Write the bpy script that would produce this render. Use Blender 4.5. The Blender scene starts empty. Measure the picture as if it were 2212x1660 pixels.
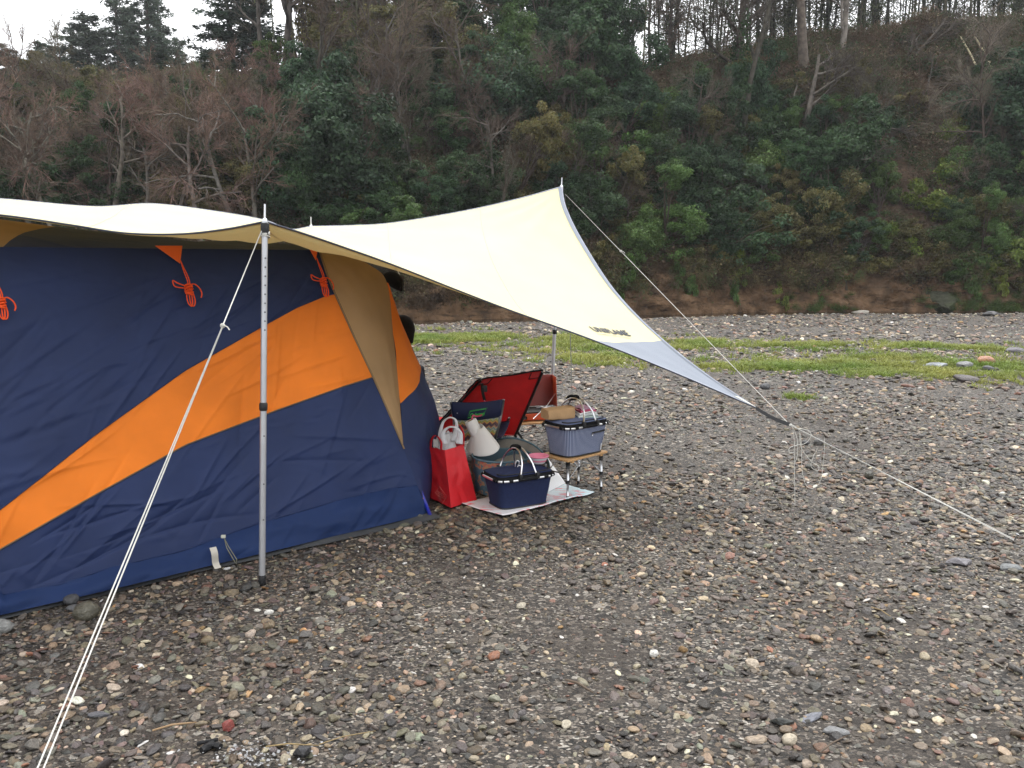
import bpy, bmesh, math, random
import numpy as np
from mathutils import Vector, Matrix, noise
from mathutils.bvhtree import BVHTree

random.seed(7)
rng = np.random.default_rng(7)
R = math.radians
scene = bpy.context.scene
col = scene.collection

# ------------------------------------------------------------------ camera
EYE = 1.55
PITCH = R(8.36)
FPX = 1793.0                      # focal length in survey pixels (frame 2212 x 1660)
cam_d = bpy.data.cameras.new('camera')
cam_d.sensor_width = 36.0
cam_d.lens = 36.0 * FPX / 2212.0
cam_d.clip_start = 0.05
cam_d.clip_end = 1500
cam = bpy.data.objects.new('camera', cam_d)
cam.location = (0, 0, EYE)
cam.rotation_euler = (R(90) - PITCH, 0, 0)
col.objects.link(cam)
scene.camera = cam

# ------------------------------------------------------------------ overcast daylight
SUN_EL, SUN_AZ = R(58), R(20)     # azimuth from +Y toward +X
world = bpy.data.worlds.new('World')
scene.world = world
world.use_nodes = True
wn, wl = world.node_tree.nodes, world.node_tree.links
wn.clear()
wo = wn.new('ShaderNodeOutputWorld')
wb = wn.new('ShaderNodeBackground')
sky = wn.new('ShaderNodeTexSky')
sky.sky_type = 'NISHITA'
sky.sun_disc = False
sky.sun_elevation = SUN_EL
sky.sun_rotation = SUN_AZ
sky.air_density = 1.0
sky.dust_density = 6.0
sky.ozone_density = 1.0
hs = wn.new('ShaderNodeHueSaturation')   # cloud cover takes the blue out of the sky
hs.inputs['Saturation'].default_value = 0.10
ov = wn.new('ShaderNodeMix')             # and evens it out
ov.data_type = 'RGBA'
ov.inputs[0].default_value = 0.6
ov.inputs[7].default_value = (10.2, 10.4, 10.7, 1)
wl.new(sky.outputs[0], hs.inputs['Color'])
wl.new(hs.outputs[0], ov.inputs[6])
wl.new(ov.outputs[2], wb.inputs['Color'])
wb.inputs['Strength'].default_value = 0.12
wl.new(wb.outputs[0], wo.inputs[0])

sun_d = bpy.data.lights.new('sun', 'SUN')
sun_d.energy = 0.7
sun_d.angle = R(35)
sun_d.color = (1.0, 0.975, 0.94)
sun = bpy.data.objects.new('sun', sun_d)
sdir = Vector((math.sin(SUN_AZ) * math.cos(SUN_EL), math.cos(SUN_AZ) * math.cos(SUN_EL), math.sin(SUN_EL)))
sun.rotation_euler = sdir.to_track_quat('Z', 'Y').to_euler()
sun.location = (0, 0, 30)
col.objects.link(sun)

scene.view_settings.view_transform = 'Standard'
scene.view_settings.look = 'None'
scene.view_settings.exposure = 1.17
scene.view_settings.gamma = 1.0
scene.view_settings.use_curve_mapping = False
scene.cycles.use_denoising = True
scene.cycles.max_bounces = 5
scene.cycles.diffuse_bounces = 3
scene.cycles.adaptive_threshold = 0.02
scene.cycles.glossy_bounces = 3
scene.cycles.transmission_bounces = 5
scene.cycles.caustics_reflective = False
scene.cycles.caustics_refractive = False

# ------------------------------------------------------------------ survey helpers
_f = Vector((0, math.cos(PITCH), -math.sin(PITCH)))
_u = Vector((0, math.sin(PITCH), math.cos(PITCH)))
def ray(px, py):
    return _f + Vector((1, 0, 0)) * ((px - 1106) / FPX) + _u * ((830 - py) / FPX)
def at(px, py, d):
    v = ray(px, py)
    return Vector((0, 0, EYE)) + v * (d / v.y)
def G(px, py, z=0.0):
    v = ray(px, py)
    return Vector((0, 0, EYE)) + v * ((z - EYE) / v.z)
def lerp(a, b, t): return a + (b - a) * t
def sm(x, a, b):
    t = min(1, max(0, (x - a) / (b - a))); return t * t * (3 - 2 * t)
def fbm(x, y, z=0.0, o=4, s=1.0):
    v, a, f = 0.0, 1.0, s
    for _ in range(o):
        v += a * noise.noise((x * f, y * f, z * f + 7.3)); a *= .5; f *= 2.03
    return v
def spline(pts, n):
    """Catmull-Rom through points (any dimension), n samples by point index"""
    P = np.array(pts, float); m = len(P)
    out = []
    for k in range(n):
        t = k / (n - 1) * (m - 1); i = min(int(t), m - 2); f = t - i
        p1, p2 = P[i], P[i + 1]
        p0 = P[i - 1] if i > 0 else 2 * p1 - p2
        p3 = P[i + 2] if i + 2 < m else 2 * p2 - p1
        out.append(.5 * ((2 * p1) + (-p0 + p2) * f + (2 * p0 - 5 * p1 + 4 * p2 - p3) * f * f + (-p0 + 3 * p1 - 3 * p2 + p3) * f ** 3))
    return np.array(out)

# ------------------------------------------------------------------ materials
def newmat(name):
    m = bpy.data.materials.new(name); m.use_nodes = True
    nt = m.node_tree
    return m, nt.nodes, nt.links, nt.nodes['Principled BSDF']
def c4(c): return (c[0], c[1], c[2], 1.0)
def M(name, color, rough=.7, spec=.3, metal=0.0, var=0.0, vscale=8.0, bump=0.0, bscale=40.0, bdist=.01, transl=0.0, sheen=0.0, stretch=None, dirt=None):
    m, n, l, p = newmat(name)
    p.inputs['Roughness'].default_value = rough
    p.inputs['Specular IOR Level'].default_value = spec
    p.inputs['Metallic'].default_value = metal
    p.inputs['Base Color'].default_value = c4(color)
    if sheen: p.inputs['Sheen Weight'].default_value = sheen
    tc = n.new('ShaderNodeTexCoord'); vec = tc.outputs['Object']
    if stretch:
        mp = n.new('ShaderNodeMapping'); mp.inputs['Scale'].default_value = stretch
        l.new(vec, mp.inputs[0]); vec = mp.outputs[0]
    csock = None
    if var:
        t = n.new('ShaderNodeTexNoise'); t.inputs['Scale'].default_value = vscale; t.inputs['Detail'].default_value = 5
        l.new(vec, t.inputs['Vector'])
        r = n.new('ShaderNodeMapRange')
        r.inputs[1].default_value = .25; r.inputs[2].default_value = .75
        r.inputs[3].default_value = 1 - var; r.inputs[4].default_value = 1 + var
        l.new(t.outputs[0], r.inputs[0])
        mx = n.new('ShaderNodeMix'); mx.data_type = 'RGBA'; mx.blend_type = 'MULTIPLY'
        mx.inputs[0].default_value = 1; mx.inputs[6].default_value = c4(color)
        l.new(r.outputs[0], mx.inputs[7]); csock = mx.outputs[2]
        if dirt:
            t2 = n.new('ShaderNodeTexNoise'); t2.inputs['Scale'].default_value = vscale * .6; t2.inputs['Detail'].default_value = 7
            l.new(vec, t2.inputs['Vector'])
            r2 = n.new('ShaderNodeMapRange'); r2.inputs[1].default_value = .52; r2.inputs[2].default_value = .75
            r2.inputs[4].default_value = dirt[3]
            l.new(t2.outputs[0], r2.inputs[0])
            m2 = n.new('ShaderNodeMix'); m2.data_type = 'RGBA'; m2.inputs[7].default_value = c4(dirt)
            l.new(r2.outputs[0], m2.inputs[0]); l.new(csock, m2.inputs[6]); csock = m2.outputs[2]
        l.new(csock, p.inputs['Base Color'])
    if bump:
        t = n.new('ShaderNodeTexNoise'); t.inputs['Scale'].default_value = bscale; t.inputs['Detail'].default_value = 6
        l.new(vec, t.inputs['Vector'])
        b = n.new('ShaderNodeBump'); b.inputs['Strength'].default_value = bump; b.inputs['Distance'].default_value = bdist
        l.new(t.outputs[0], b.inputs['Height']); l.new(b.outputs[0], p.inputs['Normal'])
    if transl:
        tr = n.new('ShaderNodeBsdfTranslucent'); tr.inputs[0].default_value = c4(color)
        if csock: l.new(csock, tr.inputs[0])
        mxs = n.new('ShaderNodeMixShader'); mxs.inputs[0].default_value = transl
        out = [x for x in n if x.type == 'OUTPUT_MATERIAL'][0]
        l.new(p.outputs[0], mxs.inputs[1]); l.new(tr.outputs[0], mxs.inputs[2]); l.new(mxs.outputs[0], out.inputs[0])
    return m

# ------------------------------------------------------------------ mesh helpers
class MB:
    def __init__(s): s.v = []; s.f = []
    def add(s, verts, faces):
        o = len(s.v); s.v += [tuple(map(float, p)) for p in verts]
        s.f += [tuple(i + o for i in f) for f in faces]; return o
    def grid(s, P, closed_u=False, closed_v=False):
        nu, nv = len(P), len(P[0]); F = []
        for i in range(nu if closed_u else nu - 1):
            for j in range(nv if closed_v else nv - 1):
                a, b = i, (i + 1) % nu; c, d = j, (j + 1) % nv
                F.append((a * nv + c, b * nv + c, b * nv + d, a * nv + d))
        s.add([p for row in P for p in row], F); return s
    def box(s, c, size, rot=None, bev=0.0):
        bm = bmesh.new(); bmesh.ops.create_cube(bm, size=1.0)
        bmesh.ops.scale(bm, vec=size, verts=bm.verts)
        if bev: bmesh.ops.bevel(bm, geom=list(bm.edges), offset=bev, segments=2, affect='EDGES', profile=.6)
        m = Matrix.Translation(c) @ (rot.to_4x4() if rot else Matrix())
        bmesh.ops.transform(bm, matrix=m, verts=bm.verts)
        bm.verts.index_update()
        s.add([v.co for v in bm.verts], [[v.index for v in f.verts] for f in bm.faces]); bm.free(); return s
    def tube(s, path, r, n=8, caps=True, closed=False):
        P = [Vector(p) for p in path]; m = len(P)
        rr = r if hasattr(r, '__len__') else [r] * m
        rings = []; prev = None
        for i in range(m):
            if closed: t = P[(i + 1) % m] - P[i - 1]
            else: t = P[min(i + 1, m - 1)] - P[max(i - 1, 0)]
            if t.length < 1e-9: t = Vector((0, 0, 1))
            t.normalize()
            if prev is None:
                a = t.orthogonal().normalized()
            else:
                a = prev - t * prev.dot(t)
                a = a.normalized() if a.length > 1e-6 else t.orthogonal().normalized()
            prev = a; b = t.cross(a)
            rings.append([P[i] + (a * math.cos(2 * math.pi * k / n) + b * math.sin(2 * math.pi * k / n)) * rr[i] for k in range(n)])
        o = len(s.v)
        s.grid(rings, closed_u=closed, closed_v=True)
        if caps and not closed:
            s.f.append(tuple(o + k for k in range(n))[::-1]); s.f.append(tuple(o + (m - 1) * n + k for k in range(n)))
        return s
    def cyl(s, a, b, r, n=12): return s.tube([a, b], r, n)
    def lathe(s, c, prof, n=24, mat=None):
        rings = [[Vector((r * math.cos(2 * math.pi * k / n), r * math.sin(2 * math.pi * k / n), z)) for k in range(n)] for r, z in prof]
        m = (mat or Matrix())
        rings = [[Vector(c) + m.to_3x3() @ p for p in ring] for ring in rings]
        return s.grid(rings, closed_v=True)
    def build(s, name, mat, parent=None, smooth=True, off=None, autosmooth=None):
        base = off if off is not None else (parent_world(parent) if parent else Vector((0, 0, 0)))
        me = bpy.data.meshes.new(name)
        me.from_pydata([(p[0] - base[0], p[1] - base[1], p[2] - base[2]) for p in s.v], [], s.f)
        if mat: me.materials.append(mat)
        if smooth:
            me.polygons.foreach_set('use_smooth', [True] * len(me.polygons))
            if autosmooth is not None: me.set_sharp_from_angle(angle=R(autosmooth))
        me.update()
        o = bpy.data.objects.new(name, me); col.objects.link(o)
        if parent: o.parent = parent
        return o
def parent_world(p):
    v = Vector((0, 0, 0))
    while p: v = v + p.location; p = p.parent
    return v
def tag(o, label=None, cat=None, group=None, kind=None):
    if label: o['label'] = label
    if cat: o['category'] = cat
    if group: o['group'] = group
    if kind: o['kind'] = kind
    return o
def thing(name, label, cat, loc=(0, 0, 0), group=None):
    o = bpy.data.objects.new(name, None); o.location = loc
    o.empty_display_size = .1
    col.objects.link(o); return tag(o, label, cat, group)
def copy_tree(o, parent=None):
    c = o.copy(); col.objects.link(c); c.parent = parent
    for ch in list(o.children): copy_tree(ch, c)
    return c
def text_mesh(s, size=1.0, shear=0.0, bold=0.0, space=1.0):
    """flat lettering as vertex / face lists, x to the right, y up, baseline 0"""
    cu = bpy.data.curves.new('txt', 'FONT'); cu.body = s; cu.size = size; cu.shear = shear
    cu.offset = bold; cu.space_character = space; cu.resolution_u = 3
    ob = bpy.data.objects.new('txt', cu); col.objects.link(ob)
    dg = bpy.context.evaluated_depsgraph_get()
    me = bpy.data.meshes.new_from_object(ob.evaluated_get(dg))
    V = [v.co.copy() for v in me.vertices]; F = [tuple(p.vertices) for p in me.polygons]
    bpy.data.objects.remove(ob); bpy.data.curves.remove(cu); bpy.data.meshes.remove(me)
    return V, F
def scatter(name, pts, rot, scl, idx, cols, protos):
    """one object: many small copies of the protos on points (for what nobody could count)"""
    me = bpy.data.meshes.new(name)
    me.from_pydata([tuple(p) for p in pts], [], [])
    def att(nm, ty, key, arr):
        a = me.attributes.new(nm, ty, 'POINT'); a.data.foreach_set(key, np.asarray(arr).ravel())
    att('rot', 'FLOAT_VECTOR', 'vector', np.asarray(rot, np.float32))
    att('scl', 'FLOAT_VECTOR', 'vector', np.asarray(scl, np.float32))
    att('idx', 'INT', 'value', np.asarray(idx, np.int32))
    att('tone', 'FLOAT_VECTOR', 'vector', np.asarray(cols, np.float32))
    o = bpy.data.objects.new(name, me); col.objects.link(o)
    pc = bpy.data.collections.new(name + '_shapes')
    for p in protos: pc.objects.link(p)
    g = bpy.data.node_groups.new(name, 'GeometryNodeTree')
    g.interface.new_socket('Geometry', in_out='INPUT', socket_type='NodeSocketGeometry')
    g.interface.new_socket('Geometry', in_out='OUTPUT', socket_type='NodeSocketGeometry')
    N, L = g.nodes, g.links
    gi, go = N.new('NodeGroupInput'), N.new('NodeGroupOutput')
    ip = N.new('GeometryNodeInstanceOnPoints'); ci = N.new('GeometryNodeCollectionInfo')
    ci.inputs['Collection'].default_value = pc
    ci.inputs['Separate Children'].default_value = True
    ci.inputs['Reset Children'].default_value = True
    ip.inputs['Pick Instance'].default_value = True
    def na(nm, ty):
        x = N.new('GeometryNodeInputNamedAttribute'); x.data_type = ty; x.inputs['Name'].default_value = nm
        return [q for q in x.outputs if q.enabled and q.name == 'Attribute'][0]
    er = N.new('FunctionNodeEulerToRotation')
    L.new(na('rot', 'FLOAT_VECTOR'), er.inputs[0])
    L.new(gi.outputs[0], ip.inputs['Points']); L.new(ci.outputs[0], ip.inputs['Instance'])
    L.new(na('idx', 'INT'), ip.inputs['Instance Index'])
    L.new(er.outputs[0], ip.inputs['Rotation']); L.new(na('scl', 'FLOAT_VECTOR'), ip.inputs['Scale'])
    L.new(ip.outputs[0], go.inputs[0])
    md = o.modifiers.new('scatter', 'NODES'); md.node_group = g
    return o
def proto(name, me):
    return bpy.data.objects.new(name, me)
# ================================================================== the land
YB = ([-80, -30, -12, -3, 3, 8, 12, 17, 25, 40, 90], [22, 22.5, 23, 23.6, 25.5, 27.6, 28, 27.6, 28, 30, 34])
def yb(x): return float(np.interp(x, *YB))
def bank_h(x): return float(np.interp(x, [-40, -4, 0, 6, 12, 20, 40], [.5, .5, .9, 1.15, 1.25, .95, .9]))
def slope_k(x): return float(np.interp(x, [-40, -10, 0, 6, 12, 30], [.58, .6, .72, .84, .92, .95]))
def crest_s(x): return float(np.interp(x, [-40, -10, 0, 6, 12, 20, 30], [15, 15, 13.5, 10.2, 11.0, 12.6, 13.0]))
def hill_z(x, y):
    s = y - yb(x)
    if s < 0: return -.3
    b = bank_h(x); k = slope_k(x); c = crest_s(x)
    z = b * sm(s, -.05, .55)
    if s > .5:
        t = min(s, c) - .5
        z += k * t
    if s > c: z += .12 * (s - c) * math.exp(-(s - c) / 60)
    z += sm(s, .3, 3) * .55 * fbm(x * .35, y * .35, 1.0, 3) + sm(s, 0, .6) * .12 * fbm(x * 1.6, y * 1.6, 2.0, 3)
    return z
def gz(x, y):
    """height of the gravel bar"""
    z = 0.0
    if y > 7.5: z += .05 * sm(y, 7.5, 12) * fbm(x * .22, y * .22, 4.0, 3)
    s = yb(x) - y
    if s < 3.2: z -= .17 * sm(3.2 - s, 0, 1.6)
    return z
def Hill(px, py):
    v = ray(px, py); o = Vector((0, 0, EYE)); d = 20.0
    while d < 75:
        p = o + v * (d / v.y)
        if p.y > yb(p.x) and hill_z(p.x, p.y) > p.z: return p
        d += .12
    return None

# --- gravel bar
def ground_material():
    m, n, l, p = newmat('gravel_bed')
    tc = n.new('ShaderNodeTexCoord'); vec = tc.outputs['Object']
    def N(t, **k):
        x = n.new(t)
        for a, b in k.items(): setattr(x, a, b)
        return x
    def vor(scale, seed):
        mp = N('ShaderNodeMapping'); mp.inputs['Scale'].default_value = (1, 1.35, 1); mp.inputs['Location'].default_value = (seed, seed * 2, 0)
        l.new(vec, mp.inputs[0])
        v = N('ShaderNodeTexVoronoi'); v.voronoi_dimensions = '2D'; v.inputs['Scale'].default_value = scale
        l.new(mp.outputs[0], v.inputs['Vector'])
        rm = N('ShaderNodeValToRGB'); e = rm.color_ramp; e.interpolation = 'LINEAR'
        cs = [(0, (.010, .009, .008)), (.25, (.022, .019, .016)), (.5, (.045, .037, .030)), (.68, (.078, .064, .051)), (.82, (.13, .108, .087)), (.93, (.24, .21, .175)), (1, (.42, .39, .34))]
        while len(e.elements) < len(cs): e.elements.new(.5)
        for q, (po, c) in zip(e.elements, cs): q.position = po; q.color = c4(c)
        sp = N('ShaderNodeSeparateColor'); l.new(v.outputs['Color'], sp.inputs[0]); l.new(sp.outputs[0], rm.inputs[0])
        return v, rm, sp
    v1, r1, s1 = vor(95, 3.1); v2, r2, s2 = vor(38, 1.7); v3, r3, s3 = vor(17, 5.3)
    # the coarser stones lie in patches on the finer ones
    a = N('ShaderNodeMath', operation='GREATER_THAN'); l.new(s2.outputs[1], a.inputs[0]); a.inputs[1].default_value = .72
    m1 = N('ShaderNodeMix', data_type='RGBA'); l.new(a.outputs[0], m1.inputs[0]); l.new(r1.outputs[0], m1.inputs[6]); l.new(r2.outputs[0], m1.inputs[7])
    b = N('ShaderNodeMath', operation='GREATER_THAN'); l.new(s3.outputs[1], b.inputs[0]); b.inputs[1].default_value = .985
    m2 = N('ShaderNodeMix', data_type='RGBA'); l.new(b.outputs[0], m2.inputs[0]); l.new(m1.outputs[2], m2.inputs[6]); l.new(r3.outputs[0], m2.inputs[7])
    # silt
    ns = N('ShaderNodeTexNoise'); ns.inputs['Scale'].default_value = .9; ns.inputs['Detail'].default_value = 8; l.new(vec, ns.inputs['Vector'])
    mr = N('ShaderNodeMapRange'); mr.inputs[1].default_value = .45; mr.inputs[2].default_value = .68; mr.inputs[4].default_value = .85; l.new(ns.outputs[0], mr.inputs[0])
    m3 = N('ShaderNodeMix', data_type='RGBA'); m3.inputs[7].default_value = (.036, .027, .020, 1)
    l.new(mr.outputs[0], m3.inputs[0]); l.new(m2.outputs[2], m3.inputs[6])
    fs = N('ShaderNodeTexNoise'); fs.inputs['Scale'].default_value = 160; fs.inputs['Detail'].default_value = 3; l.new(vec, fs.inputs['Vector'])
    fr = N('ShaderNodeMapRange'); fr.inputs[1].default_value = .3; fr.inputs[2].default_value = .7; fr.inputs[3].default_value = .62; fr.inputs[4].default_value = 1.3; l.new(fs.outputs[0], fr.inputs[0])
    m4 = N('ShaderNodeMix', data_type='RGBA', blend_type='MULTIPLY'); m4.inputs[0].default_value = 1; l.new(m3.outputs[2], m4.inputs[6]); l.new(fr.outputs[0], m4.inputs[7])
    l.new(m4.outputs[2], p.inputs['Base Color'])
    h = N('ShaderNodeMath', operation='MULTIPLY_ADD'); l.new(v2.outputs['Distance'], h.inputs[0]); h.inputs[1].default_value = -.5; l.new(fs.outputs[0], h.inputs[2])
    bp = N('ShaderNodeBump'); bp.inputs['Strength'].default_value = .8; bp.inputs['Distance'].default_value = .012
    l.new(h.outputs[0], bp.inputs['Height']); l.new(bp.outputs[0], p.inputs['Normal'])
    p.inputs['Roughness'].default_value = .62; p.inputs['Specular IOR Level'].default_value = .35
    return m
def land_grid(name, xs, ys, zf, mat):
    mb = MB(); mb.grid([[Vector((x, y, zf(x, y))) for y in ys] for x in xs])
    o = mb.build(name, mat); return tag(o, kind='structure')
xs = np.concatenate([[-140, -110], np.arange(-80, 81, 1.0), [110, 140]])
rows = np.concatenate([[-120, -60], np.arange(-30, 20, 1.0), np.arange(20, 27, .5)])
mb = MB()
P = []
for x in xs:
    line = []
    for y in rows: line.append(Vector((x, y * (yb(x) + .8) / 26.5 if y > 0 else y, 0)))
    for p in line: p.z = gz(p.x, p.y)
    P.append(line)
mb.grid(P)
riverbed = tag(mb.build('riverbed', ground_material()), 'dark wet river gravel bar running back to the bank', kind='structure')

# --- stream under the bank
def water_mat():
    m, n, l, p = newmat('stream_water')
    p.inputs['Base Color'].default_value = (.018, .017, .013, 1); p.inputs['Roughness'].default_value = .12
    p.inputs['Specular IOR Level'].default_value = .5
    t = n.new('ShaderNodeTexNoise'); t.inputs['Scale'].default_value = 9; t.inputs['Detail'].default_value = 3
    tc = n.new('ShaderNodeTexCoord'); l.new(tc.outputs['Object'], t.inputs['Vector'])
    b = n.new('ShaderNodeBump'); b.inputs['Strength'].default_value = .25; b.inputs['Distance'].default_value = .03
    l.new(t.outputs[0], b.inputs['Height']); l.new(b.outputs[0], p.inputs['Normal'])
    return m
mb = MB(); wx = np.arange(-80, 81, 1.0)
mb.grid([[Vector((x, yb(x) - 2.3, -.10)), Vector((x, yb(x) + .4, -.10))] for x in wx])
tag(mb.build('stream', water_mat()), 'narrow dark stream at the foot of the soil bank', kind='structure')

# --- wooded hillside
def hill_material():
    m, n, l, p = newmat('hill_soil')
    tc = n.new('ShaderNodeTexCoord'); vec = tc.outputs['Object']
    def noise_(s, d=6):
        t = n.new('ShaderNodeTexNoise'); t.inputs['Scale'].default_value = s; t.inputs['Detail'].default_value = d
        l.new(vec, t.inputs['Vector']); return t.outputs[0]
    def ramp(src, cs):
        r = n.new('ShaderNodeValToRGB'); e = r.color_ramp
        while len(e.elements) < len(cs): e.elements.new(.5)
        for q, (po, c) in zip(e.elements, cs): q.position = po; q.color = c4(c)
        l.new(src, r.inputs[0]); return r.outputs[0]
    soil = ramp(noise_(2.2, 9), [(.28, (.05, .033, .021)), (.45, (.105, .064, .037)), (.6, (.165, .101, .058)), (.75, (.21, .142, .088))])
    litter = ramp(noise_(5.5, 10), [(.3, (.026, .018, .013)), (.48, (.062, .042, .028)), (.62, (.10, .068, .045)), (.76, (.15, .105, .07))])
    mpz = n.new('ShaderNodeMapping'); mpz.inputs['Scale'].default_value = (1, 1, 5); l.new(vec, mpz.inputs[0])
    ck = n.new('ShaderNodeTexNoise'); ck.inputs['Scale'].default_value = 1.6; ck.inputs['Detail'].default_value = 9; ck.inputs['Roughness'].default_value = .7; l.new(mpz.outputs[0], ck.inputs['Vector'])
    ckr = n.new('ShaderNodeMapRange'); ckr.inputs[1].default_value = .36; ckr.inputs[2].default_value = .47; ckr.inputs[3].default_value = .32; l.new(ck.outputs[0], ckr.inputs[0])
    ckm = n.new('ShaderNodeMix'); ckm.data_type = 'RGBA'; ckm.blend_type = 'MULTIPLY'; ckm.inputs[0].default_value = 1; l.new(soil, ckm.inputs[6]); l.new(ckr.outputs[0], ckm.inputs[7]); soil = ckm.outputs[2]
    at_ = n.new('ShaderNodeAttribute'); at_.attribute_name = 'soil'
    mx = n.new('ShaderNodeMix'); mx.data_type = 'RGBA'
    l.new(at_.outputs['Fac'], mx.inputs[0]); l.new(litter, mx.inputs[6]); l.new(soil, mx.inputs[7])
    l.new(mx.outputs[2], p.inputs['Base Color'])
    p.inputs['Roughness'].default_value = .9; p.inputs['Specular IOR Level'].default_value = .15
    b = n.new('ShaderNodeBump'); b.inputs['Strength'].default_value = 1; b.inputs['Distance'].default_value = .12
    l.new(noise_(7, 8), b.inputs['Height']); l.new(b.outputs[0], p.inputs['Normal'])
    return m
hx = np.concatenate([[-140, -110], np.arange(-70, -24, 1.0), np.arange(-24, -5, .3), np.arange(-5, 24, .12), np.arange(24, 34, .3), np.arange(34, 80, 1.0), [110, 140]])
hs_ = np.concatenate([[-.02, .0, .05, .1, .15, .2, .25, .3, .35, .4, .45, .5, .57, .65, .8, 1.0], np.arange(1.3, 6, .3), np.arange(6, 22, .6), [24, 28, 34, 45, 60, 90, 110]])
Pg = []; soil_v = []
for x in hx:
    line = []
    for s in hs_:
        y = yb(x) + s
        z = hill_z(x, y) if s >= 0 else -.4
        dy = 0
        if 0 <= s < 1.0:
            w = 1 - sm(s, .4, 1.0)
            dy = w * (.26 * fbm(x * .9, z * 2.0, 3.0, 4) + .13 * fbm(x * 2.6, z * 7, 9.0, 4) - .10 * abs(fbm(x * 1.1, z * 5.5, 5.0, 3)))
            if .32 < s < .8: dy -= .40 * max(0, fbm(x * .6, 3.3, 1, 3) + .25) * math.sin((s - .32) / .48 * math.pi)   # overhanging lip
        line.append(Vector((x, y + dy, z)))
        k = 1 - sm(s, .55 + .9 * fbm(x * .45, 8.1, 0, 3), 1.5 + 1.2 * fbm(x * .4, 2.2, 0, 3))
        if x < 5: k = max(k, .95 * (1 - sm(s, 1.2, 3.4)) * sm(x, -8, -2))
        patch = max(0, 1 - math.hypot((x - 13.5) / 2.4, (s - 5.0) / 3.5))
        soil_v.append(max(0, min(1, max(k, patch * .35))))
    Pg.append(line)
mb = MB(); mb.grid(Pg)
hillside = tag(mb.build('hillside', hill_material()), 'steep wooded hillside of brown soil and leaf litter', kind='structure')
a = hillside.data.attributes.new('soil', 'FLOAT', 'POINT'); a.data.foreach_set('value', soil_v)

# ================================================================== pebbles
FOOT = []          # footprints kept clear of loose gravel: lists of (x, y)
def inside(poly, x, y):
    c = False; j = len(poly) - 1
    for i in range(len(poly)):
        xi, yi = poly[i]; xj, yj = poly[j]
        if (yi > y) != (yj > y) and x < (xj - xi) * (y - yi) / (yj - yi) + xi: c = not c
        j = i
    return c
def pebble_mesh(name, seed, mat, sub=2, angular=0.0):
    bm = bmesh.new(); bmesh.ops.create_icosphere(bm, subdivisions=sub, radius=1.0)
    rr = random.Random(seed)
    ox, oy, oz = rr.uniform(0, 50), rr.uniform(0, 50), rr.uniform(0, 50)
    planes = [(Vector((rr.gauss(0, 1), rr.gauss(0, 1), rr.gauss(0, .7))).normalized(), rr.uniform(.5, .88)) for _ in range(9)]
    for v in bm.verts:
        p = v.co.normalized()
        k = 1 + .20 * noise.noise((p.x * 1.1 + ox, p.y * 1.1 + oy, p.z * 1.1 + oz)) + .08 * noise.noise((p.x * 3 + oy, p.y * 3 + oz, p.z * 3 + ox))
        q = p * k
        for nn, dd in planes:
            e = q.dot(nn) - dd
            if e > 0: q -= nn * e * (.45 + .5 * angular)
        v.co = q
    me = bpy.data.meshes.new(name); bm.to_mesh(me); bm.free()
    me.polygons.foreach_set('use_smooth', [True] * len(me.polygons))
    if angular > .6: me.set_sharp_from_angle(angle=R(26))
    me.materials.append(mat); return me
def stone_material(name, instanced):
    m, n, l, p = newmat(name)
    if instanced:
        a = n.new('ShaderNodeAttribute'); a.attribute_type = 'INSTANCER'; a.attribute_name = 'tone'; cs = a.outputs['Color']
    else:
        a = n.new('ShaderNodeObjectInfo'); cs = a.outputs['Color']
    tc = n.new('ShaderNodeTexCoord'); mp = n.new('ShaderNodeMapping')
    oi = n.new('ShaderNodeObjectInfo'); vm = n.new('ShaderNodeVectorMath'); vm.operation = 'SCALE'
    l.new(tc.outputs['Object'], mp.inputs[0])
    cb = n.new('ShaderNodeCombineXYZ'); mu = n.new('ShaderNodeMath'); mu.operation = 'MULTIPLY'; mu.inputs[1].default_value = 60
    l.new(oi.outputs['Random'], mu.inputs[0]); l.new(mu.outputs[0], cb.inputs[0]); l.new(mu.outputs[0], cb.inputs[1]); l.new(cb.outputs[0], mp.inputs['Location'])
    t = n.new('ShaderNodeTexNoise'); t.inputs['Scale'].default_value = 2.4; t.inputs['Detail'].default_value = 6; t.inputs['Roughness'].default_value = .65
    l.new(mp.outputs[0], t.inputs['Vector'])
    r = n.new('ShaderNodeMapRange'); r.inputs[1].default_value = .3; r.inputs[2].default_value = .72; r.inputs[3].default_value = .5; r.inputs[4].default_value = 1.35
    l.new(t.outputs[0], r.inputs[0])
    mx = n.new('ShaderNodeMix'); mx.data_type = 'RGBA'; mx.blend_type = 'MULTIPLY'; mx.inputs[0].default_value = 1
    l.new(cs, mx.inputs[6]); l.new(r.outputs[0], mx.inputs[7]); l.new(mx.outputs[2], p.inputs['Base Color'])
    b = n.new('ShaderNodeBump'); b.inputs['Strength'].default_value = .35; b.inputs['Distance'].default_value = .15
    l.new(t.outputs[0], b.inputs['Height']); l.new(b.outputs[0], p.inputs['Normal'])
    p.inputs['Roughness'].default_value = .40; p.inputs['Specular IOR Level'].default_value = .5
    return m
MS_INST = stone_material('pebble_stone', True)
MS_OBJ = stone_material('single_stone', False)
NPEB = 14
pebble_inst = [pebble_mesh('pebble_shape%02d' % i, 100 + i, MS_INST, 2, .95 if i % 2 == 0 else .4) for i in range(NPEB)]
pebble_obj = []
for i in range(NPEB):
    me = pebble_inst[i].copy(); me.materials.clear(); me.materials.append(MS_OBJ); pebble_obj.append(me)
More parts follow.
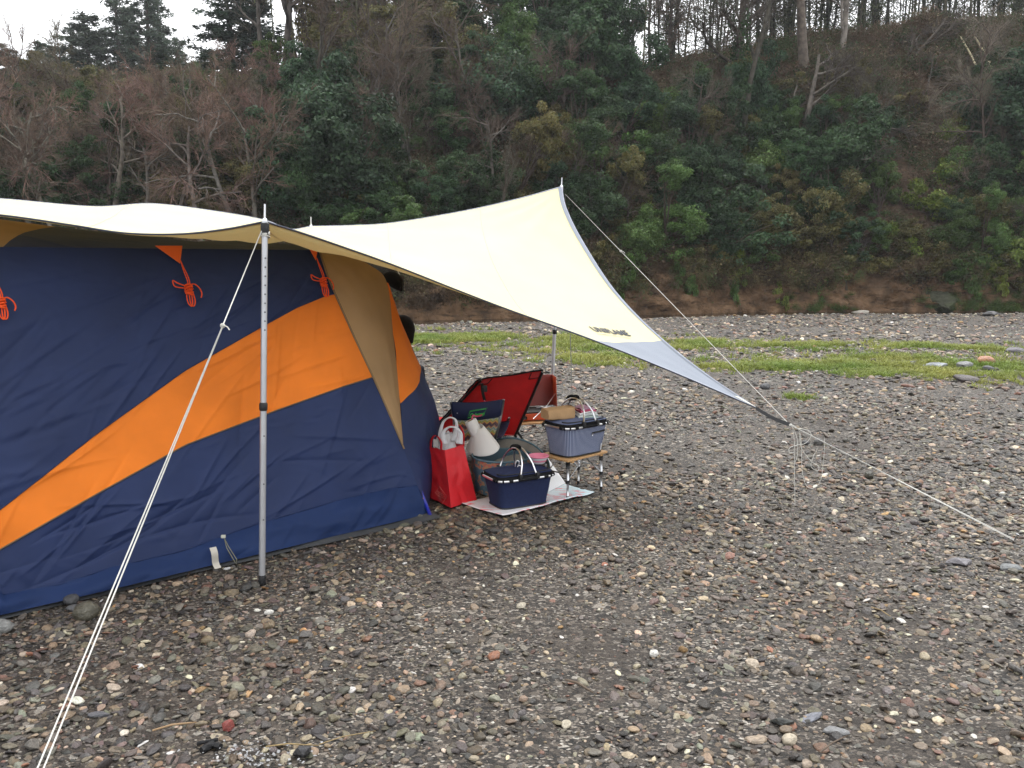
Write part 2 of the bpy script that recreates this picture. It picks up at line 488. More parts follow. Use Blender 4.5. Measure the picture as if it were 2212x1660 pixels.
PAL = [((.036, .036, .038), 15), ((.064, .065, .069), 22), ((.100, .098, .095), 19), ((.088, .084, .068), 13), ((.135, .114, .088), 12), ((.19, .158, .124), 9),
       ((.24, .22, .19), 6), ((.13, .082, .066), 5), ((.16, .078, .054), 1.0), ((.25, .17, .085), 1.0), ((.40, .37, .32), 3.0), ((.56, .54, .49), 1.4), ((.125, .14, .12), 4), ((.09, .072, .073), 6)]
PW = np.array([w for _, w in PAL]); PW = PW / PW.sum(); PC = np.array([c for c, _ in PAL])
def gravel_points(n, y0, y1, smin, smax, half):
    """even cover of the bar between two distances"""
    y = np.sqrt(rng.uniform(y0 * y0, y1 * y1, n)) if half is None else rng.uniform(y0, y1, n)
    x = rng.uniform(-1, 1, n) * (y * .92 + 1.0)
    # patches of coarser and finer stone
    keep = []; sz = []
    for i in range(n):
        f = .45 + 1.25 * fbm(x[i] * .7, y[i] * .95, 11.0, 3)
        u = rng.random()
        s = smin * (smax / smin) ** (u ** (2.6 - 1.6 * max(0, min(1, f))))
        keep.append(rng.random() < .5 + .75 * max(0, f)); sz.append(s)
    k = np.array(keep); return x[k], y[k], np.array(sz)[k]
# ================================================================== trees and shrubs
def leaf_material(name, rough=.6, transl=.3):
    m, n, l, p = newmat(name)
    oi = n.new('ShaderNodeObjectInfo'); at_ = n.new('ShaderNodeAttribute'); at_.attribute_name = 'tint'
    mx = n.new('ShaderNodeMix'); mx.data_type = 'RGBA'; mx.blend_type = 'MULTIPLY'; mx.inputs[0].default_value = 1
    l.new(oi.outputs['Color'], mx.inputs[6]); l.new(at_.outputs['Color'], mx.inputs[7])
    l.new(mx.outputs[2], p.inputs['Base Color']); p.inputs['Roughness'].default_value = rough; p.inputs['Specular IOR Level'].default_value = .18
    tr = n.new('ShaderNodeBsdfTranslucent'); l.new(mx.outputs[2], tr.inputs[0])
    ms = n.new('ShaderNodeMixShader'); ms.inputs[0].default_value = transl
    out = [q for q in n if q.type == 'OUTPUT_MATERIAL'][0]
    l.new(p.outputs[0], ms.inputs[1]); l.new(tr.outputs[0], ms.inputs[2]); l.new(ms.outputs[0], out.inputs[0])
    return m
LEAF = leaf_material('leaf')
def tinted_wood(name):
    m, n, l, p = newmat(name)
    oi = n.new('ShaderNodeObjectInfo'); t = n.new('ShaderNodeTexNoise'); t.inputs['Scale'].default_value = 5; t.inputs['Detail'].default_value = 6
    tc = n.new('ShaderNodeTexCoord'); l.new(tc.outputs['Object'], t.inputs['Vector'])
    r = n.new('ShaderNodeMapRange'); r.inputs[1].default_value = .3; r.inputs[2].default_value = .7; r.inputs[3].default_value = .55; r.inputs[4].default_value = 1.4
    l.new(t.outputs[0], r.inputs[0])
    mx = n.new('ShaderNodeMix'); mx.data_type = 'RGBA'; mx.blend_type = 'MULTIPLY'; mx.inputs[0].default_value = 1
    l.new(oi.outputs['Color'], mx.inputs[6]); l.new(r.outputs[0], mx.inputs[7]); l.new(mx.outputs[2], p.inputs['Base Color'])
    p.inputs['Roughness'].default_value = .9; p.inputs['Specular IOR Level'].default_value = .15
    return m
BARK = tinted_wood('bark')
TWIG = tinted_wood('twig')

def unlink(o): col.objects.unlink(o); return o.data
def twig_mesh(mb, name, mat): return unlink(mb.build(name, mat))
def bare_tree(seed, h=7.0, spread=1.0, droop=0.0, n1=8, n2=6, n3=6, n4=5, lean=0.0, trunk_frac=.45, r0=.13, twig_r=.006):
    """leafless tree: wood (trunk and limbs) and a crown of fine twigs"""
    rr = random.Random(seed); wood, fine = MB(), MB()
    def seg(mb, p, d, L, r, n, ns, wob, up, r_end=.45):
        pts = [p.copy()]; q = p.copy(); dd = d.copy()
        for i in range(ns):
            dd = (dd + Vector((rr.gauss(0, wob), rr.gauss(0, wob), rr.gauss(0, wob) + up))).normalized()
            q = q + dd * (L / ns); pts.append(q.copy())
        mb.tube(pts, [r * lerp(1, r_end, i / ns) for i in range(ns + 1)], n, caps=False)
        return pts, dd
    def kid_dir(d, ang):
        a = d.orthogonal().normalized(); a.rotate(Matrix.Rotation(rr.uniform(0, 6.283), 3, d))
        return (d * math.cos(ang) + a * math.sin(ang)).normalized()
    tp, td = seg(wood, Vector((0, 0, -.4)), Vector((lean, rr.gauss(0, .08), 1)).normalized(), h * .8, r0, 7, 8, .07, .03, .3)
    for i in range(n1):
        f = lerp(trunk_frac, 1, (i + rr.random() * .6) / n1); k = min(7, int(f * 8)); p = tp[k].lerp(tp[k + 1], f * 8 - k) if f < 1 else tp[8]
        d1 = kid_dir((tp[min(8, k + 1)] - tp[k]).normalized(), rr.uniform(.55, 1.15) * spread)
        L1 = h * rr.uniform(.28, .46) * (1.15 - .4 * f)
        p1, _ = seg(wood, p, d1, L1, r0 * .42 * (1.2 - .5 * f), 5, 6, .14, .05 - droop)
        for j in range(n2):
            g = lerp(.3, 1, (j + rr.random()) / n2); k1 = min(5, int(g * 6)); d2 = kid_dir((p1[k1 + 1] - p1[k1]).normalized(), rr.uniform(.4, 1.0))
            p2, _ = seg(wood if j % 2 == 0 else fine, p1[k1], d2, L1 * rr.uniform(.35, .6), r0 * .16, 4, 4, .16, .04 - droop)
            for m in range(n3):
                g2 = lerp(.2, 1, (m + rr.random()) / n3); k2 = min(3, int(g2 * 4)); d3 = kid_dir((p2[k2 + 1] - p2[k2]).normalized(), rr.uniform(.35, .9))
                L3 = L1 * rr.uniform(.18, .34)
                p3, _ = seg(fine, p2[k2], d3, L3, twig_r * 1.7, 3, 3, .16, .03 - droop)
                for q in range(n4):
                    k3 = rr.randrange(0, 3); d4 = kid_dir((p3[k3 + 1] - p3[k3]).normalized(), rr.uniform(.3, .8))
                    seg(fine, p3[k3], d4, L3 * rr.uniform(.4, .8), twig_r, 3, 2, .12, .02 - droop, .5)
    return wood, fine
def add_leaves(C, D, size, rr, up=.5, elong=1.7, tint=(.55, 1.5), clump_tint=None):
    """diamond leaves at centres C facing roughly D; returns verts, faces, per-vertex tint"""
    n = len(C)
    nrm = D * .7 + rr.normal(0, .55, (n, 3)); nrm[:, 2] += up
    nrm /= np.linalg.norm(nrm, axis=1)[:, None]
    t = rr.normal(0, 1, (n, 3)); t -= nrm * (t * nrm).sum(1)[:, None]; t /= np.linalg.norm(t, axis=1)[:, None]
    b = np.cross(nrm, t)
    s = size * rr.uniform(.6, 1.35, n)[:, None]
    fold = nrm * s * .12
    V = np.stack([C - t * s * elong * .5, C + b * s * .5 + fold, C + t * s * elong * .5 - nrm * s * .15, C - b * s * .5 + fold], 1).reshape(-1, 3)
    g = rr.uniform(tint[0], tint[1], n)
    if clump_tint is not None: g = g * clump_tint
    T = np.repeat(np.stack([g * rr.uniform(.9, 1.12, n), g, g * rr.uniform(.85, 1.1, n)], 1), 4, 0)
    return V, T
def leaf_mesh(name, V, T, mat=None):
    n = len(V) // 4
    me = bpy.data.meshes.new(name)
    me.vertices.add(len(V)); me.vertices.foreach_set('co', V.astype(np.float32).ravel())
    me.loops.add(4 * n); me.loops.foreach_set('vertex_index', np.arange(4 * n, dtype=np.int32))
    me.polygons.add(n); me.polygons.foreach_set('loop_start', np.arange(0, 4 * n, 4, dtype=np.int32))
    me.update(); me.validate()
    a = me.attributes.new('tint', 'FLOAT_COLOR', 'POINT')
    a.data.foreach_set('color', np.concatenate([T, np.ones((len(T), 1))], 1).astype(np.float32).ravel())
    me.materials.append(mat or LEAF); return me
def leafy(seed, rx=1.0, rz=1.1, zc=1.4, nclump=66, per=170, size=.054, clump_r=.32, hollow=.35):
    """evergreen crown of leaf clumps with gaps, on a forked trunk; about unit size"""
    rr = np.random.default_rng(seed); pr = random.Random(seed)
    Vs, Ts = [], []; wood = MB(); tips = []
    lobes = [(rr.normal(0, .45, 3) * np.array([rx, rx, rz]), rr.uniform(.55, .9)) for _ in range(6)]
    k = 0
    while k < nclump:
        lo, lr = lobes[pr.randrange(6)]
        d = rr.normal(0, 1, 3); d /= np.linalg.norm(d)
        rad = lr * rr.uniform(hollow, 1.0) ** .5
        c = lo + d * np.array([rx, rx, rz]) * rad * .72
        c[2] += zc
        if c[2] < .15: continue
        k += 1; tips.append(c)
        cr = clump_r * rr.uniform(.6, 1.25); n = int(per * rr.uniform(.6, 1.3))
        e = rr.normal(0, 1, (n, 3)); e /= np.linalg.norm(e, axis=1)[:, None]
        pos = c + e * cr * (rr.random(n) ** .4)[:, None] * np.array([1, 1, .62])
        outw = e * .6 + d * .5
        V, T = add_leaves(pos, outw, size, rr, .45, 1.8, (.5, 1.35), rr.uniform(.65, 1.3))
        Vs.append(V); Ts.append(T)
    top = Vector((0, 0, zc * .75))
    wood.tube([(0, 0, -.4), (pr.gauss(0, .05), pr.gauss(0, .05), zc * .35), top], [.075, .06, .045], 6, caps=False)
    for c in tips[::3]:
        c = Vector(c); s = Vector((0, 0, zc * pr.uniform(.3, .75)))
        wood.tube([s, s.lerp(c, .5) + Vector((pr.gauss(0, .08), pr.gauss(0, .08), .05)), c], [.028, .018, .008], 4, caps=False)
    return wood, np.concatenate(Vs), np.concatenate(Ts)
def conifer(seed, h=9.0, r=1.5):
    rr = np.random.default_rng(seed); pr = random.Random(seed); wood = MB(); Vs, Ts = [], []
    wood.tube([(0, 0, -.4), (pr.gauss(0, .1), 0, h * .5), (pr.gauss(0, .12), 0, h)], [.16, .1, .02], 7, caps=False)
    z = h * .12
    while z < h * .98:
        f = z / h; nb = pr.choice([2, 3, 4]); 
        for b in range(nb):
            if pr.random() < .12: continue
            a = pr.uniform(0, 6.283); L = r * (1.05 - f) ** .7 * pr.uniform(.5, 1.15) + .15
            d = Vector((math.cos(a), math.sin(a), pr.uniform(-.25, .65)))
            s = Vector((0, 0, z)); e = s + d * L + Vector((0, 0, -.05 * L))
            wood.tube([s, s.lerp(e, .5) + Vector((0, 0, .05)), e], [.03, .02, .008], 4, caps=False)
            for q in range(max(2, int(L * 4.2))):
                g = lerp(.28, 1.02, (q + pr.random()) / max(2, int(L * 4.2))); c = np.array(s.lerp(e, g)) + rr.normal(0, .07, 3); n = 34
                ee = rr.normal(0, 1, (n, 3)); ee /= np.linalg.norm(ee, axis=1)[:, None]
                pos = c + ee * (.26 * rr.uniform(.6, 1.3)) * (rr.random(n) ** .5)[:, None] * np.array([1, 1, .95])
                V, T = add_leaves(pos, ee, .07, rr, .2, 2.6, (.5, 1.4), rr.uniform(.6, 1.3)); Vs.append(V); Ts.append(T)
        z += pr.uniform(.12, .34)
    return wood, np.concatenate(Vs), np.concatenate(Ts)
def bamboo(seed, h=11.0, leaves=700, r=.042, lean=.06, bare=.35):
    rr = np.random.default_rng(seed); pr = random.Random(seed); wood = MB()
    pts = []; a = pr.uniform(0, 6.28); bend = pr.uniform(.3, 1.6)
    for i in range(12):
        f = i / 11; pts.append(Vector((math.cos(a) * (lean * h * f * pr.uniform(.9, 1.1) + bend * f ** 4), math.sin(a) * (lean * h * f + bend * f ** 4), h * f * (1 - .04 * f) - .3)))
    wood.tube(pts, [r * (1 - .75 * i / 11) for i in range(12)], 6, caps=False)
    nn = 22
    for k in range(nn): pass
    Vs, Ts = [], []; per = 26
    for k in range(max(1, leaves // per)):
        f = pr.uniform(bare, 1.0); i = min(10, int(f * 11)); p = pts[i].lerp(pts[i + 1], f * 11 - i)
        an = pr.uniform(0, 6.28); L = pr.uniform(.4, 1.3) * (1.15 - .5 * f); d = Vector((math.cos(an), math.sin(an), .45))
        e = p + d * L + Vector((0, 0, -.25 * L)); wood.tube([p, p.lerp(e, .5) + Vector((0, 0, .1)), e], [.008, .006, .003], 3, caps=False)
        n = per; g = rr.uniform(.35, 1.1, n)[:, None]
        pos = np.array(p) * (1 - g) + np.array(e) * g + rr.normal(0, .13, (n, 3))
        V, T = add_leaves(pos, rr.normal(0, 1, (n, 3)), .035, rr, .1, 5.0, (.5, 1.5)); Vs.append(V); Ts.append(T)
    return wood, np.concatenate(Vs), np.concatenate(Ts)
def ivy(path, rad, n, seed, size=.08):
    rr = np.random.default_rng(seed); P = np.array(path); m = len(P)
    t = rr.uniform(0, m - 1.001, n); i = t.astype(int); f = (t - i)[:, None]
    c = P[i] * (1 - f) + P[i + 1] * f
    e = rr.normal(0, 1, (n, 3)); e /= np.linalg.norm(e, axis=1)[:, None]
    return add_leaves(c + e * rad * rr.uniform(.5, 1.3, n)[:, None], e, size, rr, .1, 1.2, (.5, 1.4))

# --- prototypes
def mesh_of(mb, name, mat): return unlink(mb.build(name, mat))
def two(name, w, V, T): return mesh_of(w, name + '_trunk', BARK), leaf_mesh(name + '_crown', V, T)
BARE = []
for k, a in enumerate([dict(seed=1, h=7, spread=1.0), dict(seed=2, h=7, spread=1.15, lean=.15, n1=9), dict(seed=3, h=7, spread=.75, trunk_frac=.35, n1=9), dict(seed=4, h=7, spread=1.3, lean=-.25, n1=7, droop=.01), dict(seed=5, h=7, spread=.55, trunk_frac=.5, n1=7, n4=4)]):
    w, f = bare_tree(**a); BARE.append((mesh_of(w, 'bare_wood', BARK), mesh_of(f, 'bare_twigs', TWIG)))
LEAFY = [two('leafy', *leafy(11 + k, **a)) for k, a in enumerate([dict(), dict(rx=.85, rz=1.35, zc=1.7, size=.042, per=220), dict(rx=1.2, rz=.9, zc=1.2, size=.056, per=150, clump_r=.28), dict(nclump=80, per=190, size=.038, clump_r=.25), dict(rx=.95, rz=1.2, zc=1.5, nclump=40, hollow=.7, clump_r=.4, size=.05), dict(rx=.7, rz=1.5, zc=1.9, nclump=52, hollow=.8, size=.046, clump_r=.24), dict(rx=1.1, rz=1.0, zc=1.3, nclump=90, per=110, clump_r=.2, size=.048)])]
SHRUB = [two('shrub', *leafy(31 + k, rx=.9, rz=.8, zc=.75, nclump=38, per=130, size=.072, clump_r=.3)) for k in range(3)]
CONIF = [two('conifer', *conifer(51 + k, h=9 + k, r=1.5 - .15 * k)) for k in range(3)]
BAMB = [two('bamboo', *bamboo(61 + k, h=10.5 + .8 * k, leaves=[450, 750, 350, 900][k], bare=[.45, .35, .6, .3][k])) for k in range(4)]
BAMB_L = [two('bamboo', *bamboo(81 + k, h=9.5 + k, leaves=1500, bare=.10, r=.05)) for k in range(2)]
TALLG = [two('tall_evergreen', *leafy(71 + k, rx=.8, rz=1.7, zc=2.1, nclump=95, per=120, size=.045, clump_r=.27, hollow=.5)) for k in range(2)]

PLANTS = []      # (kind, root, px, py, depth) for the labels below
def plant(kind, name, cat, meshes, loc, scale, color, wood=(.055, .042, .033), rotz=None, tilt=(0, 0), zs=1.0, label=None, px=0, py=0, parts=('trunk', 'crown')):
    e = bpy.data.objects.new(name, None); col.objects.link(e); e.empty_display_size = .3
    e.location = loc; e.scale = (scale, scale, scale * zs)
    e.rotation_euler = (tilt[0], tilt[1], random.uniform(0, 6.283) if rotz is None else rotz)
    for me, nm, c in zip(meshes, parts, (wood, color)):
        o = bpy.data.objects.new(nm, me); col.objects.link(o); o.parent = e; o.color = (*c, 1)
    e['category'] = cat
    if label: e['label'] = label
    PLANTS.append((kind, e, px, py, loc[1], label is not None)); return e
def jit(c, a=.2):
    k = random.uniform(1 - a, 1 + a * 1.2); return tuple(max(.002, x * k * random.uniform(.95, 1.05)) for x in c)
GREEN_D = (.044, .080, .033); GREEN_B = (.046, .084, .042); GREEN_M = (.078, .130, .038); GREEN_Y = (.175, .225, .050); OLIVE = (.125, .115, .045)
TW_R = (.175, .110, .086); TW_B = (.140, .105, .076); TW_G = (.135, .118, .085); WOOD_G = (.135, .118, .10); WOOD_D = (.07, .056, .045)
def on_hill(px, py):
    p = Hill(px, py)
    return p
def grow(kind, px, py, size, color, variants, name, cat, zs=1.0, wood=WOOD_D, tilt=.05, label=None, lift=0.0):
    """a plant whose foot stands on the slope where the survey sees (px, py)"""
    p = on_hill(px, py)
    if p is None: return None
    return plant(kind, name, cat, random.choice(variants), (p.x, p.y, p.z - .1 + lift), size, jit(color), jit(wood), tilt=(random.gauss(0, tilt), random.gauss(0, tilt)), zs=zs, label=label, px=px, py=py)

# --- conifers standing beyond the crest, upper left
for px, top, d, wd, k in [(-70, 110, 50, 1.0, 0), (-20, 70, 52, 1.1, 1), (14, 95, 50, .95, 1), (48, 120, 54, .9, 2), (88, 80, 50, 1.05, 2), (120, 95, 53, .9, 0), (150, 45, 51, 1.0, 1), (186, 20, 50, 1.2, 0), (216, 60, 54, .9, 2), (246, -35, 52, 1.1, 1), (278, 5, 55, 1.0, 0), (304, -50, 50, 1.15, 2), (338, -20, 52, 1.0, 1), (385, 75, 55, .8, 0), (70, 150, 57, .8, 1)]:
    zt = at(px, top, d).z; x = at(px, top, d).x; zb = hill_z(x, d)
    me = CONIF[k]; h = [9, 10, 11][k]
    plant('conifer', 'conifer_tree', 'tree', me, (x, d, zb - .2), wd * 1.15, jit((.075, .095, .072), .15), (.075, .064, .055), zs=(zt - zb) / h / (wd * 1.15), px=px, py=top)  # foliage colour lightened: the look of distant haze is put into it
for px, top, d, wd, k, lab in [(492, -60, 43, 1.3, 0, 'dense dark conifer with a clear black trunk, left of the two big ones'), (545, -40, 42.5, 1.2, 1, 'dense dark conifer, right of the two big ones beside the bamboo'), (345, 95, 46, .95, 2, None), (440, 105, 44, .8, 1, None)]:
    zt = at(px, top, d).z; x = at(px, top, d).x; zb = hill_z(x, d); h = [9, 10, 11][k]
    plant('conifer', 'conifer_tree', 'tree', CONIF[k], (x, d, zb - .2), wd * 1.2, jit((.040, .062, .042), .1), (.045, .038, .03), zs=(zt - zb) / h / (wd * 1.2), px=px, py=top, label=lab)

# --- tall wood over the middle of the crest
for px, top, d, wd, c in [(655, -160, 38, 1.5, OLIVE), (930, -120, 38, 2.2, GREEN_M), (1010, -60, 36.5, 2.0, GREEN_D), (1090, -150, 38, 2.4, GREEN_D), (1180, -200, 37.5, 2.5, GREEN_B), (1270, -140, 37, 2.5, GREEN_D), (1330, -190, 37.5, 2.0, GREEN_B), (850, -160, 39, 1.9, OLIVE), (1230, 40, 36, 1.9, GREEN_B), (1130, 60, 35.5, 1.8, GREEN_M), (1310, 60, 36, 1.5, GREEN_B), (980, 60, 36, 1.6, OLIVE), (700, -120, 40, 2.0, OLIVE), (770, -140, 39, 2.1, GREEN_M), (745, 60, 36.5, 1.5, OLIVE), (830, 30, 36, 1.8, GREEN_M), (895, 60, 35.5, 1.7, GREEN_B), (1050, 100, 35, 1.6, GREEN_B), (640, 90, 36, 1.3, GREEN_M), (950, 130, 34, 1.5, GREEN_B), (790, 150, 34, 1.4, OLIVE), (1200, 150, 34, 1.7, GREEN_D), (890, -60, 37, 1.9, GREEN_D), (985, -100, 37.5, 2.0, GREEN_B), (1140, -40, 36, 2.0, GREEN_B), (1250, -90, 36.5, 2.0, GREEN_D), (1350, -60, 36.5, 1.5, GREEN_B)]:
    P_ = at(px, top, d); zb = hill_z(P_.x, d)
    me = random.choice(TALLG); wd *= .8
    plant('evergreen', 'evergreen_tree', 'tree', me, (P_.x, d, zb - .3), wd, jit(c, .12), WOOD_D, zs=max(.6, (P_.z - zb) / 3.9 / wd), px=px, py=top + 130)
for px in [600, 622, 640, 668, 690, 705, 730, 752, 775, 800, 822, 845, 870, 1345, 1372, 1388, 1120]:   # bamboo among them
    d = random.uniform(36.5, 39.5); P_ = at(px, 150, d); zb = hill_z(P_.x, d); k = random.randrange(4)
    plant('bamboo', 'bamboo', 'bamboo', BAMB[k], (P_.x, d, zb - .2), random.uniform(.85, 1.15), jit((.085, .09, .042), .25), jit((.10, .10, .06), .2), px=px, py=150, parts=('stem', 'foliage'))
# bamboo culms along the right crest
pxs = np.concatenate([rng.uniform(1412, 2340, 80)] + [rng.normal(c_, 14, 7) for c_ in (1450, 1530, 1660, 1700, 1780, 1860, 1890, 1960, 2020, 2090, 2150, 2200)])
for px in pxs:
    d0 = np.interp(px, [1400, 1700, 2212], [39, 42, 45]) + abs(random.gauss(0, 2.2)); x = at(px, 200, d0).x; zb = hill_z(x, d0); k = random.randrange(4)
    plant('bamboo', 'bamboo', 'bamboo', BAMB[k] if random.random() < .45 else BAMB_L[k % 2], (x, d0, zb - .3), random.uniform(.75, 1.5), jit((.07, .08, .045), .3), jit(random.choice([(.045, .045, .036), (.075, .07, .052), (.03, .029, .025)]), .25), tilt=(random.gauss(0, .03), random.gauss(0, .03)), px=px, py=100, parts=('stem', 'foliage'))

# --- the big crest trees on the right
def big_bare(px, base_py, d, h, seed, lab, color=(.15, .125, .10), ivy_n=0, lean=0, **kw):
    w, f = bare_tree(seed, h=h, lean=lean, **kw)
    x = at(px, base_py, d).x; zb = hill_z(x, d); root = (x, d, zb - .1)
    e = plant('big', 'bare_tree', 'tree', (mesh_of(w, 'bare_wood', BARK), mesh_of(f, 'bare_twigs', TWIG)), root, 1.0, (.075, .06, .05), color, rotz=0, label=lab, px=px, py=base_py)
    if ivy_n:
        V, T = ivy(ivy_n[0], ivy_n[1], ivy_n[2], seed)
        o = bpy.data.objects.new('ivy', leaf_mesh('ivy', V, T)); col.objects.link(o); o.parent = e; o.color = (.032, .062, .022, 1)
    return e
big_bare(1590, 170, 36.5, 7.5, 201, 'spreading bare tree with ivy-wrapped limbs leaning left on the crest', (.075, .062, .05), ivy_n=([(0, 0, -.2), (.0, 0, 1.0), (-.1, 0, 2.2), (-.3, 0, 3.5), (-.2, 0, 5)], .22, 1500), n1=9, spread=1.15, trunk_frac=.28, r0=.2)
big_bare(1738, 175, 37.5, 11, 202, 'thick straight grey trunk standing on the crest, left of the forked pale one', (.14, .115, .095), n1=5, trunk_frac=.6, r0=.24, spread=.6)
big_bare(1815, 150, 38.5, 9, 203, 'pale forked tree trunk on the crest among the bamboo', (.21, .185, .16), n1=6, trunk_frac=.2, r0=.15, spread=.5)
big_bare(1600, 300, 32.5, 9, 207, 'dark ivy-covered trunk rising from the slope below the ivy tree', (.05, .045, .035), ivy_n=([(0, 0, -.2), (0, 0, 1.5), (.05, 0, 3.2), (.0, 0, 5.5)], .2, 1100), n1=5, trunk_frac=.55, r0=.15, spread=.8)
big_bare(1725, 265, 33.5, 5.5, 204, 'crooked grey tree with moss-topped limb reaching right over the slope', (.15, .13, .11), n1=6, trunk_frac=.25, r0=.16, spread=1.4, lean=.2)
big_bare(1790, 330, 32, 4.6, 205, 'low wide tree with bare branches spreading right above the dark evergreen', (.13, .11, .095), n1=7, trunk_frac=.2, r0=.12, spread=1.45, lean=.9)
big_bare(1930, 190, 37.5, 4.2, 206, 'bare scrubby tree on the upper slope below the right bamboo', (.10, .085, .07), n1=8, trunk_frac=.15, r0=.1, spread=1.3, lean=.5)

# --- bare trees of the left wood, in front of the slope
for px, py, s, c in [(-40, 560, 1.15, TW_B), (60, 520, 1.2, TW_R), (150, 560, 1.1, TW_B), (240, 500, 1.25, TW_R), (310, 560, 1.1, TW_G), (375, 500, 1.15, TW_B), (440, 560, 1.2, TW_R), (520, 520, 1.15, TW_B), (570, 560, 1.25, TW_R), (30, 420, 1.0, TW_B), (110, 400, 1.05, TW_G), (200, 390, 1.0, TW_B), (290, 400, 1.0, TW_R), (370, 380, 1.05, TW_G), (450, 390, 1.0, TW_B), (530, 360, 1.05, TW_R), (600, 400, 1.05, TW_R), (640, 330, 1.1, TW_R), (90, 310, .8, TW_B), (180, 300, .8, TW_G), (270, 290, .8, TW_B), (350, 290, .85, TW_R), (430, 280, .85, TW_B), (0, 320, .8, TW_G), (505, 270, .9, TW_B),
                     (-20, 470, 1.1, TW_B), (85, 460, 1.2, TW_R), (130, 480, 1.1, TW_B), (205, 470, 1.15, TW_R), (265, 440, 1.2, TW_B), (335, 450, 1.15, TW_R), (410, 440, 1.15, TW_B), (480, 440, 1.2, TW_R), (555, 440, 1.25, TW_R), (615, 470, 1.2, TW_B), (50, 350, 1.2, TW_B), (140, 350, 1.2, TW_R), (230, 345, 1.2, TW_B), (320, 345, 1.2, TW_B), (400, 335, 1.2, TW_R), (490, 320, 1.2, TW_B), (570, 320, 1.3, TW_R), (625, 280, 1.3, TW_R), (560, 290, 1.2, TW_R), (140, 270, 1.1, TW_B), (320, 260, 1.1, TW_B), (400, 260, 1.1, TW_G), (60, 280, 1.1, TW_G), (230, 265, 1.1, TW_B), (700, 330, 1.2, TW_B), (760, 420, 1.1, TW_B), (820, 300, 1.15, TW_B), (880, 380, 1.05, TW_B), (930, 460, .9, TW_B), (1000, 300, 1.1, TW_B), (1080, 470, .85, TW_B), (1060, 380, .9, TW_B), (790, 200, 1.1, TW_B), (900, 200, 1.1, TW_B), (720, 160, 1.2, TW_R), (960, 160, 1.0, TW_B), (1190, 330, .9, TW_B), (1150, 500, .8, TW_B),
                     (1290, 470, .7, TW_B), (1360, 520, .55, TW_B), (1430, 330, .5, TW_B), (1480, 260, .45, TW_B), (1400, 250, .45, TW_B), (1640, 260, .45, TW_B), (1880, 220, .4, TW_B), (2000, 200, .45, TW_B), (1980, 300, .5, TW_B), (2080, 240, .5, TW_B), (1660, 470, .45, TW_B), (1720, 540, .4, TW_B), (2150, 480, .55, TW_G), (2200, 560, .5, TW_G), (1540, 480, .45, TW_B), (1890, 480, .4, TW_B), (2170, 170, .6, TW_B), (1850, 290, .5, TW_B)]:
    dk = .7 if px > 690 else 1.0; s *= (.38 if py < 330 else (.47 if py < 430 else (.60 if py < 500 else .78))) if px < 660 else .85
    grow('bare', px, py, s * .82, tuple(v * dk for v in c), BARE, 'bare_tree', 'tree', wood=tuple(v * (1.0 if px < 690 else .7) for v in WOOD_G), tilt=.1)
# tall leafless trees that close the skyline left of the evergreens
for px, d, sc_, c in [(575, 39, 1.15, TW_G), (612, 38, 1.35, TW_B), (640, 39, 1.5, TW_G), (668, 37.5, 1.45, TW_R), (735, 38, 1.5, TW_B), (810, 38, 1.55, TW_G), (1405, 38.5, .8, TW_B), (1440, 39, .7, TW_B)]:
    x = at(px, 150, d).x
    plant('bare', 'bare_tree', 'tree', random.choice(BARE), (x, d, hill_z(x, d) - .2), sc_, jit(tuple(v * .85 for v in c)), jit(tuple(v * .7 for v in WOOD_G)), tilt=(random.gauss(0, .05), random.gauss(0, .05)), px=px, py=190)
def fill(n, x0, x1, y0, y1, smin, smax, cols, variants, kind, name, cat, zlo=.8, zhi=1.5):
    k = 0
    while k < n:
        px, py = random.uniform(x0, x1), random.uniform(y0, y1)
        if 1890 < px < 2080 and 290 < py < 470: continue
        if grow(kind, px, py, random.uniform(smin, smax), random.choice(cols), variants, name, cat, zs=random.uniform(zlo, zhi), tilt=.14): k += 1
        else: k += .2
fill(52, 1180, 1900, 250, 585, .45, .95, [GREEN_D, GREEN_B, GREEN_M, OLIVE, OLIVE], LEAFY, 'evergreen', 'evergreen_tree', 'tree')
fill(26, 640, 1180, 230, 560, .6, 1.1, [GREEN_D, GREEN_B, GREEN_M, OLIVE], LEAFY, 'evergreen', 'evergreen_tree', 'tree')
fill(16, 0, 640, 230, 480, .5, .95, [GREEN_D, GREEN_D, OLIVE], LEAFY, 'evergreen', 'evergreen_tree', 'tree')
fill(10, 2070, 2230, 300, 590, .5, .9, [GREEN_D, GREEN_M, OLIVE], LEAFY, 'evergreen', 'evergreen_tree', 'tree')
fill(9, -700, -60, 230, 520, 1.0, 1.6, [GREEN_D, OLIVE, GREEN_B], LEAFY, 'evergreen', 'evergreen_tree', 'tree')
fill(16, -40, 640, 230, 420, .38, .6, [TW_B, TW_R, TW_G], BARE, 'bare', 'bare_tree', 'tree', .8, 1.1)
fill(12, -700, -60, 260, 520, .4, .8, [TW_B, TW_R], BARE, 'bare', 'bare_tree', 'tree')
fill(14, 2340, 2950, 200, 560, 1.0, 1.7, [GREEN_D, OLIVE, GREEN_B], LEAFY, 'evergreen', 'evergreen_tree', 'tree')
fill(14, 700, 2212, 240, 600, .28, .6, [TW_B, TW_G], BARE, 'bare', 'bare_tree', 'tree', 1.0, 1.7)
fill(22, 1200, 2212, 470, 620, .3, .6, [GREEN_Y, OLIVE, OLIVE, GREEN_M], SHRUB, 'shrub', 'shrub', 'shrub')
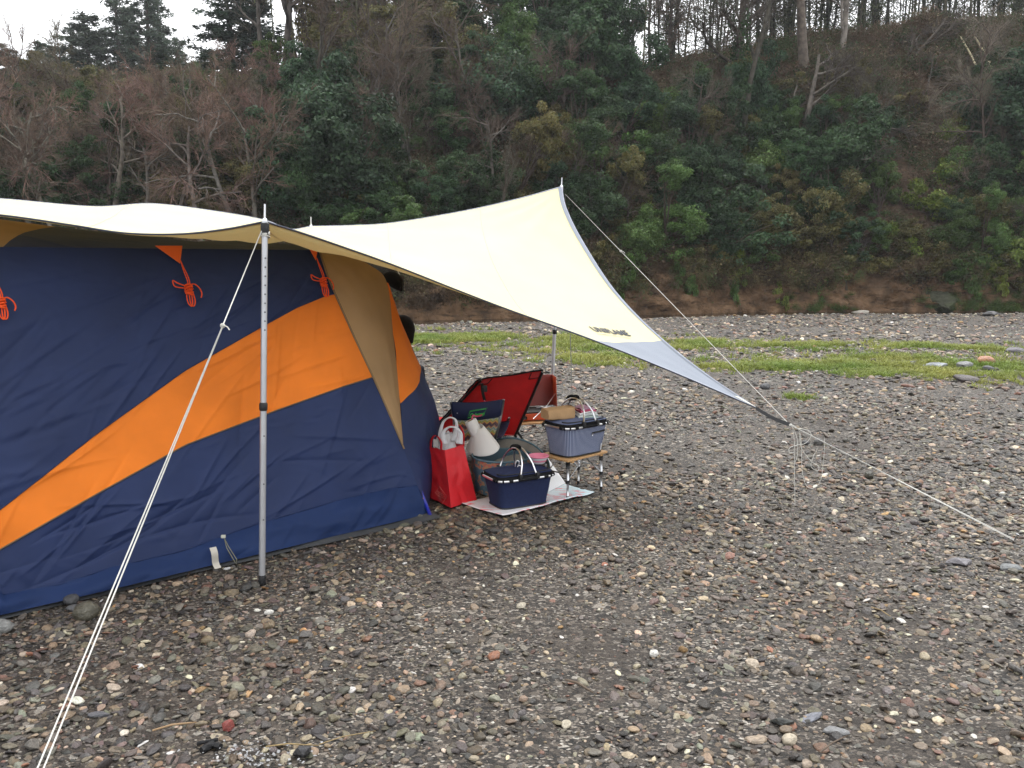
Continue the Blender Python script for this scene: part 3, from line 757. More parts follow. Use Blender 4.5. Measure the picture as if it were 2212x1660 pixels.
# --- evergreens on the slope
for px, py, s, c in [(250, 470, 1.4, GREEN_D), (330, 380, 1.2, GREEN_D), (180, 340, 1.0, GREEN_D), (420, 350, 1.2, GREEN_D), (60, 480, 1.3, GREEN_D), (70, 300, .9, GREEN_D), (480, 460, 1.2, GREEN_D), (545, 250, .8, GREEN_M), (420, 200, .7, GREEN_M), (610, 200, 1.0, GREEN_M), (400, 470, 1.0, OLIVE), (530, 470, 1.1, OLIVE), (120, 240, .7, GREEN_D), (270, 240, .7, GREEN_D), (350, 230, .7, OLIVE), (20, 240, .7, GREEN_D),
                     (690, 400, 1.9, GREEN_B), (640, 470, 1.5, GREEN_B), (740, 480, 1.6, GREEN_B), (700, 310, 1.5, GREEN_B), (790, 350, 1.2, GREEN_D), (845, 270, 1.3, OLIVE), (930, 300, 1.2, GREEN_D), (1050, 330, 1.7, GREEN_B), (1060, 260, 1.3, GREEN_B), (1000, 220, 1.4, OLIVE), (1130, 280, 1.5, GREEN_D), (1210, 240, 1.6, GREEN_D), (1290, 220, 1.5, GREEN_B), (1350, 235, 1.2, GREEN_B), (950, 520, .9, GREEN_B), (860, 560, .9, GREEN_M), (1120, 190, 1.5, GREEN_M), (900, 170, 1.5, OLIVE), (800, 190, 1.4, OLIVE), (860, 470, 1.0, GREEN_D), (1000, 470, 1.0, GREEN_D),
                     (1250, 340, 1.3, GREEN_D), (1330, 330, 1.2, GREEN_B), (1230, 470, 1.2, GREEN_D), (1300, 410, 1.1, GREEN_M), (1390, 420, 1.3, GREEN_D), (1450, 330, 1.2, GREEN_B), (1520, 290, 1.1, GREEN_D), (1480, 410, 1.2, GREEN_B), (1540, 380, 1.1, GREEN_D), (1600, 350, 1.0, GREEN_D), (1640, 420, 1.0, GREEN_M), (1690, 370, 1.1, GREEN_D), (1560, 555, 1.55, GREEN_B), (1440, 540, 1.1, GREEN_M), (1370, 570, .9, GREEN_M), (1760, 330, 1.0, GREEN_B), (1830, 430, 1.6, GREEN_D), (1790, 500, 1.1, GREEN_D), (1880, 370, 1.1, GREEN_B), (1740, 460, 1.1, GREEN_D), (1650, 540, .9, OLIVE), (1720, 560, .9, OLIVE), (1860, 540, .8, GREEN_M), (1700, 260, .8, GREEN_D),
                     (2160, 330, 1.7, GREEN_B), (2220, 400, 1.8, GREEN_B), (2140, 430, 1.3, GREEN_D), (2215, 260, 1.4, GREEN_D), (2215, 520, 1.2, GREEN_M), (2130, 540, 1.0, OLIVE), (2060, 550, .8, GREEN_M), (1960, 560, .7, OLIVE), (1500, 250, .8, GREEN_D), (2300, 450, 1.8, GREEN_D), (2330, 330, 1.8, GREEN_B)]:
    grow('evergreen', px, py + 25, s * .95, c, LEAFY, 'evergreen_tree', 'tree', tilt=.08)
# --- shrubs: pale young growth and creepers low on the bank
for px, py, s, c in [(2010, 480, .85, GREEN_Y), (2030, 410, .75, GREEN_Y), (1950, 560, .6, GREEN_Y), (2060, 330, .8, GREEN_Y), (2095, 300, .7, GREEN_Y), (1420, 480, .6, GREEN_Y), (1400, 560, .6, GREEN_Y), (1350, 500, .6, GREEN_M), (1640, 340, .6, GREEN_M), (1680, 410, .7, GREEN_M), (1900, 450, .6, GREEN_M), (2180, 590, .8, GREEN_Y), (2110, 600, .6, GREEN_M), (2090, 500, .7, OLIVE), (1760, 590, .6, OLIVE), (1830, 600, .6, OLIVE), (1650, 600, .5, OLIVE), (1480, 600, .6, OLIVE), (1340, 610, .55, GREEN_M), (1560, 600, .6, OLIVE), (1690, 610, .45, GREEN_Y), (1900, 590, .6, OLIVE), (1990, 600, .6, OLIVE), (2050, 610, .5, GREEN_M), (900, 610, .7, GREEN_M), (960, 600, .7, GREEN_M), (1010, 610, .5, GREEN_M), (940, 560, .8, OLIVE), (880, 580, .8, GREEN_D), (2212, 620, .6, OLIVE), (1600, 590, .6, GREEN_M), (1290, 600, .6, OLIVE), (2150, 610, .6, OLIVE), (1960, 250, .6, OLIVE), (1700, 215, .7, OLIVE), (1580, 230, .7, OLIVE), (2140, 245, .55, OLIVE), (1420, 240, .6, OLIVE)]:
    grow('shrub', px, py, s, c, SHRUB, 'shrub', 'shrub', tilt=.1, zs=random.uniform(.9, 1.35), lift=-.05)
for px, py, s in [(1480, 640, .35), (1690, 655, .32), (1770, 640, .3), (2140, 640, .4), (1580, 650, .35), (1345, 640, .4), (2090, 650, .4)]:    # creepers hanging over the soil face
    grow('creeper', px, py, s, GREEN_Y if px in (1690, 2140) else GREEN_M, SHRUB, 'creeper', 'creeper', zs=2.2, lift=-.15)
# two dead bamboo culms leaning on the slope, and one pale stem by the water
for a, b, lab in [((2075, 80, 38.5), (2118, 165, 35.8), 'left one of two pale dead bamboo culms leaning on the upper slope'), ((2105, 78, 38.5), (2148, 158, 36.0), 'right one of two pale dead bamboo culms leaning on the upper slope'), ((849, 560, 24.6), (877, 645, 23.9), 'thin pale dead stem leaning by the bank behind the tent')]:
    A_, B_ = at(*a), at(*b)
    mb = MB(); mb.tube([A_, A_.lerp(B_, .5) + Vector((.03, 0, .04)), B_], [.03, .036, .04] if a[0] > 1000 else [.012, .015, .018], 7)
    o = mb.build('dead_stem', M('dead_culm', (.42, .36, .22), .6, var=.25, vscale=6), off=B_); o.location = B_
    tag(o, lab, 'dead stem')

# --- dry brush and leaf litter over the slope: nobody could count it
def make_brush():
    protos = []
    BR = newmat('dry_brush'); m, n, l, p = BR
    at_ = n.new('ShaderNodeAttribute'); at_.attribute_type = 'INSTANCER'; at_.attribute_name = 'tone'
    l.new(at_.outputs['Color'], p.inputs['Base Color']); p.inputs['Roughness'].default_value = .9; p.inputs['Specular IOR Level'].default_value = .1
    for k in range(5):
        rr = random.Random(300 + k); mb = MB()
        for s in range(46):
            a = rr.uniform(0, 6.28); r0 = rr.uniform(0, .35); L = rr.uniform(.25, .95); d = Vector((rr.gauss(0, .55), rr.gauss(0, .55), 1)).normalized()
            b = Vector((r0 * math.cos(a), r0 * math.sin(a), -.05)); mid = b + d * L * .55 + Vector((rr.gauss(0, .06), rr.gauss(0, .06), 0)); e = b + d * L + Vector((rr.gauss(0, .18), rr.gauss(0, .18), -.12))
            mb.tube([b, mid, e], [.008, .006, .003], 3, caps=False)
        if k > 1:
            rg = np.random.default_rng(300 + k); n_ = 170
            c = rg.normal(0, .32, (n_, 3)); c[:, 2] = np.abs(c[:, 2]) * .9
            V, T = add_leaves(c, rg.normal(0, 1, (n_, 3)), .055, rg, .4, 1.8)
            mb.add(V, [(4 * i, 4 * i + 1, 4 * i + 2, 4 * i + 3) for i in range(n_)])
        o = mb.build('brush_shape%02d' % k, m, smooth=False); col.objects.unlink(o); protos.append(o)
    pts, rot, scl, idx, C = [], [], [], [], []
    for _ in range(19000):
        x = rng.uniform(-46, 52); s = rng.uniform(1.5, 17); y = yb(x) + s
        if abs(x) > y * 1.15: continue
        bare = math.hypot((x - 13.3) / 2.2, (s - 4.6) / 3.2) < 1
        if bare and rng.random() < .75: continue
        z = hill_z(x, y); f = rng.random()
        pts.append((x, y, z)); q = rng.uniform(.5, 1.25) * (.6 if s < 1.6 else 1); scl.append((q, q, q * rng.uniform(.6, 1.1))); rot.append((rng.normal(0, .2), rng.normal(0, .2), rng.uniform(0, 6.28)))
        if f < .5: c = np.array((.118, .080, .054)); i = rng.integers(0, 5)
        elif f < .68: c = np.array((.17, .135, .085)); i = rng.integers(0, 5)
        else: c = np.array((.055, .078, .034)); i = rng.integers(2, 5)
        idx.append(i); C.append(c * rng.uniform(.6, 1.35))
    for _ in range(2400):           # dead creeper and roots hanging over the soil face
        x = rng.uniform(-6, 26); s = rng.uniform(.35, 1.9); y = yb(x) + s
        if fbm(x * .7, 1.0, 14.0, 3) < rng.uniform(-.5, .35): continue
        pts.append((x, y - .28, hill_z(x, y) + .05)); q = rng.uniform(.35, .95); scl.append((q, q, q)); rot.append((rng.uniform(1.7, 2.9), rng.normal(0, .35), rng.normal(0, .5)))
        c = np.array([(.10, .07, .045), (.15, .12, .06), (.07, .085, .035), (.05, .035, .025)][rng.integers(0, 4)]); idx.append(rng.integers(0, 5)); C.append(c * rng.uniform(.6, 1.3))
    for _ in range(420):            # tufts along the water
        x = rng.uniform(8, 26); s = rng.uniform(-.05, .5)
        if fbm(x * .6, 4.0, 3.0, 2) < rng.uniform(-.2, .5): continue
        pts.append((x, yb(x) + s - .2, hill_z(x, yb(x) + max(0, s)) * .6 - .05)); q = rng.uniform(.2, .45); scl.append((q, q, q)); rot.append((rng.normal(0, .3), rng.normal(0, .3), rng.uniform(0, 6.28)))
        idx.append(rng.integers(2, 5)); C.append(np.array((.062, .092, .028)) * rng.uniform(.6, 1.3))
    g = scatter('undergrowth', pts, rot, scl, idx, C, protos)
    tag(g, 'tangled dry brush and ferns covering the wooded slope', 'undergrowth', kind='stuff')
make_brush()

# --- labels: which one of its kind, in which band of the slope, counted from the left
ORD = ['first', 'second', 'third', 'fourth', 'fifth', 'sixth', 'seventh', 'eighth', 'ninth', 'tenth', 'eleventh', 'twelfth', 'thirteenth', 'fourteenth', 'fifteenth', 'sixteenth', 'seventeenth', 'eighteenth', 'nineteenth', 'twentieth']
def nth(i):
    if i < 20: return ORD[i]
    t, u = divmod(i + 1, 10); T_ = ['', '', 'twenty', 'thirty', 'forty', 'fifty', 'sixty', 'seventy', 'eighty', 'ninety'][t]
    return (T_[:-1] + 'ieth') if u == 0 else T_ + '-' + ORD[u - 1]
LOOK = {'conifer': 'thin hazy conifer', 'evergreen': 'dark leafy evergreen', 'bamboo': 'slender bamboo culm', 'bare': 'leafless twiggy tree', 'shrub': 'low leafy shrub', 'creeper': 'green creeper', 'big': 'bare tree'}
GRP = {'conifer': 'conifers on the left skyline', 'evergreen': 'evergreens on the wooded slope', 'bamboo': 'bamboo along the crest', 'bare': 'bare trees on the slope', 'shrub': 'shrubs on the slope', 'creeper': 'creepers over the soil bank', 'big': 'big trees on the crest'}
def zone(kind, px, py):
    if kind == 'conifer': return 'on the left skyline'
    side = 'left of the tall wood' if px < 650 else ('in the tall middle wood' if px < 1395 else 'right of the tall wood')
    if kind == 'bamboo': return 'in the tall middle wood' if px < 1395 else ('on the right crest, left of the thick grey trunk' if px < 1735 else ('on the right crest beside the pale forked trunk' if px < 1960 else 'on the far right crest above the dead culms'))
    if kind == 'creeper': return 'hanging over the soil bank'
    band = 'high on the slope' if py < 290 else ('halfway up the slope' if py < 430 else 'low on the slope')
    return band + ', ' + side
buckets = {}
for k, e, px, py, d, has in PLANTS:
    e['group'] = GRP[k]
    if not has: buckets.setdefault((k, zone(k, px, py)), []).append((px, e))
for (k, z), L_ in buckets.items():
    L_.sort(key=lambda t: t[0])
    for i, (px, e) in enumerate(L_): e['label'] = '%s %s, %s from left' % (LOOK[k], z, nth(i)) if len(L_) > 1 else '%s %s' % (LOOK[k], z)
# ================================================================== tent
def fabric(name, color, rough=.7, spec=.16, transl=0.06, crink=.5, dirt=None):
    """woven nylon: fine weave, soft crumples that run up to the right"""
    m, n, l, p = newmat(name)
    tc = n.new('ShaderNodeTexCoord'); mp = n.new('ShaderNodeMapping'); mp.inputs['Rotation'].default_value = (R(25), R(-32), R(40)); mp.inputs['Scale'].default_value = (1.0, 3.2, 3.2)
    l.new(tc.outputs['Object'], mp.inputs[0])
    t = n.new('ShaderNodeTexNoise'); t.inputs['Scale'].default_value = 2.6; t.inputs['Detail'].default_value = 3; t.inputs['Distortion'].default_value = .8
    t.noise_type = 'RIDGED_MULTIFRACTAL' if hasattr(t, 'noise_type') else t.noise_type
    l.new(mp.outputs[0], t.inputs['Vector'])
    t2 = n.new('ShaderNodeTexNoise'); t2.inputs['Scale'].default_value = 420; t2.inputs['Detail'].default_value = 1; l.new(tc.outputs['Object'], t2.inputs['Vector'])
    ad = n.new('ShaderNodeMath'); ad.operation = 'MULTIPLY_ADD'; l.new(t2.outputs[0], ad.inputs[0]); ad.inputs[1].default_value = .03; l.new(t.outputs[0], ad.inputs[2])
    b = n.new('ShaderNodeBump'); b.inputs['Strength'].default_value = crink; b.inputs['Distance'].default_value = .012
    l.new(ad.outputs[0], b.inputs['Height']); l.new(b.outputs[0], p.inputs['Normal'])
    t3 = n.new('ShaderNodeTexNoise'); t3.inputs['Scale'].default_value = 3; t3.inputs['Detail'].default_value = 5; l.new(tc.outputs['Object'], t3.inputs['Vector'])
    r = n.new('ShaderNodeMapRange'); r.inputs[1].default_value = .3; r.inputs[2].default_value = .7; r.inputs[3].default_value = .86; r.inputs[4].default_value = 1.12; l.new(t3.outputs[0], r.inputs[0])
    mx = n.new('ShaderNodeMix'); mx.data_type = 'RGBA'; mx.blend_type = 'MULTIPLY'; mx.inputs[0].default_value = 1; mx.inputs[6].default_value = c4(color); l.new(r.outputs[0], mx.inputs[7])
    l.new(mx.outputs[2], p.inputs['Base Color']); p.inputs['Roughness'].default_value = rough; p.inputs['Specular IOR Level'].default_value = spec
    if transl:
        tr = n.new('ShaderNodeBsdfTranslucent'); l.new(mx.outputs[2], tr.inputs[0]); ms = n.new('ShaderNodeMixShader'); ms.inputs[0].default_value = transl
        out = [q for q in n if q.type == 'OUTPUT_MATERIAL'][0]
        l.new(p.outputs[0], ms.inputs[1]); l.new(tr.outputs[0], ms.inputs[2]); l.new(ms.outputs[0], out.inputs[0])
    return m
F_BLUE = fabric('navy_nylon', (.014, .026, .082), spec=.24, rough=.6, crink=.7); F_SKIRT = fabric('blue_skirt_nylon', (.012, .027, .086), crink=.8)
F_ORANGE = fabric('orange_nylon', (.78, .20, .022), transl=.15, crink=.35); F_TAN = fabric('tan_nylon', (.36, .23, .115), transl=.1, crink=.3)
F_BLACK = M('black_fabric', (.008, .008, .009), .8, .2); M_ROPE_O = M('orange_cord', (.80, .085, .012), .7, bump=.5, bscale=300, bdist=.002)
M_BLUEPOLE = M('blue_pole_paint', (.012, .022, .26), .3, .5); M_ALU = M('aluminium', (.62, .63, .65), .38, .5, 1.0, var=.08, vscale=30)
M_POLE = M('pole_aluminium', (.48, .49, .51), .42, .5, .75, var=.1, vscale=12); M_BLK = M('black_plastic', (.012, .012, .013), .5, .4)
M_WROPE = M('white_cord', (.56, .55, .51), .75, .2, var=.12, vscale=60, bump=.6, bscale=260, bdist=.002); M_SHEET = M('grey_groundsheet', (.05, .052, .055), .6, .3, var=.2, vscale=5)

P0, P1 = G(0, 1335), G(925, 1115)
e_t = (P1 - P0); TL_ = e_t.length; e_t.normalize()
e_in = Vector((-e_t.y, e_t.x, 0))
LEAN, HZ = .45, 1.62
e_h = Vector((e_in.x * LEAN, e_in.y * LEAN, HZ)); HH = e_h.length; e_h.normalize()
face_n = e_t.cross(e_h); face_n = -face_n if face_n.y > 0 else face_n
def px_th(px, py):
    v = ray(px, py); o = Vector((0, 0, EYE)); k = (P0 - o).dot(face_n) / v.dot(face_n)
    q = o + v * k - P0; return q.dot(e_t), q.dot(e_h)
def curve_th(pts): 
    a = [px_th(*p) for p in pts]; a.sort(); return np.array([p[0] for p in a]), np.array([p[1] for p in a])
RIGHT = [(690, 545), (708, 600), (725, 640), (765, 730), (805, 815), (840, 895), (872, 970), (900, 1045), (925, 1115)]
rt = sorted([px_th(*p)[::-1] for p in RIGHT]); rt_h = [p[0] for p in rt]; rt_t = [p[1] for p in rt]
def t_right(h): return float(np.interp(h, rt_h, rt_t))
def t_left(h): return -1.55 + .35 * h / HH
C_SEAM = curve_th([(0, 1285), (130, 1262), (240, 1225), (400, 1188), (560, 1130), (740, 1078), (840, 1055), (905, 1048)])
C_LOW = curve_th([(0, 1187), (200, 1072), (400, 962), (600, 886), (740, 836), (806, 815)])
C_UP = curve_th([(0, 1100), (200, 943), (400, 800), (572, 702), (640, 665), (700, 640), (726, 634)])
def hcurve(c):
    T, Hh = c
    def f(t):
        if t < T[0]: return max(.12, Hh[0] + (Hh[3] - Hh[0]) / (T[3] - T[0]) * (t - T[0]))
        return float(np.interp(t, T, Hh))
    return f
h_seam, h_low, h_up = hcurve(C_SEAM), hcurve(C_LOW), hcurve(C_UP)
def h_base(t): return 0.015
def h_top(t): return HH
_cr = random.Random(91); CREASE = []
for _k in range(230):      # pulled folds: mostly running up to the right, some level ones low on the wall
    t0 = _cr.uniform(-1.4, 2.3); h0 = _cr.uniform(.1, HH - .15); low = h0 < .75
    ang = _cr.gauss(R(32), R(20)) if not low else _cr.choice([_cr.gauss(R(14), R(14)), _cr.gauss(R(48), R(14))])
    CREASE.append((t0, h0, math.cos(ang), math.sin(ang), _cr.uniform(.10, .42), _cr.uniform(.008, .022), _cr.choice([-1, 1, 1]) * _cr.uniform(.003, .012), _cr.uniform(-.25, .25)))
CRA = np.array(CREASE)
def wr(t, h):
    """relief of the wall cloth: slack billows, long pulled folds, small crumples"""
    edge = min(1, max(0, (HH - h) / .25))
    a = .034 * noise.noise((t * .9, h * .8, 3.0))
    u = t * .72 + h * .66; v = -t * .66 + h * .72
    a += .024 * noise.noise((u * .8 + .4 * noise.noise((t * 2, h * 2, 8)), v * 3.2, 5.0))
    dt, dh = t - CRA[:, 0], h - CRA[:, 1]
    al = dt * CRA[:, 2] + dh * CRA[:, 3]; ac = -dt * CRA[:, 3] + dh * CRA[:, 2] - CRA[:, 7] * al * al
    k = np.clip(1 - (al / CRA[:, 4]) ** 2, 0, 1)
    a += float((CRA[:, 6] * k * np.exp(-np.where(ac > 0, ac / CRA[:, 5], -ac / (CRA[:, 5] * .35)))).sum())
    return a * edge
def face_pt(a, h, off=0.0):
    t = lerp(t_left(h), t_right(h), a)
    k = wr(t, h) + off
    k *= min(1, (1 - a) * 14 + .15)
    return P0 + e_t * t + e_h * h + face_n * k
def solve(f, a):
    h = .8
    for _ in range(25): h = .5 * h + .5 * f(lerp(t_left(h), t_right(h), a))
    return h
tent = thing('tent', 'big navy and orange camping tent with tan corner panels under the tarp', 'tent', (P1.x, P1.y, 0))
NA = 330
def band(f0, f1, rows, name, mat, bulge=0.0, lab=None):
    P = []
    for i in range(NA + 1):
        a = i / NA; h0, h1 = solve(f0, a), solve(f1, a); h1 = max(h1, h0 + .002); line = []
        for j in range(rows + 1):
            f = j / rows; h = lerp(h0, h1, f); b = 0
            if bulge:
                t = lerp(t_left(h), t_right(h), a)
                b = bulge * (math.sin(math.pi * min(1, f * 1.0)) * (1 + 2.2 * noise.noise((t * 1.9, h * 3, 1.0)))) + .05 * (1 - f) ** 2 + .022 * noise.noise((t * 4 + h * 5, h * 11, 4.0)) * math.sin(math.pi * f) + .012 * abs(noise.noise((t * 7 - h * 9, h * 6, 6.0)))
            line.append(face_pt(a, h, b))
        P.append(line)
    mb = MB(); mb.grid(P); o = mb.build(name, mat, tent)
    if lab: o['label'] = lab
    return o
band(h_base, h_seam, 24, 'skirt', F_SKIRT, .035, 'bright blue skirt along the tent foot')
band(h_seam, h_low, 80, 'wall_panel', F_BLUE, 0, 'lower navy wall panel below the orange band')
band(h_low, h_up, 50, 'stripe_panel', F_ORANGE, 0, 'wide orange band sweeping up the tent wall')
band(h_up, h_top, 90, 'wall_panel', F_BLUE, 0, 'upper navy wall panel above the orange band')
# seam piping where the cloths meet
for f, nm in ((h_seam, 'seam'), (h_low, 'seam'), (h_up, 'seam')):
    mb = MB(); mb.tube([face_pt(i / 90, solve(f, i / 90), .003) for i in range(91)], .004, 5); mb.build(nm, F_BLUE if f is not h_low else M('seam_tape', (.12, .085, .05), .7), tent)
# roof
def top_pt(a): return face_pt(a, HH)
e_up = Vector((0, 0, 1))
def roof_pt(a, g):
    p = top_pt(a); s = g * 2.05
    z = HZ + lerp(.20, .065, sm(a, .38, .95)) * math.sin(min(1, s / .85) * math.pi * .5) ** .9 - max(0, s - .95) ** 2 * .30
    sag = -.02 * math.sin(math.pi * min(1, max(0, a))) + .02 * noise.noise((a * 6, g * 5, 2))
    q = p + e_in * s - e_t * (.20 * s if a > .5 else -.0) * max(0, (a - .5) * 2)
    return Vector((q.x, q.y, z + sag * sm(g, 0, .2)))
tl_top = .16 + (px_th(8, 545)[0] - t_left(HH)) / (t_right(HH) - t_left(HH))
for a0, a1, mat, nm, lab in ((0, tl_top - .16, F_TAN, 'roof_panel', 'tan roof panel at the left end'), (tl_top - .16, 1, F_BLUE, 'roof_panel', 'navy roof panel')):
    P = []
    for i in range(41):
        line = []
        for j in range(25):
            g = j / 24
            sh = .17 * min(1, g * 2.2)            # the tan panel's edge runs up and to the right
            A0 = a0 if a0 == 0 else a0 + sh; A1 = a1 if a1 == 1 else a1 + sh
            line.append(roof_pt(lerp(A0, A1, i / 40), g))
        P.append(line)
    mb = MB(); mb.grid(P); mb.build(nm, mat, tent)['label'] = lab
# tan corner gusset
Lc = [(690, 545), (708, 600), (725, 640), (765, 730), (805, 815), (840, 895), (872, 970)]
L3 = [P0 + e_t * px_th(*p)[0] + e_h * px_th(*p)[1] for p in Lc]
Rc = [(696, 546, 5.1), (752, 553, 5.22), (800, 574, 5.34), (836, 611, 5.45), (849, 720, 5.43), (862, 850, 5.28), (872, 972, 5.08)]
R3 = [at(*p) for p in Rc]
Ls, Rs = spline(L3, 60), spline(R3, 60)
P = []
for i in range(60):
    line = []
    for j in range(25):
        g = j / 24; q = Vector(Ls[i]).lerp(Vector(Rs[i]), g)
        q += face_n * (.05 * math.sin(math.pi * g) * math.sin(math.pi * i / 59) + .006 * noise.noise((i * .12, g * 6, 1)))
        line.append(q)
    P.append(line)
mb = MB(); mb.grid(P); mb.build('corner_panel', F_TAN, tent)['label'] = 'tan triangular panel down the right corner'
mb = MB(); mb.tube([Vector(p) + face_n * .004 for p in Ls], .006, 5); mb.build('seam', M('tan_seam', (.20, .13, .065), .7), tent)
# right end wall
E1 = [at(*p) for p in [(836, 611, 5.45), (849, 720, 5.43), (862, 850, 5.28), (872, 972, 5.08)]] + [P0 + e_t * px_th(*p)[0] + e_h * px_th(*p)[1] for p in [(900, 1045), (922, 1108)]]
E2 = [at(*p) for p in [(838, 612, 5.5), (866, 694, 5.62), (901, 775, 5.72), (944, 886, 5.8), (950, 960, 5.78), (937, 1062, 5.62)]]
E1s, E2s = spline(E1, 70), spline(E2, 70)
def endwall(i, g): 
    q = Vector(E1s[i]).lerp(Vector(E2s[i]), g)
    return q + Vector((1, -.25, 0)) * (.05 * math.sin(math.pi * g) * math.sin(math.pi * i / 69) + .012 * noise.noise((i * .14, g * 4, 6)))
for i0, i1, mat, nm, lab in ((0, 30, F_ORANGE, 'stripe_panel', 'orange band on the right end wall'), (30, 69, F_BLUE, 'wall_panel', 'navy right end wall')):
    mb = MB(); mb.grid([[endwall(i, j / 16) for j in range(17)] for i in range(i0, i1 + 1)]); mb.build(nm, mat, tent)['label'] = lab
# closing walls behind (not seen from the front)
back_top = [roof_pt(a, 1) for a in np.linspace(0, 1, 12)]
back_low = [Vector((p.x, p.y, 0)) + e_in * .35 for p in back_top]
mb = MB(); mb.grid([[a.lerp(b, k / 6) for k in range(7)] for a, b in zip(back_top, back_low)]); mb.build('wall_panel', F_BLUE, tent)
ridge_r = [roof_pt(1, g) for g in np.linspace(0, 1, 10)]
e2_full = [Vector(p) for p in E2s[::7]] 
mb = MB()
far = [ridge_r[9].lerp(back_low[-1], k / 9) for k in range(10)]
mb.grid([[a.lerp(b, k / 8) + Vector((.12 * math.sin(math.pi * k / 8), 0, 0)) for k in range(9)] for a, b in zip(e2_full, far)])
mb.build('wall_panel', F_BLUE, tent)
mb = MB()   # roof corner between gusset and end wall
rr_ = [Vector(p) for p in Rs[:31:3]]
mb.grid([[rr_[min(i, len(rr_) - 1)].lerp(ridge_r[min(i, 9)], k / 6) for k in range(7)] for i in range(10)]); mb.build('roof_panel', F_TAN, tent)
lw = [P0 + e_t * t_left(h) + e_h * h for h in np.linspace(0.015, HH, 10)]
lb = [back_low[0].lerp(back_top[0], k / 9) for k in range(10)]
mb = MB(); mb.grid([[a.lerp(b, k / 8) for k in range(9)] for a, b in zip(lw, lb)]); mb.build('wall_panel', F_BLUE, tent)
# groundsheet lip showing along the foot
gl = []
for i in range(61):
    a = i / 60; t = lerp(-1.55, TL_ + .02, a); w = .05 + .05 * sm(t, .9, 2.2) + .015 * noise.noise((t * 3, 1, 1))
    q = P0 + e_t * t
    gl.append([q + e_in * .25 + Vector((0, 0, .02)), q - e_in * w * .4 + Vector((0, 0, .022)), q - e_in * w + Vector((0, 0, .010))])
mb = MB(); mb.grid(gl); mb.build('groundsheet', M_SHEET, tent)
# blue pole at the corner with its clip
pa, pb = at(903, 1046, 5.02), G(930, 1116, .01)
mb = MB(); mb.tube([pa, pb], .011, 10); mb.build('corner_pole', M_BLUEPOLE, tent)
mb = MB(); mb.box(pa.lerp(pb, .55) + Vector((-.02, 0, .0)), (.012, .01, .05), Matrix.Rotation(.25, 3, 'Y')); mb.build('clip', M('orange_clip', (.5, .13, .03), .5), tent)
# orange pull-out tabs
def tab(px0, px1, py, tipx, tipy):
    q = [px_th(px0, py), px_th(px1, py), px_th(tipx, tipy)]
    V = [P0 + e_t * t + e_h * h + face_n * (wr(t, h) + .012) for t, h in q]
    V += [v + face_n * .004 for v in V]; V[2] += face_n * .02; V[5] += face_n * .02
    mb = MB(); mb.add(V, [(0, 2, 1), (3, 4, 5), (0, 1, 4, 3), (1, 2, 5, 4), (2, 0, 3, 5)]); mb.build('guy_tab', M('orange_tab', (.80, .13, .015), .6), tent, smooth=False)
    return V[5]
tabs = [tab(333, 392, 533, 385, 573), tab(664, 684, 536, 677, 566), tab(-60, -12, 560, -18, 605)]
# label strip and drawcord on the skirt
t_, h_ = px_th(452, 1206); c = P0 + e_t * t_ + e_h * h_ + face_n * .075
mb = MB(); mb.grid([[c + e_t * (.028 * (i - .5)) * 2 * .6 + e_h * (.055 - .11 * j / 6) + e_t * (.012 * (j / 6) ** 2) + face_n * (.012 * math.sin(j)) for j in range(7)] for i in range(2)]); mb.build('care_label', M('label_cloth', (.45, .42, .36), .8), tent)
t_, h_ = px_th(472, 1160); c = P0 + e_t * t_ + e_h * h_ + face_n * .07
mb = MB(); mb.tube([c, c + e_t * .02 - e_h * .06, c + e_t * .05 - e_h * .13, c + e_t * .045 - e_h * .155, c + e_t * .035 - e_h * .13, c + e_t * .008 - e_h * .06, c + e_t * .003], .0022, 5); mb.build('drawcord', M('olive_cord', (.22, .21, .14), .8), tent)
mb = MB(); mb.box(c, (.022, .014, .016), None, .003); mb.build('cord_lock', M('pale_toggle', (.5, .5, .42), .5), tent)
# black vent hood at the top right corner
vc = at(850, 606, 5.62)
mb = MB(); rings = []
for i in range(9):
    f = i / 8; w = .035 + .05 * math.sin(f * math.pi * .8)
    cc = vc + Vector((-.07 + .13 * f, .02, .012 - .05 * f * f))
    rings.append([cc + Vector((0, math.copysign(abs(math.cos(k * .6283)) ** .5, math.cos(k * .6283)) * w * .8, (w * .75 * math.sin(k * .6283) if math.sin(k * .6283) > 0 else -w * .62 * abs(math.sin(k * .6283)) ** .35))) for k in range(10)])
mb.grid(rings, closed_v=True); mb.f.append(tuple(range(8 * 10, 9 * 10))); mb.build('vent_hood', F_BLACK, tent)
FOOT.append([(p.x, p.y) for p in (P0 - e_t * 1.7 - e_in * .02, P1 - e_in * .02 + e_t * .02, Vector((-.5, 5.8, 0)), Vector((-1.2, 7.5, 0)), back_low[0])])

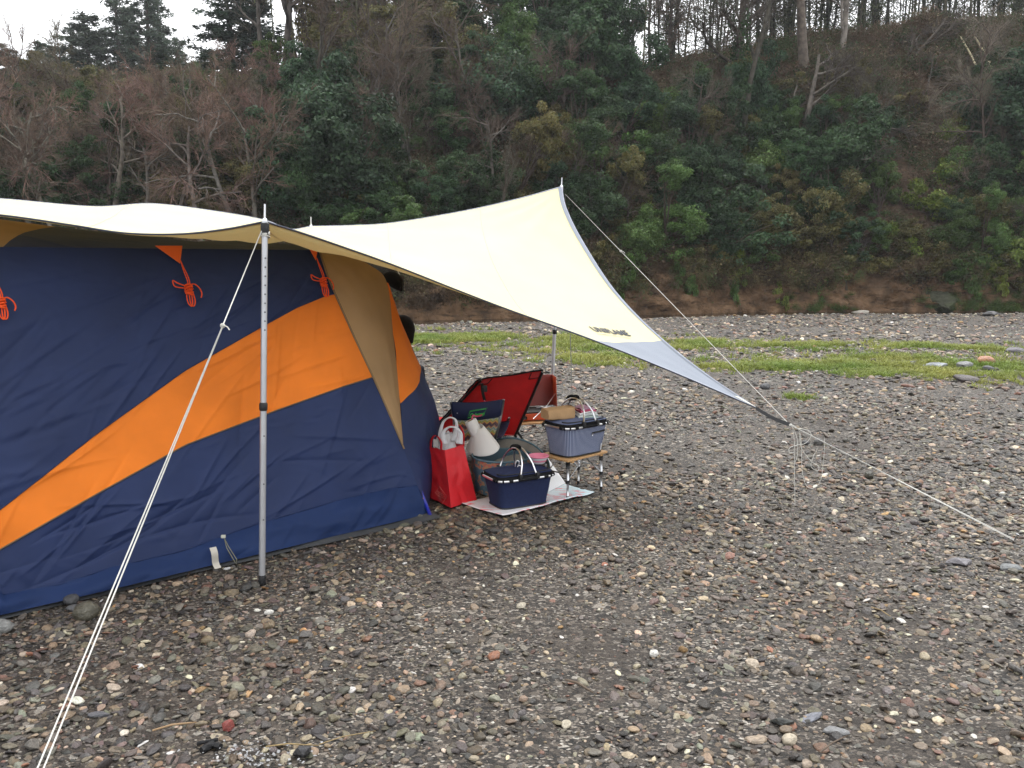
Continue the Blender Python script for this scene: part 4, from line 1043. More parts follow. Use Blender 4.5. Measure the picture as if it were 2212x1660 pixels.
# orange cord hanks hanging from the tabs
def hank(root, label, s=1.0, twist=0.0, flip=1):
    t = thing('guy_cord_hank', label, 'cord', root, 'orange guy cords hung on the tent')
    o_ = face_n * .015
    X, Z = e_t * flip, e_h
    def W(pts): return spline([root + X * (p[0] * s) + Z * (p[1] * s) + face_n * (.012 + (p[2] if len(p) > 2 else 0)) for p in pts], 40)
    mb = MB()
    for k, pts in enumerate([[(0, .012), (.006, -.03), (.012, -.06), (.02, -.10), (.018, -.13)], [(0, .012), (.012, -.03), (.022, -.06), (.03, -.10), (.024, -.13)]]): mb.tube(W(pts), .003, 6)
    mb.build('hanging_line', M_ROPE_O, t)
    mb = MB()
    for pts in [[(.02, -.13), (-.03, -.11), (-.055, -.095), (-.05, -.125), (-.01, -.135), (.02, -.135)], [(.02, -.13), (.05, -.115), (.075, -.135), (.085, -.165), (.078, -.19)],
                [(.02, -.135), (.005, -.17), (.006, -.215), (.022, -.235), (.03, -.21), (.03, -.16), (.02, -.135)], [(.02, -.135), (.018, -.18), (.02, -.225), (.036, -.232), (.044, -.20), (.035, -.15), (.02, -.135)]]:
        mb.tube(W(pts), .0034, 6)
    mb.build('loop', M_ROPE_O, t)
    mb = MB()
    for k in range(5):
        zz = -.125 - .011 * k
        mb.tube([root + X * ((.02 + .021 * math.cos(a) * (1 - .08 * abs(k - 2))) * s) + Z * ((zz + .006 * math.sin(a * 1 + k)) * s) + face_n * (.012 + .016 * math.sin(a) * s) for a in np.linspace(0, 6.283, 15)[:-1]], .0045, 6, closed=True)
    mb.build('wrapped_knot', M_ROPE_O, t)
    return t
hank(tabs[0], 'orange cord hank hanging from triangular tab in the middle of the upper navy wall', 1.0)
hank(tabs[1], 'orange cord hank hanging beside the tan corner panel above the orange band', .95, flip=1)
hank(tabs[2], 'orange cord hank cut off by the left edge of the picture', .85, flip=1)

# ================================================================== tarp
def tarp_cloth(name, color, transl):
    m, n, l, p = newmat(name)
    tc = n.new('ShaderNodeTexCoord')
    t = n.new('ShaderNodeTexNoise'); t.inputs['Scale'].default_value = 2.0; t.inputs['Detail'].default_value = 4; l.new(tc.outputs['Object'], t.inputs['Vector'])
    r = n.new('ShaderNodeMapRange'); r.inputs[1].default_value = .3; r.inputs[2].default_value = .7; r.inputs[3].default_value = .94; r.inputs[4].default_value = 1.04; l.new(t.outputs[0], r.inputs[0])
    mx = n.new('ShaderNodeMix'); mx.data_type = 'RGBA'; mx.blend_type = 'MULTIPLY'; mx.inputs[0].default_value = 1; mx.inputs[6].default_value = c4(color); l.new(r.outputs[0], mx.inputs[7])
    l.new(mx.outputs[2], p.inputs['Base Color']); p.inputs['Roughness'].default_value = .75; p.inputs['Specular IOR Level'].default_value = .25
    t2 = n.new('ShaderNodeTexNoise'); t2.inputs['Scale'].default_value = 300; l.new(tc.outputs['Object'], t2.inputs['Vector'])
    b = n.new('ShaderNodeBump'); b.inputs['Strength'].default_value = .15; b.inputs['Distance'].default_value = .003; l.new(t2.outputs[0], b.inputs['Height']); l.new(b.outputs[0], p.inputs['Normal'])
    tr = n.new('ShaderNodeBsdfTranslucent'); tr.inputs[0].default_value = (color[0], color[1] * .82, color[2] * .50, 1)
    ms = n.new('ShaderNodeMixShader'); ms.inputs[0].default_value = transl
    out = [q for q in n if q.type == 'OUTPUT_MATERIAL'][0]
    l.new(p.outputs[0], ms.inputs[1]); l.new(tr.outputs[0], ms.inputs[2]); l.new(ms.outputs[0], out.inputs[0])
    return m
F_TARP = tarp_cloth('cream_tarp_cloth', (.68, .62, .375), .13); F_TARPB = tarp_cloth('grey_blue_tarp_cloth', (.24, .265, .31), .1); F_HEM = M('hem_webbing', (.34, .355, .42), .8, var=.2, vscale=30)
C_px = (572, 479, 3.95); F_px = (672, 490, 7.0); A_px = (1213, 404, 7.5); B_px = (1632, 881, 5.3)
fl = [at(*p) for p in [(-420, 452, 3.45), (-180, 452, 3.55), (0, 465, 3.65), (150, 486, 3.74), (270, 504, 3.82), (390, 506, 3.88), (490, 495, 3.92), C_px]]
fr = [at(*p) for p in [C_px, (650, 503, 4.12), (750, 537, 4.33), (850, 573, 4.52), (1000, 632, 4.75), (1100, 670, 4.9), (1280, 735, 5.08), (1450, 803, 5.2), B_px]]
bl = [at(*p) for p in [(-420, 412, 6.6), (-180, 420, 6.7), (0, 430, 6.8), (200, 447, 6.9), (330, 441, 6.95), (470, 458, 7.0), (570, 476, 7.0), (625, 496, 7.0), F_px]]
brr = [at(*p) for p in [F_px, (760, 488, 7.1), (850, 482, 7.15), (1000, 457, 7.25), (1120, 430, 7.4), A_px]]
re = [at(*p) for p in [B_px, (1530, 812, 5.5), (1430, 733, 5.78), (1330, 632, 6.25), (1260, 525, 6.85), (1223, 450, 7.25), A_px]]
NL, NR, NV = 70, 130, 60
front = np.concatenate([spline(fl, NL)[:-1], spline(fr, NR)]); backh = np.concatenate([spline(bl, NL)[:-1], spline(brr, NR)])
NU = len(front); right = spline(re, NV + 1)
uC = (NL - 1) / (NU - 1)
TENSION = [(at(*C_px).x, at(*C_px).y, 0, 15, .007), (at(*A_px).x, at(*A_px).y, 0, 19, .010), (at(*B_px).x, at(*B_px).y, 0, 21, .008), (at(*F_px).x, at(*F_px).y, 0, 15, .008)]
def tarp_pt(i, v):
    u = i / (NU - 1); p = front[i] * (1 - v) + backh[i] * v
    k = int(round(v * NV)); f = v * NV - int(v * NV)
    r0 = right[min(NV, int(v * NV))] * (1 - f) + right[min(NV, int(v * NV) + 1)] * f
    base = front[-1] * (1 - v) + backh[-1] * v
    w = max(0, (u - .5) / .5) ** 2.2
    p = p + (r0 - base) * w
    s = np.interp(u, [0, uC - .12, uC - .03, uC + .02, uC + .1, .62, .8, 1], [.02, .04, .09, .105, .115, .08, .03, 0])
    prof = (math.sin(math.pi * v ** .62))
    z = -s * prof
    z += .012 * noise.noise((u * 9, v * 3, 2.2)) * math.sin(math.pi * v) + .006 * noise.noise((u * 22 + v * 5, v * 4, 7.0)) * math.sin(math.pi * v)
    for cx_, cy_, cz_, ph, am in TENSION:      # pull wrinkles fanning out from the tied corners
        dx, dy = p[0] - cx_, p[1] - cy_; r_ = math.hypot(dx, dy)
        if r_ < 1.6: z += am * math.sin(math.atan2(dy, dx) * ph + 1.3) * (r_ / .25) * math.exp(-r_ / .38) * min(1, v * 9, (1 - v) * 9, (1 - u) * 14)
    return Vector((p[0], p[1], p[2] + z))
grid_t = [[tarp_pt(i, j / NV) for j in range(NV + 1)] for i in range(NU)]
mb = MB(); mb.grid(grid_t)
bm = bmesh.new(); vs = [bm.verts.new(v) for v in mb.v]
for f in mb.f: bm.faces.new([vs[i] for i in f][::-1])
bm.normal_update()
tarp = thing('tarp', 'cream rectangular tarp stretched over poles above the tent', 'tarp', (0, 6, 0))
q0, q1 = at(1276, 733, 5.08), at(1434, 737, 5.78)
pn = (q1 - q0).cross(Vector((.15, -.45, 1))).normalized()
if (Vector(front[-1]) - q0).dot(pn) < 0: pn = -pn
bmesh.ops.bisect_plane(bm, geom=list(bm.verts) + list(bm.edges) + list(bm.faces), plane_co=q0, plane_no=pn, dist=1e-5)
TARP_BVH = BVHTree.FromBMesh(bm)
def split_build(keep, name, mat, lab):
    b2 = bm.copy(); b2.faces.ensure_lookup_table()
    kill = [f for f in b2.faces if ((f.calc_center_median() - q0).dot(pn) > 0 and (f.calc_center_median() - Vector(front[-1])).length < 2.2) != keep]
    bmesh.ops.delete(b2, geom=kill, context='FACES')
    me = bpy.data.meshes.new(name)
    for v in b2.verts: v.co -= Vector((0, 6, 0))
    b2.to_mesh(me); b2.free(); me.materials.append(mat)
    me.polygons.foreach_set('use_smooth', [True] * len(me.polygons))
    o = bpy.data.objects.new(name, me); col.objects.link(o); o.parent = tarp; o['label'] = lab
split_build(False, 'canopy', F_TARP, 'cream canopy cloth'); split_build(True, 'corner_panel', F_TARPB, 'grey-blue reinforced corner pointing at the ground')
def ribbon(pts, w_dir, w, name, mat, parent, lift=.004):
    mb = MB(); mb.grid([[p + Vector((0, 0, lift)), p + d * w + Vector((0, 0, lift))] for p, d in zip(pts, w_dir)]); return mb.build(name, mat, parent)
fp = [grid_t[i][0] for i in range(NU)]; fd = [(grid_t[i][1] - grid_t[i][0]).normalized() for i in range(NU)]
ribbon(fp, fd, .022, 'hem', F_HEM, tarp); mb = MB(); mb.tube(fp, .0045, 6); mb.build('hem_cord', M('dark_hem', (.06, .065, .085), .8), tarp)
rp = [grid_t[-1][j] for j in range(NV + 1)]; rd = [(grid_t[-2][j] - grid_t[-1][j]).normalized() for j in range(NV + 1)]
ribbon(rp, rd, .035, 'hem', F_TARPB, tarp); mb = MB(); mb.tube(rp, .005, 6); mb.build('hem_cord', F_HEM, tarp)
bp_ = [grid_t[i][NV] for i in range(NU)]; mb = MB(); mb.tube(bp_, .006, 6); mb.build('hem_cord', F_HEM, tarp)
for k_ in (uC * .45, uC, .60, .78):           # stitched panel seams running back over the cloth
    i_ = int(k_ * (NU - 1)); mb = MB(); mb.tube([grid_t[i_][j] + Vector((0, 0, .0015)) for j in range(NV + 1)], .0028, 5); mb.build('seam', M('tarp_seam', (.62, .58, .40), .8), tarp)
def on_tarp(px, py):
    v = ray(px, py).normalized(); h = TARP_BVH.ray_cast(Vector((0, 0, EYE)), v); return h[0], h[1]
# printed lettering near the low corner
def tarp_print(s, a, b, up, mat, bold=.02):
    A_, n_ = on_tarp(*a); B_, _ = on_tarp(*b); U_, _ = on_tarp(*up)
    V, F = text_mesh(s, 1.0, 0, bold); w = max(v.x for v in V); hh = max(v.y for v in V)
    n_ = n_ if n_.z > 0 else -n_
    mb = MB(); pts = []
    for v in V:
        q = A_ + (B_ - A_) * (v.x / w) + (U_ - A_) * (v.y / hh)
        hit = TARP_BVH.find_nearest(q); pts.append(hit[0] + n_ * .0045)
    mb.add(pts, F); mb.build('print', mat, tarp, smooth=False)
INK = M('dark_print', (.06, .065, .075), .8)
tarp_print('UNIFLAME', (1284, 717), (1363, 727), (1270, 706), INK, .035)
mb = MB(); fine_ink = M('faint_print', (.42, .40, .33), .8)      # the small line of print below, too small to read
A_, n_ = on_tarp(1290, 722); B_, _ = on_tarp(1362, 732); n_ = n_ if n_.z > 0 else -n_
for w0, w1 in ((0, .10), (.13, .33), (.36, .40), (.43, .58), (.62, .74), (.78, 1)):
    q = [A_.lerp(B_, w0), A_.lerp(B_, w1)]; u_ = (on_tarp(1289, 719)[0] - A_).normalized() * .010
    mb.add([TARP_BVH.find_nearest(v)[0] + n_ * .0045 for v in (q[0], q[1], q[1] + u_, q[0] + u_)], [(0, 1, 2, 3)])
mb.build('print', fine_ink, tarp, smooth=False)
# pale strip and webbing at the low corner
B3 = Vector(front[-1])
mb = MB(); wq = at(1707, 918, 5.2)
mb.grid([[B3.lerp(wq, k / 8) + Vector((0, 0, -.012 * math.sin(math.pi * k / 8) + s_ * .012)) + Vector((0, s_ * .006, 0)) for s_ in (-1, 1)] for k in range(9)])
mb.build('strap', M_BLK, tarp)
sp = on_tarp(1590, 858)[0]; mb = MB(); d_ = (B3 - sp); mb.grid([[sp.lerp(B3, k / 5) + (Vector(grid_t[-1][3]) - sp).normalized() * (w_ * .03 * (1 - k / 5.5)) + Vector((0, -.004, .006)) for w_ in (-.6, .6)] for k in range(6)]); mb.build('corner_patch', M('pale_patch', (.75, .73, .6), .7), tarp)
mb = MB(); ctop = Vector(at(*C_px)); mb.box(ctop + Vector((.0, 0, -.035)), (.036, .036, .06), None, .008); mb.build('pole_strap', M_BLK, tarp)

# ================================================================== poles
def pole(name_label, foot, top, r, collar_f, spike=.06, holes=True, cat='pole'):
    t = thing('tarp_pole', name_label, cat, foot, 'tarp poles'); d = (top - foot); L = d.length; d.normalize()
    mb = MB(); mb.tube([foot + d * .05, foot + d * (L * collar_f)], r, 18); mb.build('lower_tube', M_POLE, t, autosmooth=40)
    mb = MB(); mb.tube([foot + d * (L * collar_f), top], r * .93, 18); mb.build('upper_tube', M_POLE, t, autosmooth=40)
    mb = MB(); mb.tube([foot + d * (L * collar_f - .02), foot + d * (L * collar_f - .012), foot + d * (L * collar_f + .012), foot + d * (L * collar_f + .02)], [r * 1.02, r * 1.28, r * 1.28, r * 1.02], 18); mb.build('collar', M_BLK, t, autosmooth=40)
    mb = MB(); mb.tube([foot - d * .01, foot, foot + d * .045, foot + d * .05], [r * .8, r * 1.22, r * 1.12, r], 18); mb.build('foot', M_BLK, t, autosmooth=40)
    mb = MB(); mb.tube([top, top + d * .012, top + d * .016, top + d * (spike + .02)], [r * .9, r * .7, .005, .0045], 10); mb.build('spike', M_ALU, t, autosmooth=40)
    if holes:
        side = Vector((.55, -.83, 0)).normalized()
        for k in list(range(9)) + [20, 24, 27]:
            z = L - .17 - .042 * k if k < 9 else L * (.42 - .1 * (k - 20) / 3)
            c = foot + d * z + side * (r * .985)
            mb = MB(); mb.tube([c - side * .003, c + side * .0015], [.0048, .0036], 8); mb.build('button', M('pole_button', (.10, .10, .11), .5) if k == 0 else bpy.data.materials['pole_button'], t)
    return t
pole('tall silver pole with black collar standing in front of the tent', G(566, 1264), Vector(at(*C_px)) + Vector((0, 0, .0)), .0155, .50)
At = Vector(at(*A_px)); Af = Vector((G(1189, 942).x, 7.45, 0))
pole('silver pole behind the red chair holding the high right corner of the tarp', Af, At, .0165, .42, holes=False)
Ft = Vector(at(*F_px)); pole('tarp pole behind the tent with only its spike tip showing', Vector((Ft.x - .05, Ft.y + .05, 0)), Ft, .0155, .5, holes=False)

# ================================================================== guy ropes
def rope(label, segs, r=.0032, knots=(), extra=None):
    base = Vector(segs[0][-1]); base = Vector((base.x, base.y, 0))
    t = thing('guy_rope', label, 'rope', base, 'white guy ropes')
    for s in segs:
        mb = MB(); mb.tube(s, r, 7); mb.build('line', M_WROPE, t)
    for k in knots:
        mb = MB()
        for q in range(4):
            ax = Vector((random.gauss(0, 1), random.gauss(0, 1), random.gauss(0, 1))).normalized(); a = ax.orthogonal().normalized(); b = ax.cross(a)
            mb.tube([Vector(k) + (a * math.cos(w) + b * math.sin(w)) * .0085 for w in np.linspace(0, 6.283, 11)[:-1]], r * 1.1, 6, closed=True)
        mb.tube(spline([Vector(k), Vector(k) + Vector((.02, -.005, -.004)), Vector(k) + Vector((.032, -.01, -.018))], 8), r, 6)
        mb.build('knot', M_WROPE, t)
    return t
c0 = ctop + Vector((-.012, -.018, -.045)); stk = G(-40, 1900, 0.0); stk = Vector((-1.17, 2.03, .02))
def on_line(a, b, f, sag=0.0): return a.lerp(b, f) + Vector((0, 0, -sag * 4 * f * (1 - f)))
kp = at(481, 704, 3.55)
end = at(86, 1662, 2.28); dirx = (end - kp); stake_l = kp + dirx * ((0.0 - kp.z) / dirx.z)
side = Vector((.006, .002, 0))
rope('double white guy rope running from the front pole to the lower left', [[c0, kp], [kp, stake_l - side * 1.3], [kp + side * .25, stake_l + side * 1.6]], .0027, [kp])
mb_k = MB()
tk = thing('rope_hitch', 'white rope wrapped round the top of the front pole', 'rope', ctop - Vector((0, 0, .05)), 'white guy ropes')
for k in range(4): mb_k.tube([ctop + Vector((.019 * math.cos(w), .019 * math.sin(w), -.05 - .007 * k + .006 * math.sin(w + k))) for w in np.linspace(0, 6.283, 15)[:-1]], .0033, 6, closed=True)
mb_k.build('coil', M_WROPE, tk)
stake_r = G(2192, 1166, .01)
jn = at(1708, 919, 5.2)
a1 = at(1221, 420, 7.48)
rope('thin white guy rope dropping from the high tarp corner to the low corner', [[a1, at(1341, 543, 6.84), jn + Vector((.0, .02, .0))]], .0021, [at(1341, 543, 6.84)])
rope('doubled white guy rope from the low tarp corner to the right-hand peg', [[jn, stake_r], [jn + Vector((.01, .012, -.004)), stake_r + Vector((-.012, -.015, 0))]], .0024, [jn])
# the slack tail hanging from the low corner
t = thing('rope_tail', 'slack white rope tail hanging in loops from the low tarp corner', 'rope', (jn.x, jn.y, 0), 'white guy ropes')
D_ = 5.19
for pts in [[(1712, 922), (1716, 960), (1716, 1020), (1717, 1075), (1717, 1108)], [(1716, 924), (1728, 935), (1731, 975), (1733, 1020), (1742, 1050), (1758, 1055), (1772, 1040), (1778, 1005), (1781, 965), (1781, 945)],
            [(1722, 926), (1745, 930), (1752, 942), (1740, 958), (1722, 962), (1706, 968), (1705, 978), (1716, 978)], [(1726, 930), (1730, 965), (1742, 985), (1756, 1000), (1768, 1008), (1766, 1018), (1752, 1008), (1758, 985), (1766, 970)], [(1714, 925), (1722, 950), (1722, 985), (1717, 1000)]]:
    mb = MB(); mb.tube(spline([at(p[0], p[1], D_ - .004 * i) for i, p in enumerate(pts)], 44), .0019, 6); mb.build('loop', M_WROPE, t)
for pos, lab, lean in ((stake_r, 'steel peg holding the ropes at the right edge of the gravel', Vector((.25, -.2, 1))), (stake_l, 'steel peg at the lower left end of the double rope', Vector((0, -.4, 1)))):
    t = thing('tent_peg', lab, 'tent peg', (pos.x, pos.y, 0), 'tent pegs'); l_ = lean.normalized(); mb = MB()
    mb.tube([pos - l_ * .15, pos + l_ * .03], .0045, 8); mb.build('shaft', M_ALU, t); mb = MB(); mb.tube([pos + l_ * .024, pos + l_ * .03 , pos + l_ * .036], [.004, .011, .009], 10); mb.build('head', M_ALU, t)
# thin cord seen under the tarp beside the rear pole
mb = MB(); ca, cb = a1, G(1238, 905); mb.tube([ca, cb], .004, 6); o = mb.build('guy_rope', M('grey_cord', (.20, .20, .19), .8), off=Vector((cb.x, cb.y, 0))); o.location = (cb.x, cb.y, 0); tag(o, 'thin grey cord hanging right of the rear pole', 'rope')
# ================================================================== camp gear beside the tent
Z3 = Vector((0, 0, 1))
def yawm(a): return Matrix.Rotation(a, 3, 'Z')
M_WOOD = M('slat_wood', (.46, .27, .12), .55, .3, var=.28, vscale=9, stretch=(1, 12, 12), bump=.2, bscale=60, bdist=.002)
M_NAVY = M('navy_weave', (.014, .021, .062), .8, .2, var=.2, vscale=70, bump=.4, bscale=260, bdist=.002)
M_RED = M('red_canvas', (.66, .035, .035), .75, .2, var=.14, vscale=9, bump=.25, bscale=14, bdist=.01, transl=.35)
M_ALUB = M('bright_aluminium', (.80, .80, .81), .3, .5, 1.0); M_BTUBE = M('black_tube', (.014, .014, .015), .38, .5)
M_STEEL = M('steel_tube', (.42, .43, .44), .35, .5, 1.0)

def stripe_mat():
    m, n, l, p = newmat('blue_white_stripe_cloth'); tc = n.new('ShaderNodeTexCoord'); at_ = n.new('ShaderNodeAttribute'); at_.attribute_name = 'around'
    mu = n.new('ShaderNodeMath'); mu.operation = 'MULTIPLY'; mu.inputs[1].default_value = 2 * math.pi / .0115; l.new(at_.outputs['Fac'], mu.inputs[0])
    sn = n.new('ShaderNodeMath'); sn.operation = 'SINE'; l.new(mu.outputs[0], sn.inputs[0])
    r = n.new('ShaderNodeMapRange'); r.inputs[1].default_value = -.25; r.inputs[2].default_value = .25; l.new(sn.outputs[0], r.inputs[0])
    mx = n.new('ShaderNodeMix'); mx.data_type = 'RGBA'; mx.inputs[6].default_value = (.030, .047, .125, 1); mx.inputs[7].default_value = (.30, .33, .42, 1); l.new(r.outputs[0], mx.inputs[0])
    l.new(mx.outputs[2], p.inputs['Base Color']); p.inputs['Roughness'].default_value = .8; p.inputs['Specular IOR Level'].default_value = .2
    return m
def basket(name, label, loc, yaw, L, W, H, mat, striped=False, lid=True):
    t = thing(name, label, 'basket', loc, 'folding baskets with aluminium frames'); Y = yawm(yaw); n = 72
    def oval(a, sx, sy, e=5.0):
        c, s = math.cos(a), math.sin(a)
        return Vector((sx * math.copysign(abs(c) ** (2 / e), c), sy * math.copysign(abs(s) ** (2 / e), s), 0))
    def W_(p): return Vector(loc) + Y @ p
    A = [2 * math.pi * k / n for k in range(n)]
    rings = []; around = []
    for j in range(15):
        f = j / 14; sx, sy = lerp(L * .42, L * .5, f), lerp(W * .40, W * .5, f); ring = []
        acc = 0; pv = None
        for a in A:
            q = oval(a, sx, sy); w = 1 + .022 * math.sin(f * math.pi) * noise.noise((q.x * 14, q.y * 14, f * 3 + L * 9)) - .02 * math.sin(f * math.pi) * (1 if abs(math.sin(a)) > .8 else .3)
            q = Vector((q.x * w, q.y * w, H * f + (.004 if j == 0 else 0)))
            if pv is not None: acc += (oval(a, L * .5, W * .5) - pv).length
            pv = oval(a, L * .5, W * .5); ring.append(W_(q)); around.append(acc)
        rings.append(ring)
    mb = MB(); mb.grid(rings, closed_v=True); mb.f.append(tuple(range(n))[::-1]); b = mb.build('body', mat, t)
    if striped: b.data.attributes.new('around', 'FLOAT', 'POINT').data.foreach_set('value', around)
    mb = MB(); mb.tube([W_(oval(a, L * .424, W * .404) + Z3 * .006) for a in A], .005, 6, closed=True); mb.build('base_piping', M_BLK, t)
    mb = MB(); mb.grid([[W_(oval(a, L * .502, W * .502) + Z3 * (H - .004)) for a in A], [W_(oval(a, L * .508, W * .508) + Z3 * (H + .014)) for a in A], [W_(oval(a, L * .506, W * .506) + Z3 * (H + .03)) for a in A]], closed_v=True); mb.build('rim_band', F_BLACK, t)
    mb = MB(); mb.tube([W_(oval(a, L * .528, W * .535) + Z3 * (H + .006)) for a in A], .0075, 10, closed=True); mb.build('rim_frame', M_ALUB, t)
    for a0, a1 in [(-1.95, -1.80), (-1.66, -1.53), (-1.38, -1.22), (-1.08, -.97), (-.80, -.62), (-2.75, -2.62), (-2.32, -2.22), (-.30, -.05), (.35, .6), (1.0, 1.2), (1.5, 1.7), (2.0, 2.2), (2.6, 2.9), (3.3, 3.5)]:
        mb = MB(); mb.tube([W_(oval(lerp(a0, a1, k / 4), L * .526, W * .532) + Z3 * (H + .007)) for k in range(5)], .0115, 8); mb.build('frame_sleeve', F_BLACK, t)
    if lid:
        P = [[W_(oval(a, L * .5 * g, W * .5 * g) + Z3 * (H + .030 + .022 * (1 - g ** 2) + .006 * noise.noise((g * 4 + a, a * 2, L)))) for a in A] for g in (1.0, .93, .8, .6, .4, .2, .02)]
        mb = MB(); mb.grid(P, closed_v=True); mb.build('lid', mat if not striped else M('striped_lid', (.12, .15, .26), .8), t)
        mb = MB(); mb.tube([W_(oval(a, L * .46, W * .44) + Z3 * (H + .040)) for a in A[38:70]], .004, 6); mb.build('zip', M_BLK, t)
    HT = .165
    for s in (-1, 1):
        pts = []
        for k in range(17):
            f = k / 16; yy = lerp(-W * .53, W * .53, f); up = math.sin(f * math.pi) ** .38
            pts.append(W_(Vector((s * lerp(.062, .016, up) + .0, yy * (1 - .10 * up), H + .01 + HT * up))))
        mb = MB(); mb.tube(pts, .0058, 8); mb.build('handle', M_ALUB, t)
        for ff in (0, 16):
            mb = MB(); q = pts[ff]; mb.box(q + Z3 * .012, (.024, .024, .036), Y, .005); mb.build('handle_joint', M_BLK, t)
    mb = MB(); mb.tube([W_(Vector((0, yy, H + .012 + HT * (1 - .10 * (yy / (W * .3)) ** 2)))) for yy in np.linspace(-W * .08, W * .30, 9)], [.014, .019, .02, .02, .02, .02, .02, .019, .014], 12); mb.build('grip', M('black_foam', (.012, .012, .012), .95, .1), t)
    return t, W_
# leisure sheet on the gravel
sh = [G(990, 1091), G(1086, 1122), G(1284, 1070), G(1214, 1051)]
def sheet_mat():
    m, n, l, p = newmat('printed_sheet'); tc = n.new('ShaderNodeTexCoord')
    mp = n.new('ShaderNodeMapping'); mp.inputs['Scale'].default_value = (9, 38, 1); mp.inputs['Rotation'].default_value = (0, 0, R(-28)); l.new(tc.outputs['Object'], mp.inputs[0])
    t = n.new('ShaderNodeTexNoise'); t.inputs['Scale'].default_value = 1.3; t.inputs['Detail'].default_value = 3; l.new(mp.outputs[0], t.inputs['Vector'])
    r = n.new('ShaderNodeMapRange'); r.inputs[1].default_value = .53; r.inputs[2].default_value = .58; l.new(t.outputs[0], r.inputs[0])
    t2 = n.new('ShaderNodeTexNoise'); t2.inputs['Scale'].default_value = 5; l.new(tc.outputs['Object'], t2.inputs['Vector'])
    r2 = n.new('ShaderNodeMapRange'); r2.inputs[1].default_value = .40; r2.inputs[2].default_value = .52; l.new(t2.outputs[0], r2.inputs[0])
    mu = n.new('ShaderNodeMath'); mu.operation = 'MULTIPLY'; l.new(r.outputs[0], mu.inputs[0]); l.new(r2.outputs[0], mu.inputs[1])
    gx = n.new('ShaderNodeSeparateXYZ'); l.new(tc.outputs['Object'], gx.inputs[0])
    r3 = n.new('ShaderNodeMapRange'); r3.inputs[1].default_value = .0; r3.inputs[2].default_value = .35; l.new(gx.outputs[0], r3.inputs[0])
    bg = n.new('ShaderNodeMix'); bg.data_type = 'RGBA'; bg.inputs[6].default_value = (.68, .66, .66, 1); bg.inputs[7].default_value = (.52, .68, .72, 1); l.new(r3.outputs[0], bg.inputs[0])
    mx = n.new('ShaderNodeMix'); mx.data_type = 'RGBA'; l.new(mu.outputs[0], mx.inputs[0]); l.new(bg.outputs[2], mx.inputs[6]); mx.inputs[7].default_value = (.72, .14, .17, 1)
    l.new(mx.outputs[2], p.inputs['Base Color']); p.inputs['Roughness'].default_value = .45
    return m
mb = MB(); Pg2 = []
for i in range(41):
    line = []
    for j in range(21):
        u, v = i / 40, j / 20; q = (sh[0].lerp(sh[1], v)).lerp(sh[3].lerp(sh[2], v), u)
        q.z = .017 + .007 * noise.noise((q.x * 7, q.y * 7, 1)) + .010 * sm(v, .8, 1) * (noise.noise((u * 5, 3, 1)) + .3); line.append(q)
    Pg2.append(line)
mb.grid(Pg2); o = mb.build('ground_sheet', sheet_mat(), off=Vector((.1, 5.35, 0))); o.location = (.1, 5.35, 0)
o.modifiers.new('thick', 'SOLIDIFY').thickness = .003
tag(o, 'white printed leisure sheet with red lettering spread under the baskets', 'sheet')
FOOT.append([(q.x, q.y) for q in sh])

# small slatted tables
def table(label, loc, yaw, L, W, H, slats=6):
    t = thing('folding_table', label, 'table', loc, 'small slatted folding tables'); Y = yawm(yaw)
    def W_(x, y, z): return Vector(loc) + Y @ Vector((x, y, z))
    sw = W / slats
    for k in range(slats):
        mb = MB(); mb.box(W_(0, -W / 2 + sw * (k + .5), H - .007), (L, sw - .004, .014), Y, .003); mb.build('slat', M_WOOD, t, smooth=False)
    for s in (-1, 1):
        mb = MB(); mb.box(W_(s * L * .36, 0, H - .021), (.022, W * .96, .013), Y, .002); mb.build('batten', M_WOOD, t, smooth=False)
        mb = MB(); mb.tube([W_(s * L * .42, -W * .38, H * .62), W_(s * L * .42, W * .38, H * .62)], .0045, 8); mb.build('crossbar', M_STEEL, t)
    for sx in (-1, 1):
        for sy in (-1, 1):
            p0 = W_(sx * L * .42, sy * W * .38, H - .02); p1 = W_(sx * L * .425, sy * W * .39, .018)
            lg = MB(); lg.tube([p0, p0.lerp(p1, .58)], .0095, 12); lg.tube([p0.lerp(p1, .55), p1], .0078, 12); lo = lg.build('leg', M_ALU, t)
            mb = MB(); mb.tube([p0 + Z3 * .004, p0 - Z3 * .045], .0145, 10); mb.build('leg_socket', M_BLK, lo)
            mb = MB(); q = p0.lerp(p1, .56); mb.tube([q + Z3 * .012, q - Z3 * .012], .0135, 10); mb.build('leg_clamp', M_BLK, lo)
            mb = MB(); mb.tube([p1 + Z3 * .012, p1 - Z3 * .016], [.010, .0115], 10); mb.build('foot_cap', M_BLK, lo)
    for sy in (-1, 1):
        for s in (-1, 1):
            mb = MB(); mb.tube([W_(s * L * .40, sy * W * .38, H * .50), W_(s * L * .05, sy * W * .38, H - .03)], .004, 8); mb.build('brace', M_STEEL, t)
    return t, W_
tz = .273
c_f, c_r, c_l = G(1223, 998, tz), G(1309, 977, tz), G(1168, 982, tz)
cen = (c_r + c_l) / 2; yaw_t = math.atan2(c_r.y - c_f.y, c_r.x - c_f.x); tL = (c_r - c_f).length; tW = (c_l - c_f).length * 1.02
table('small wooden slat table with silver legs carrying the striped basket', (cen.x, cen.y, 0), yaw_t, tL, tW, tz + .006)
bs = Vector((cen.x, cen.y, tz + .009)) + Vector((.012, -.004, 0))
b2, WB = basket('folding_basket', 'blue and white striped basket standing on the wooden table', (bs.x, bs.y, bs.z), yaw_t - R(4), .395, .265, .195, stripe_mat(), True)
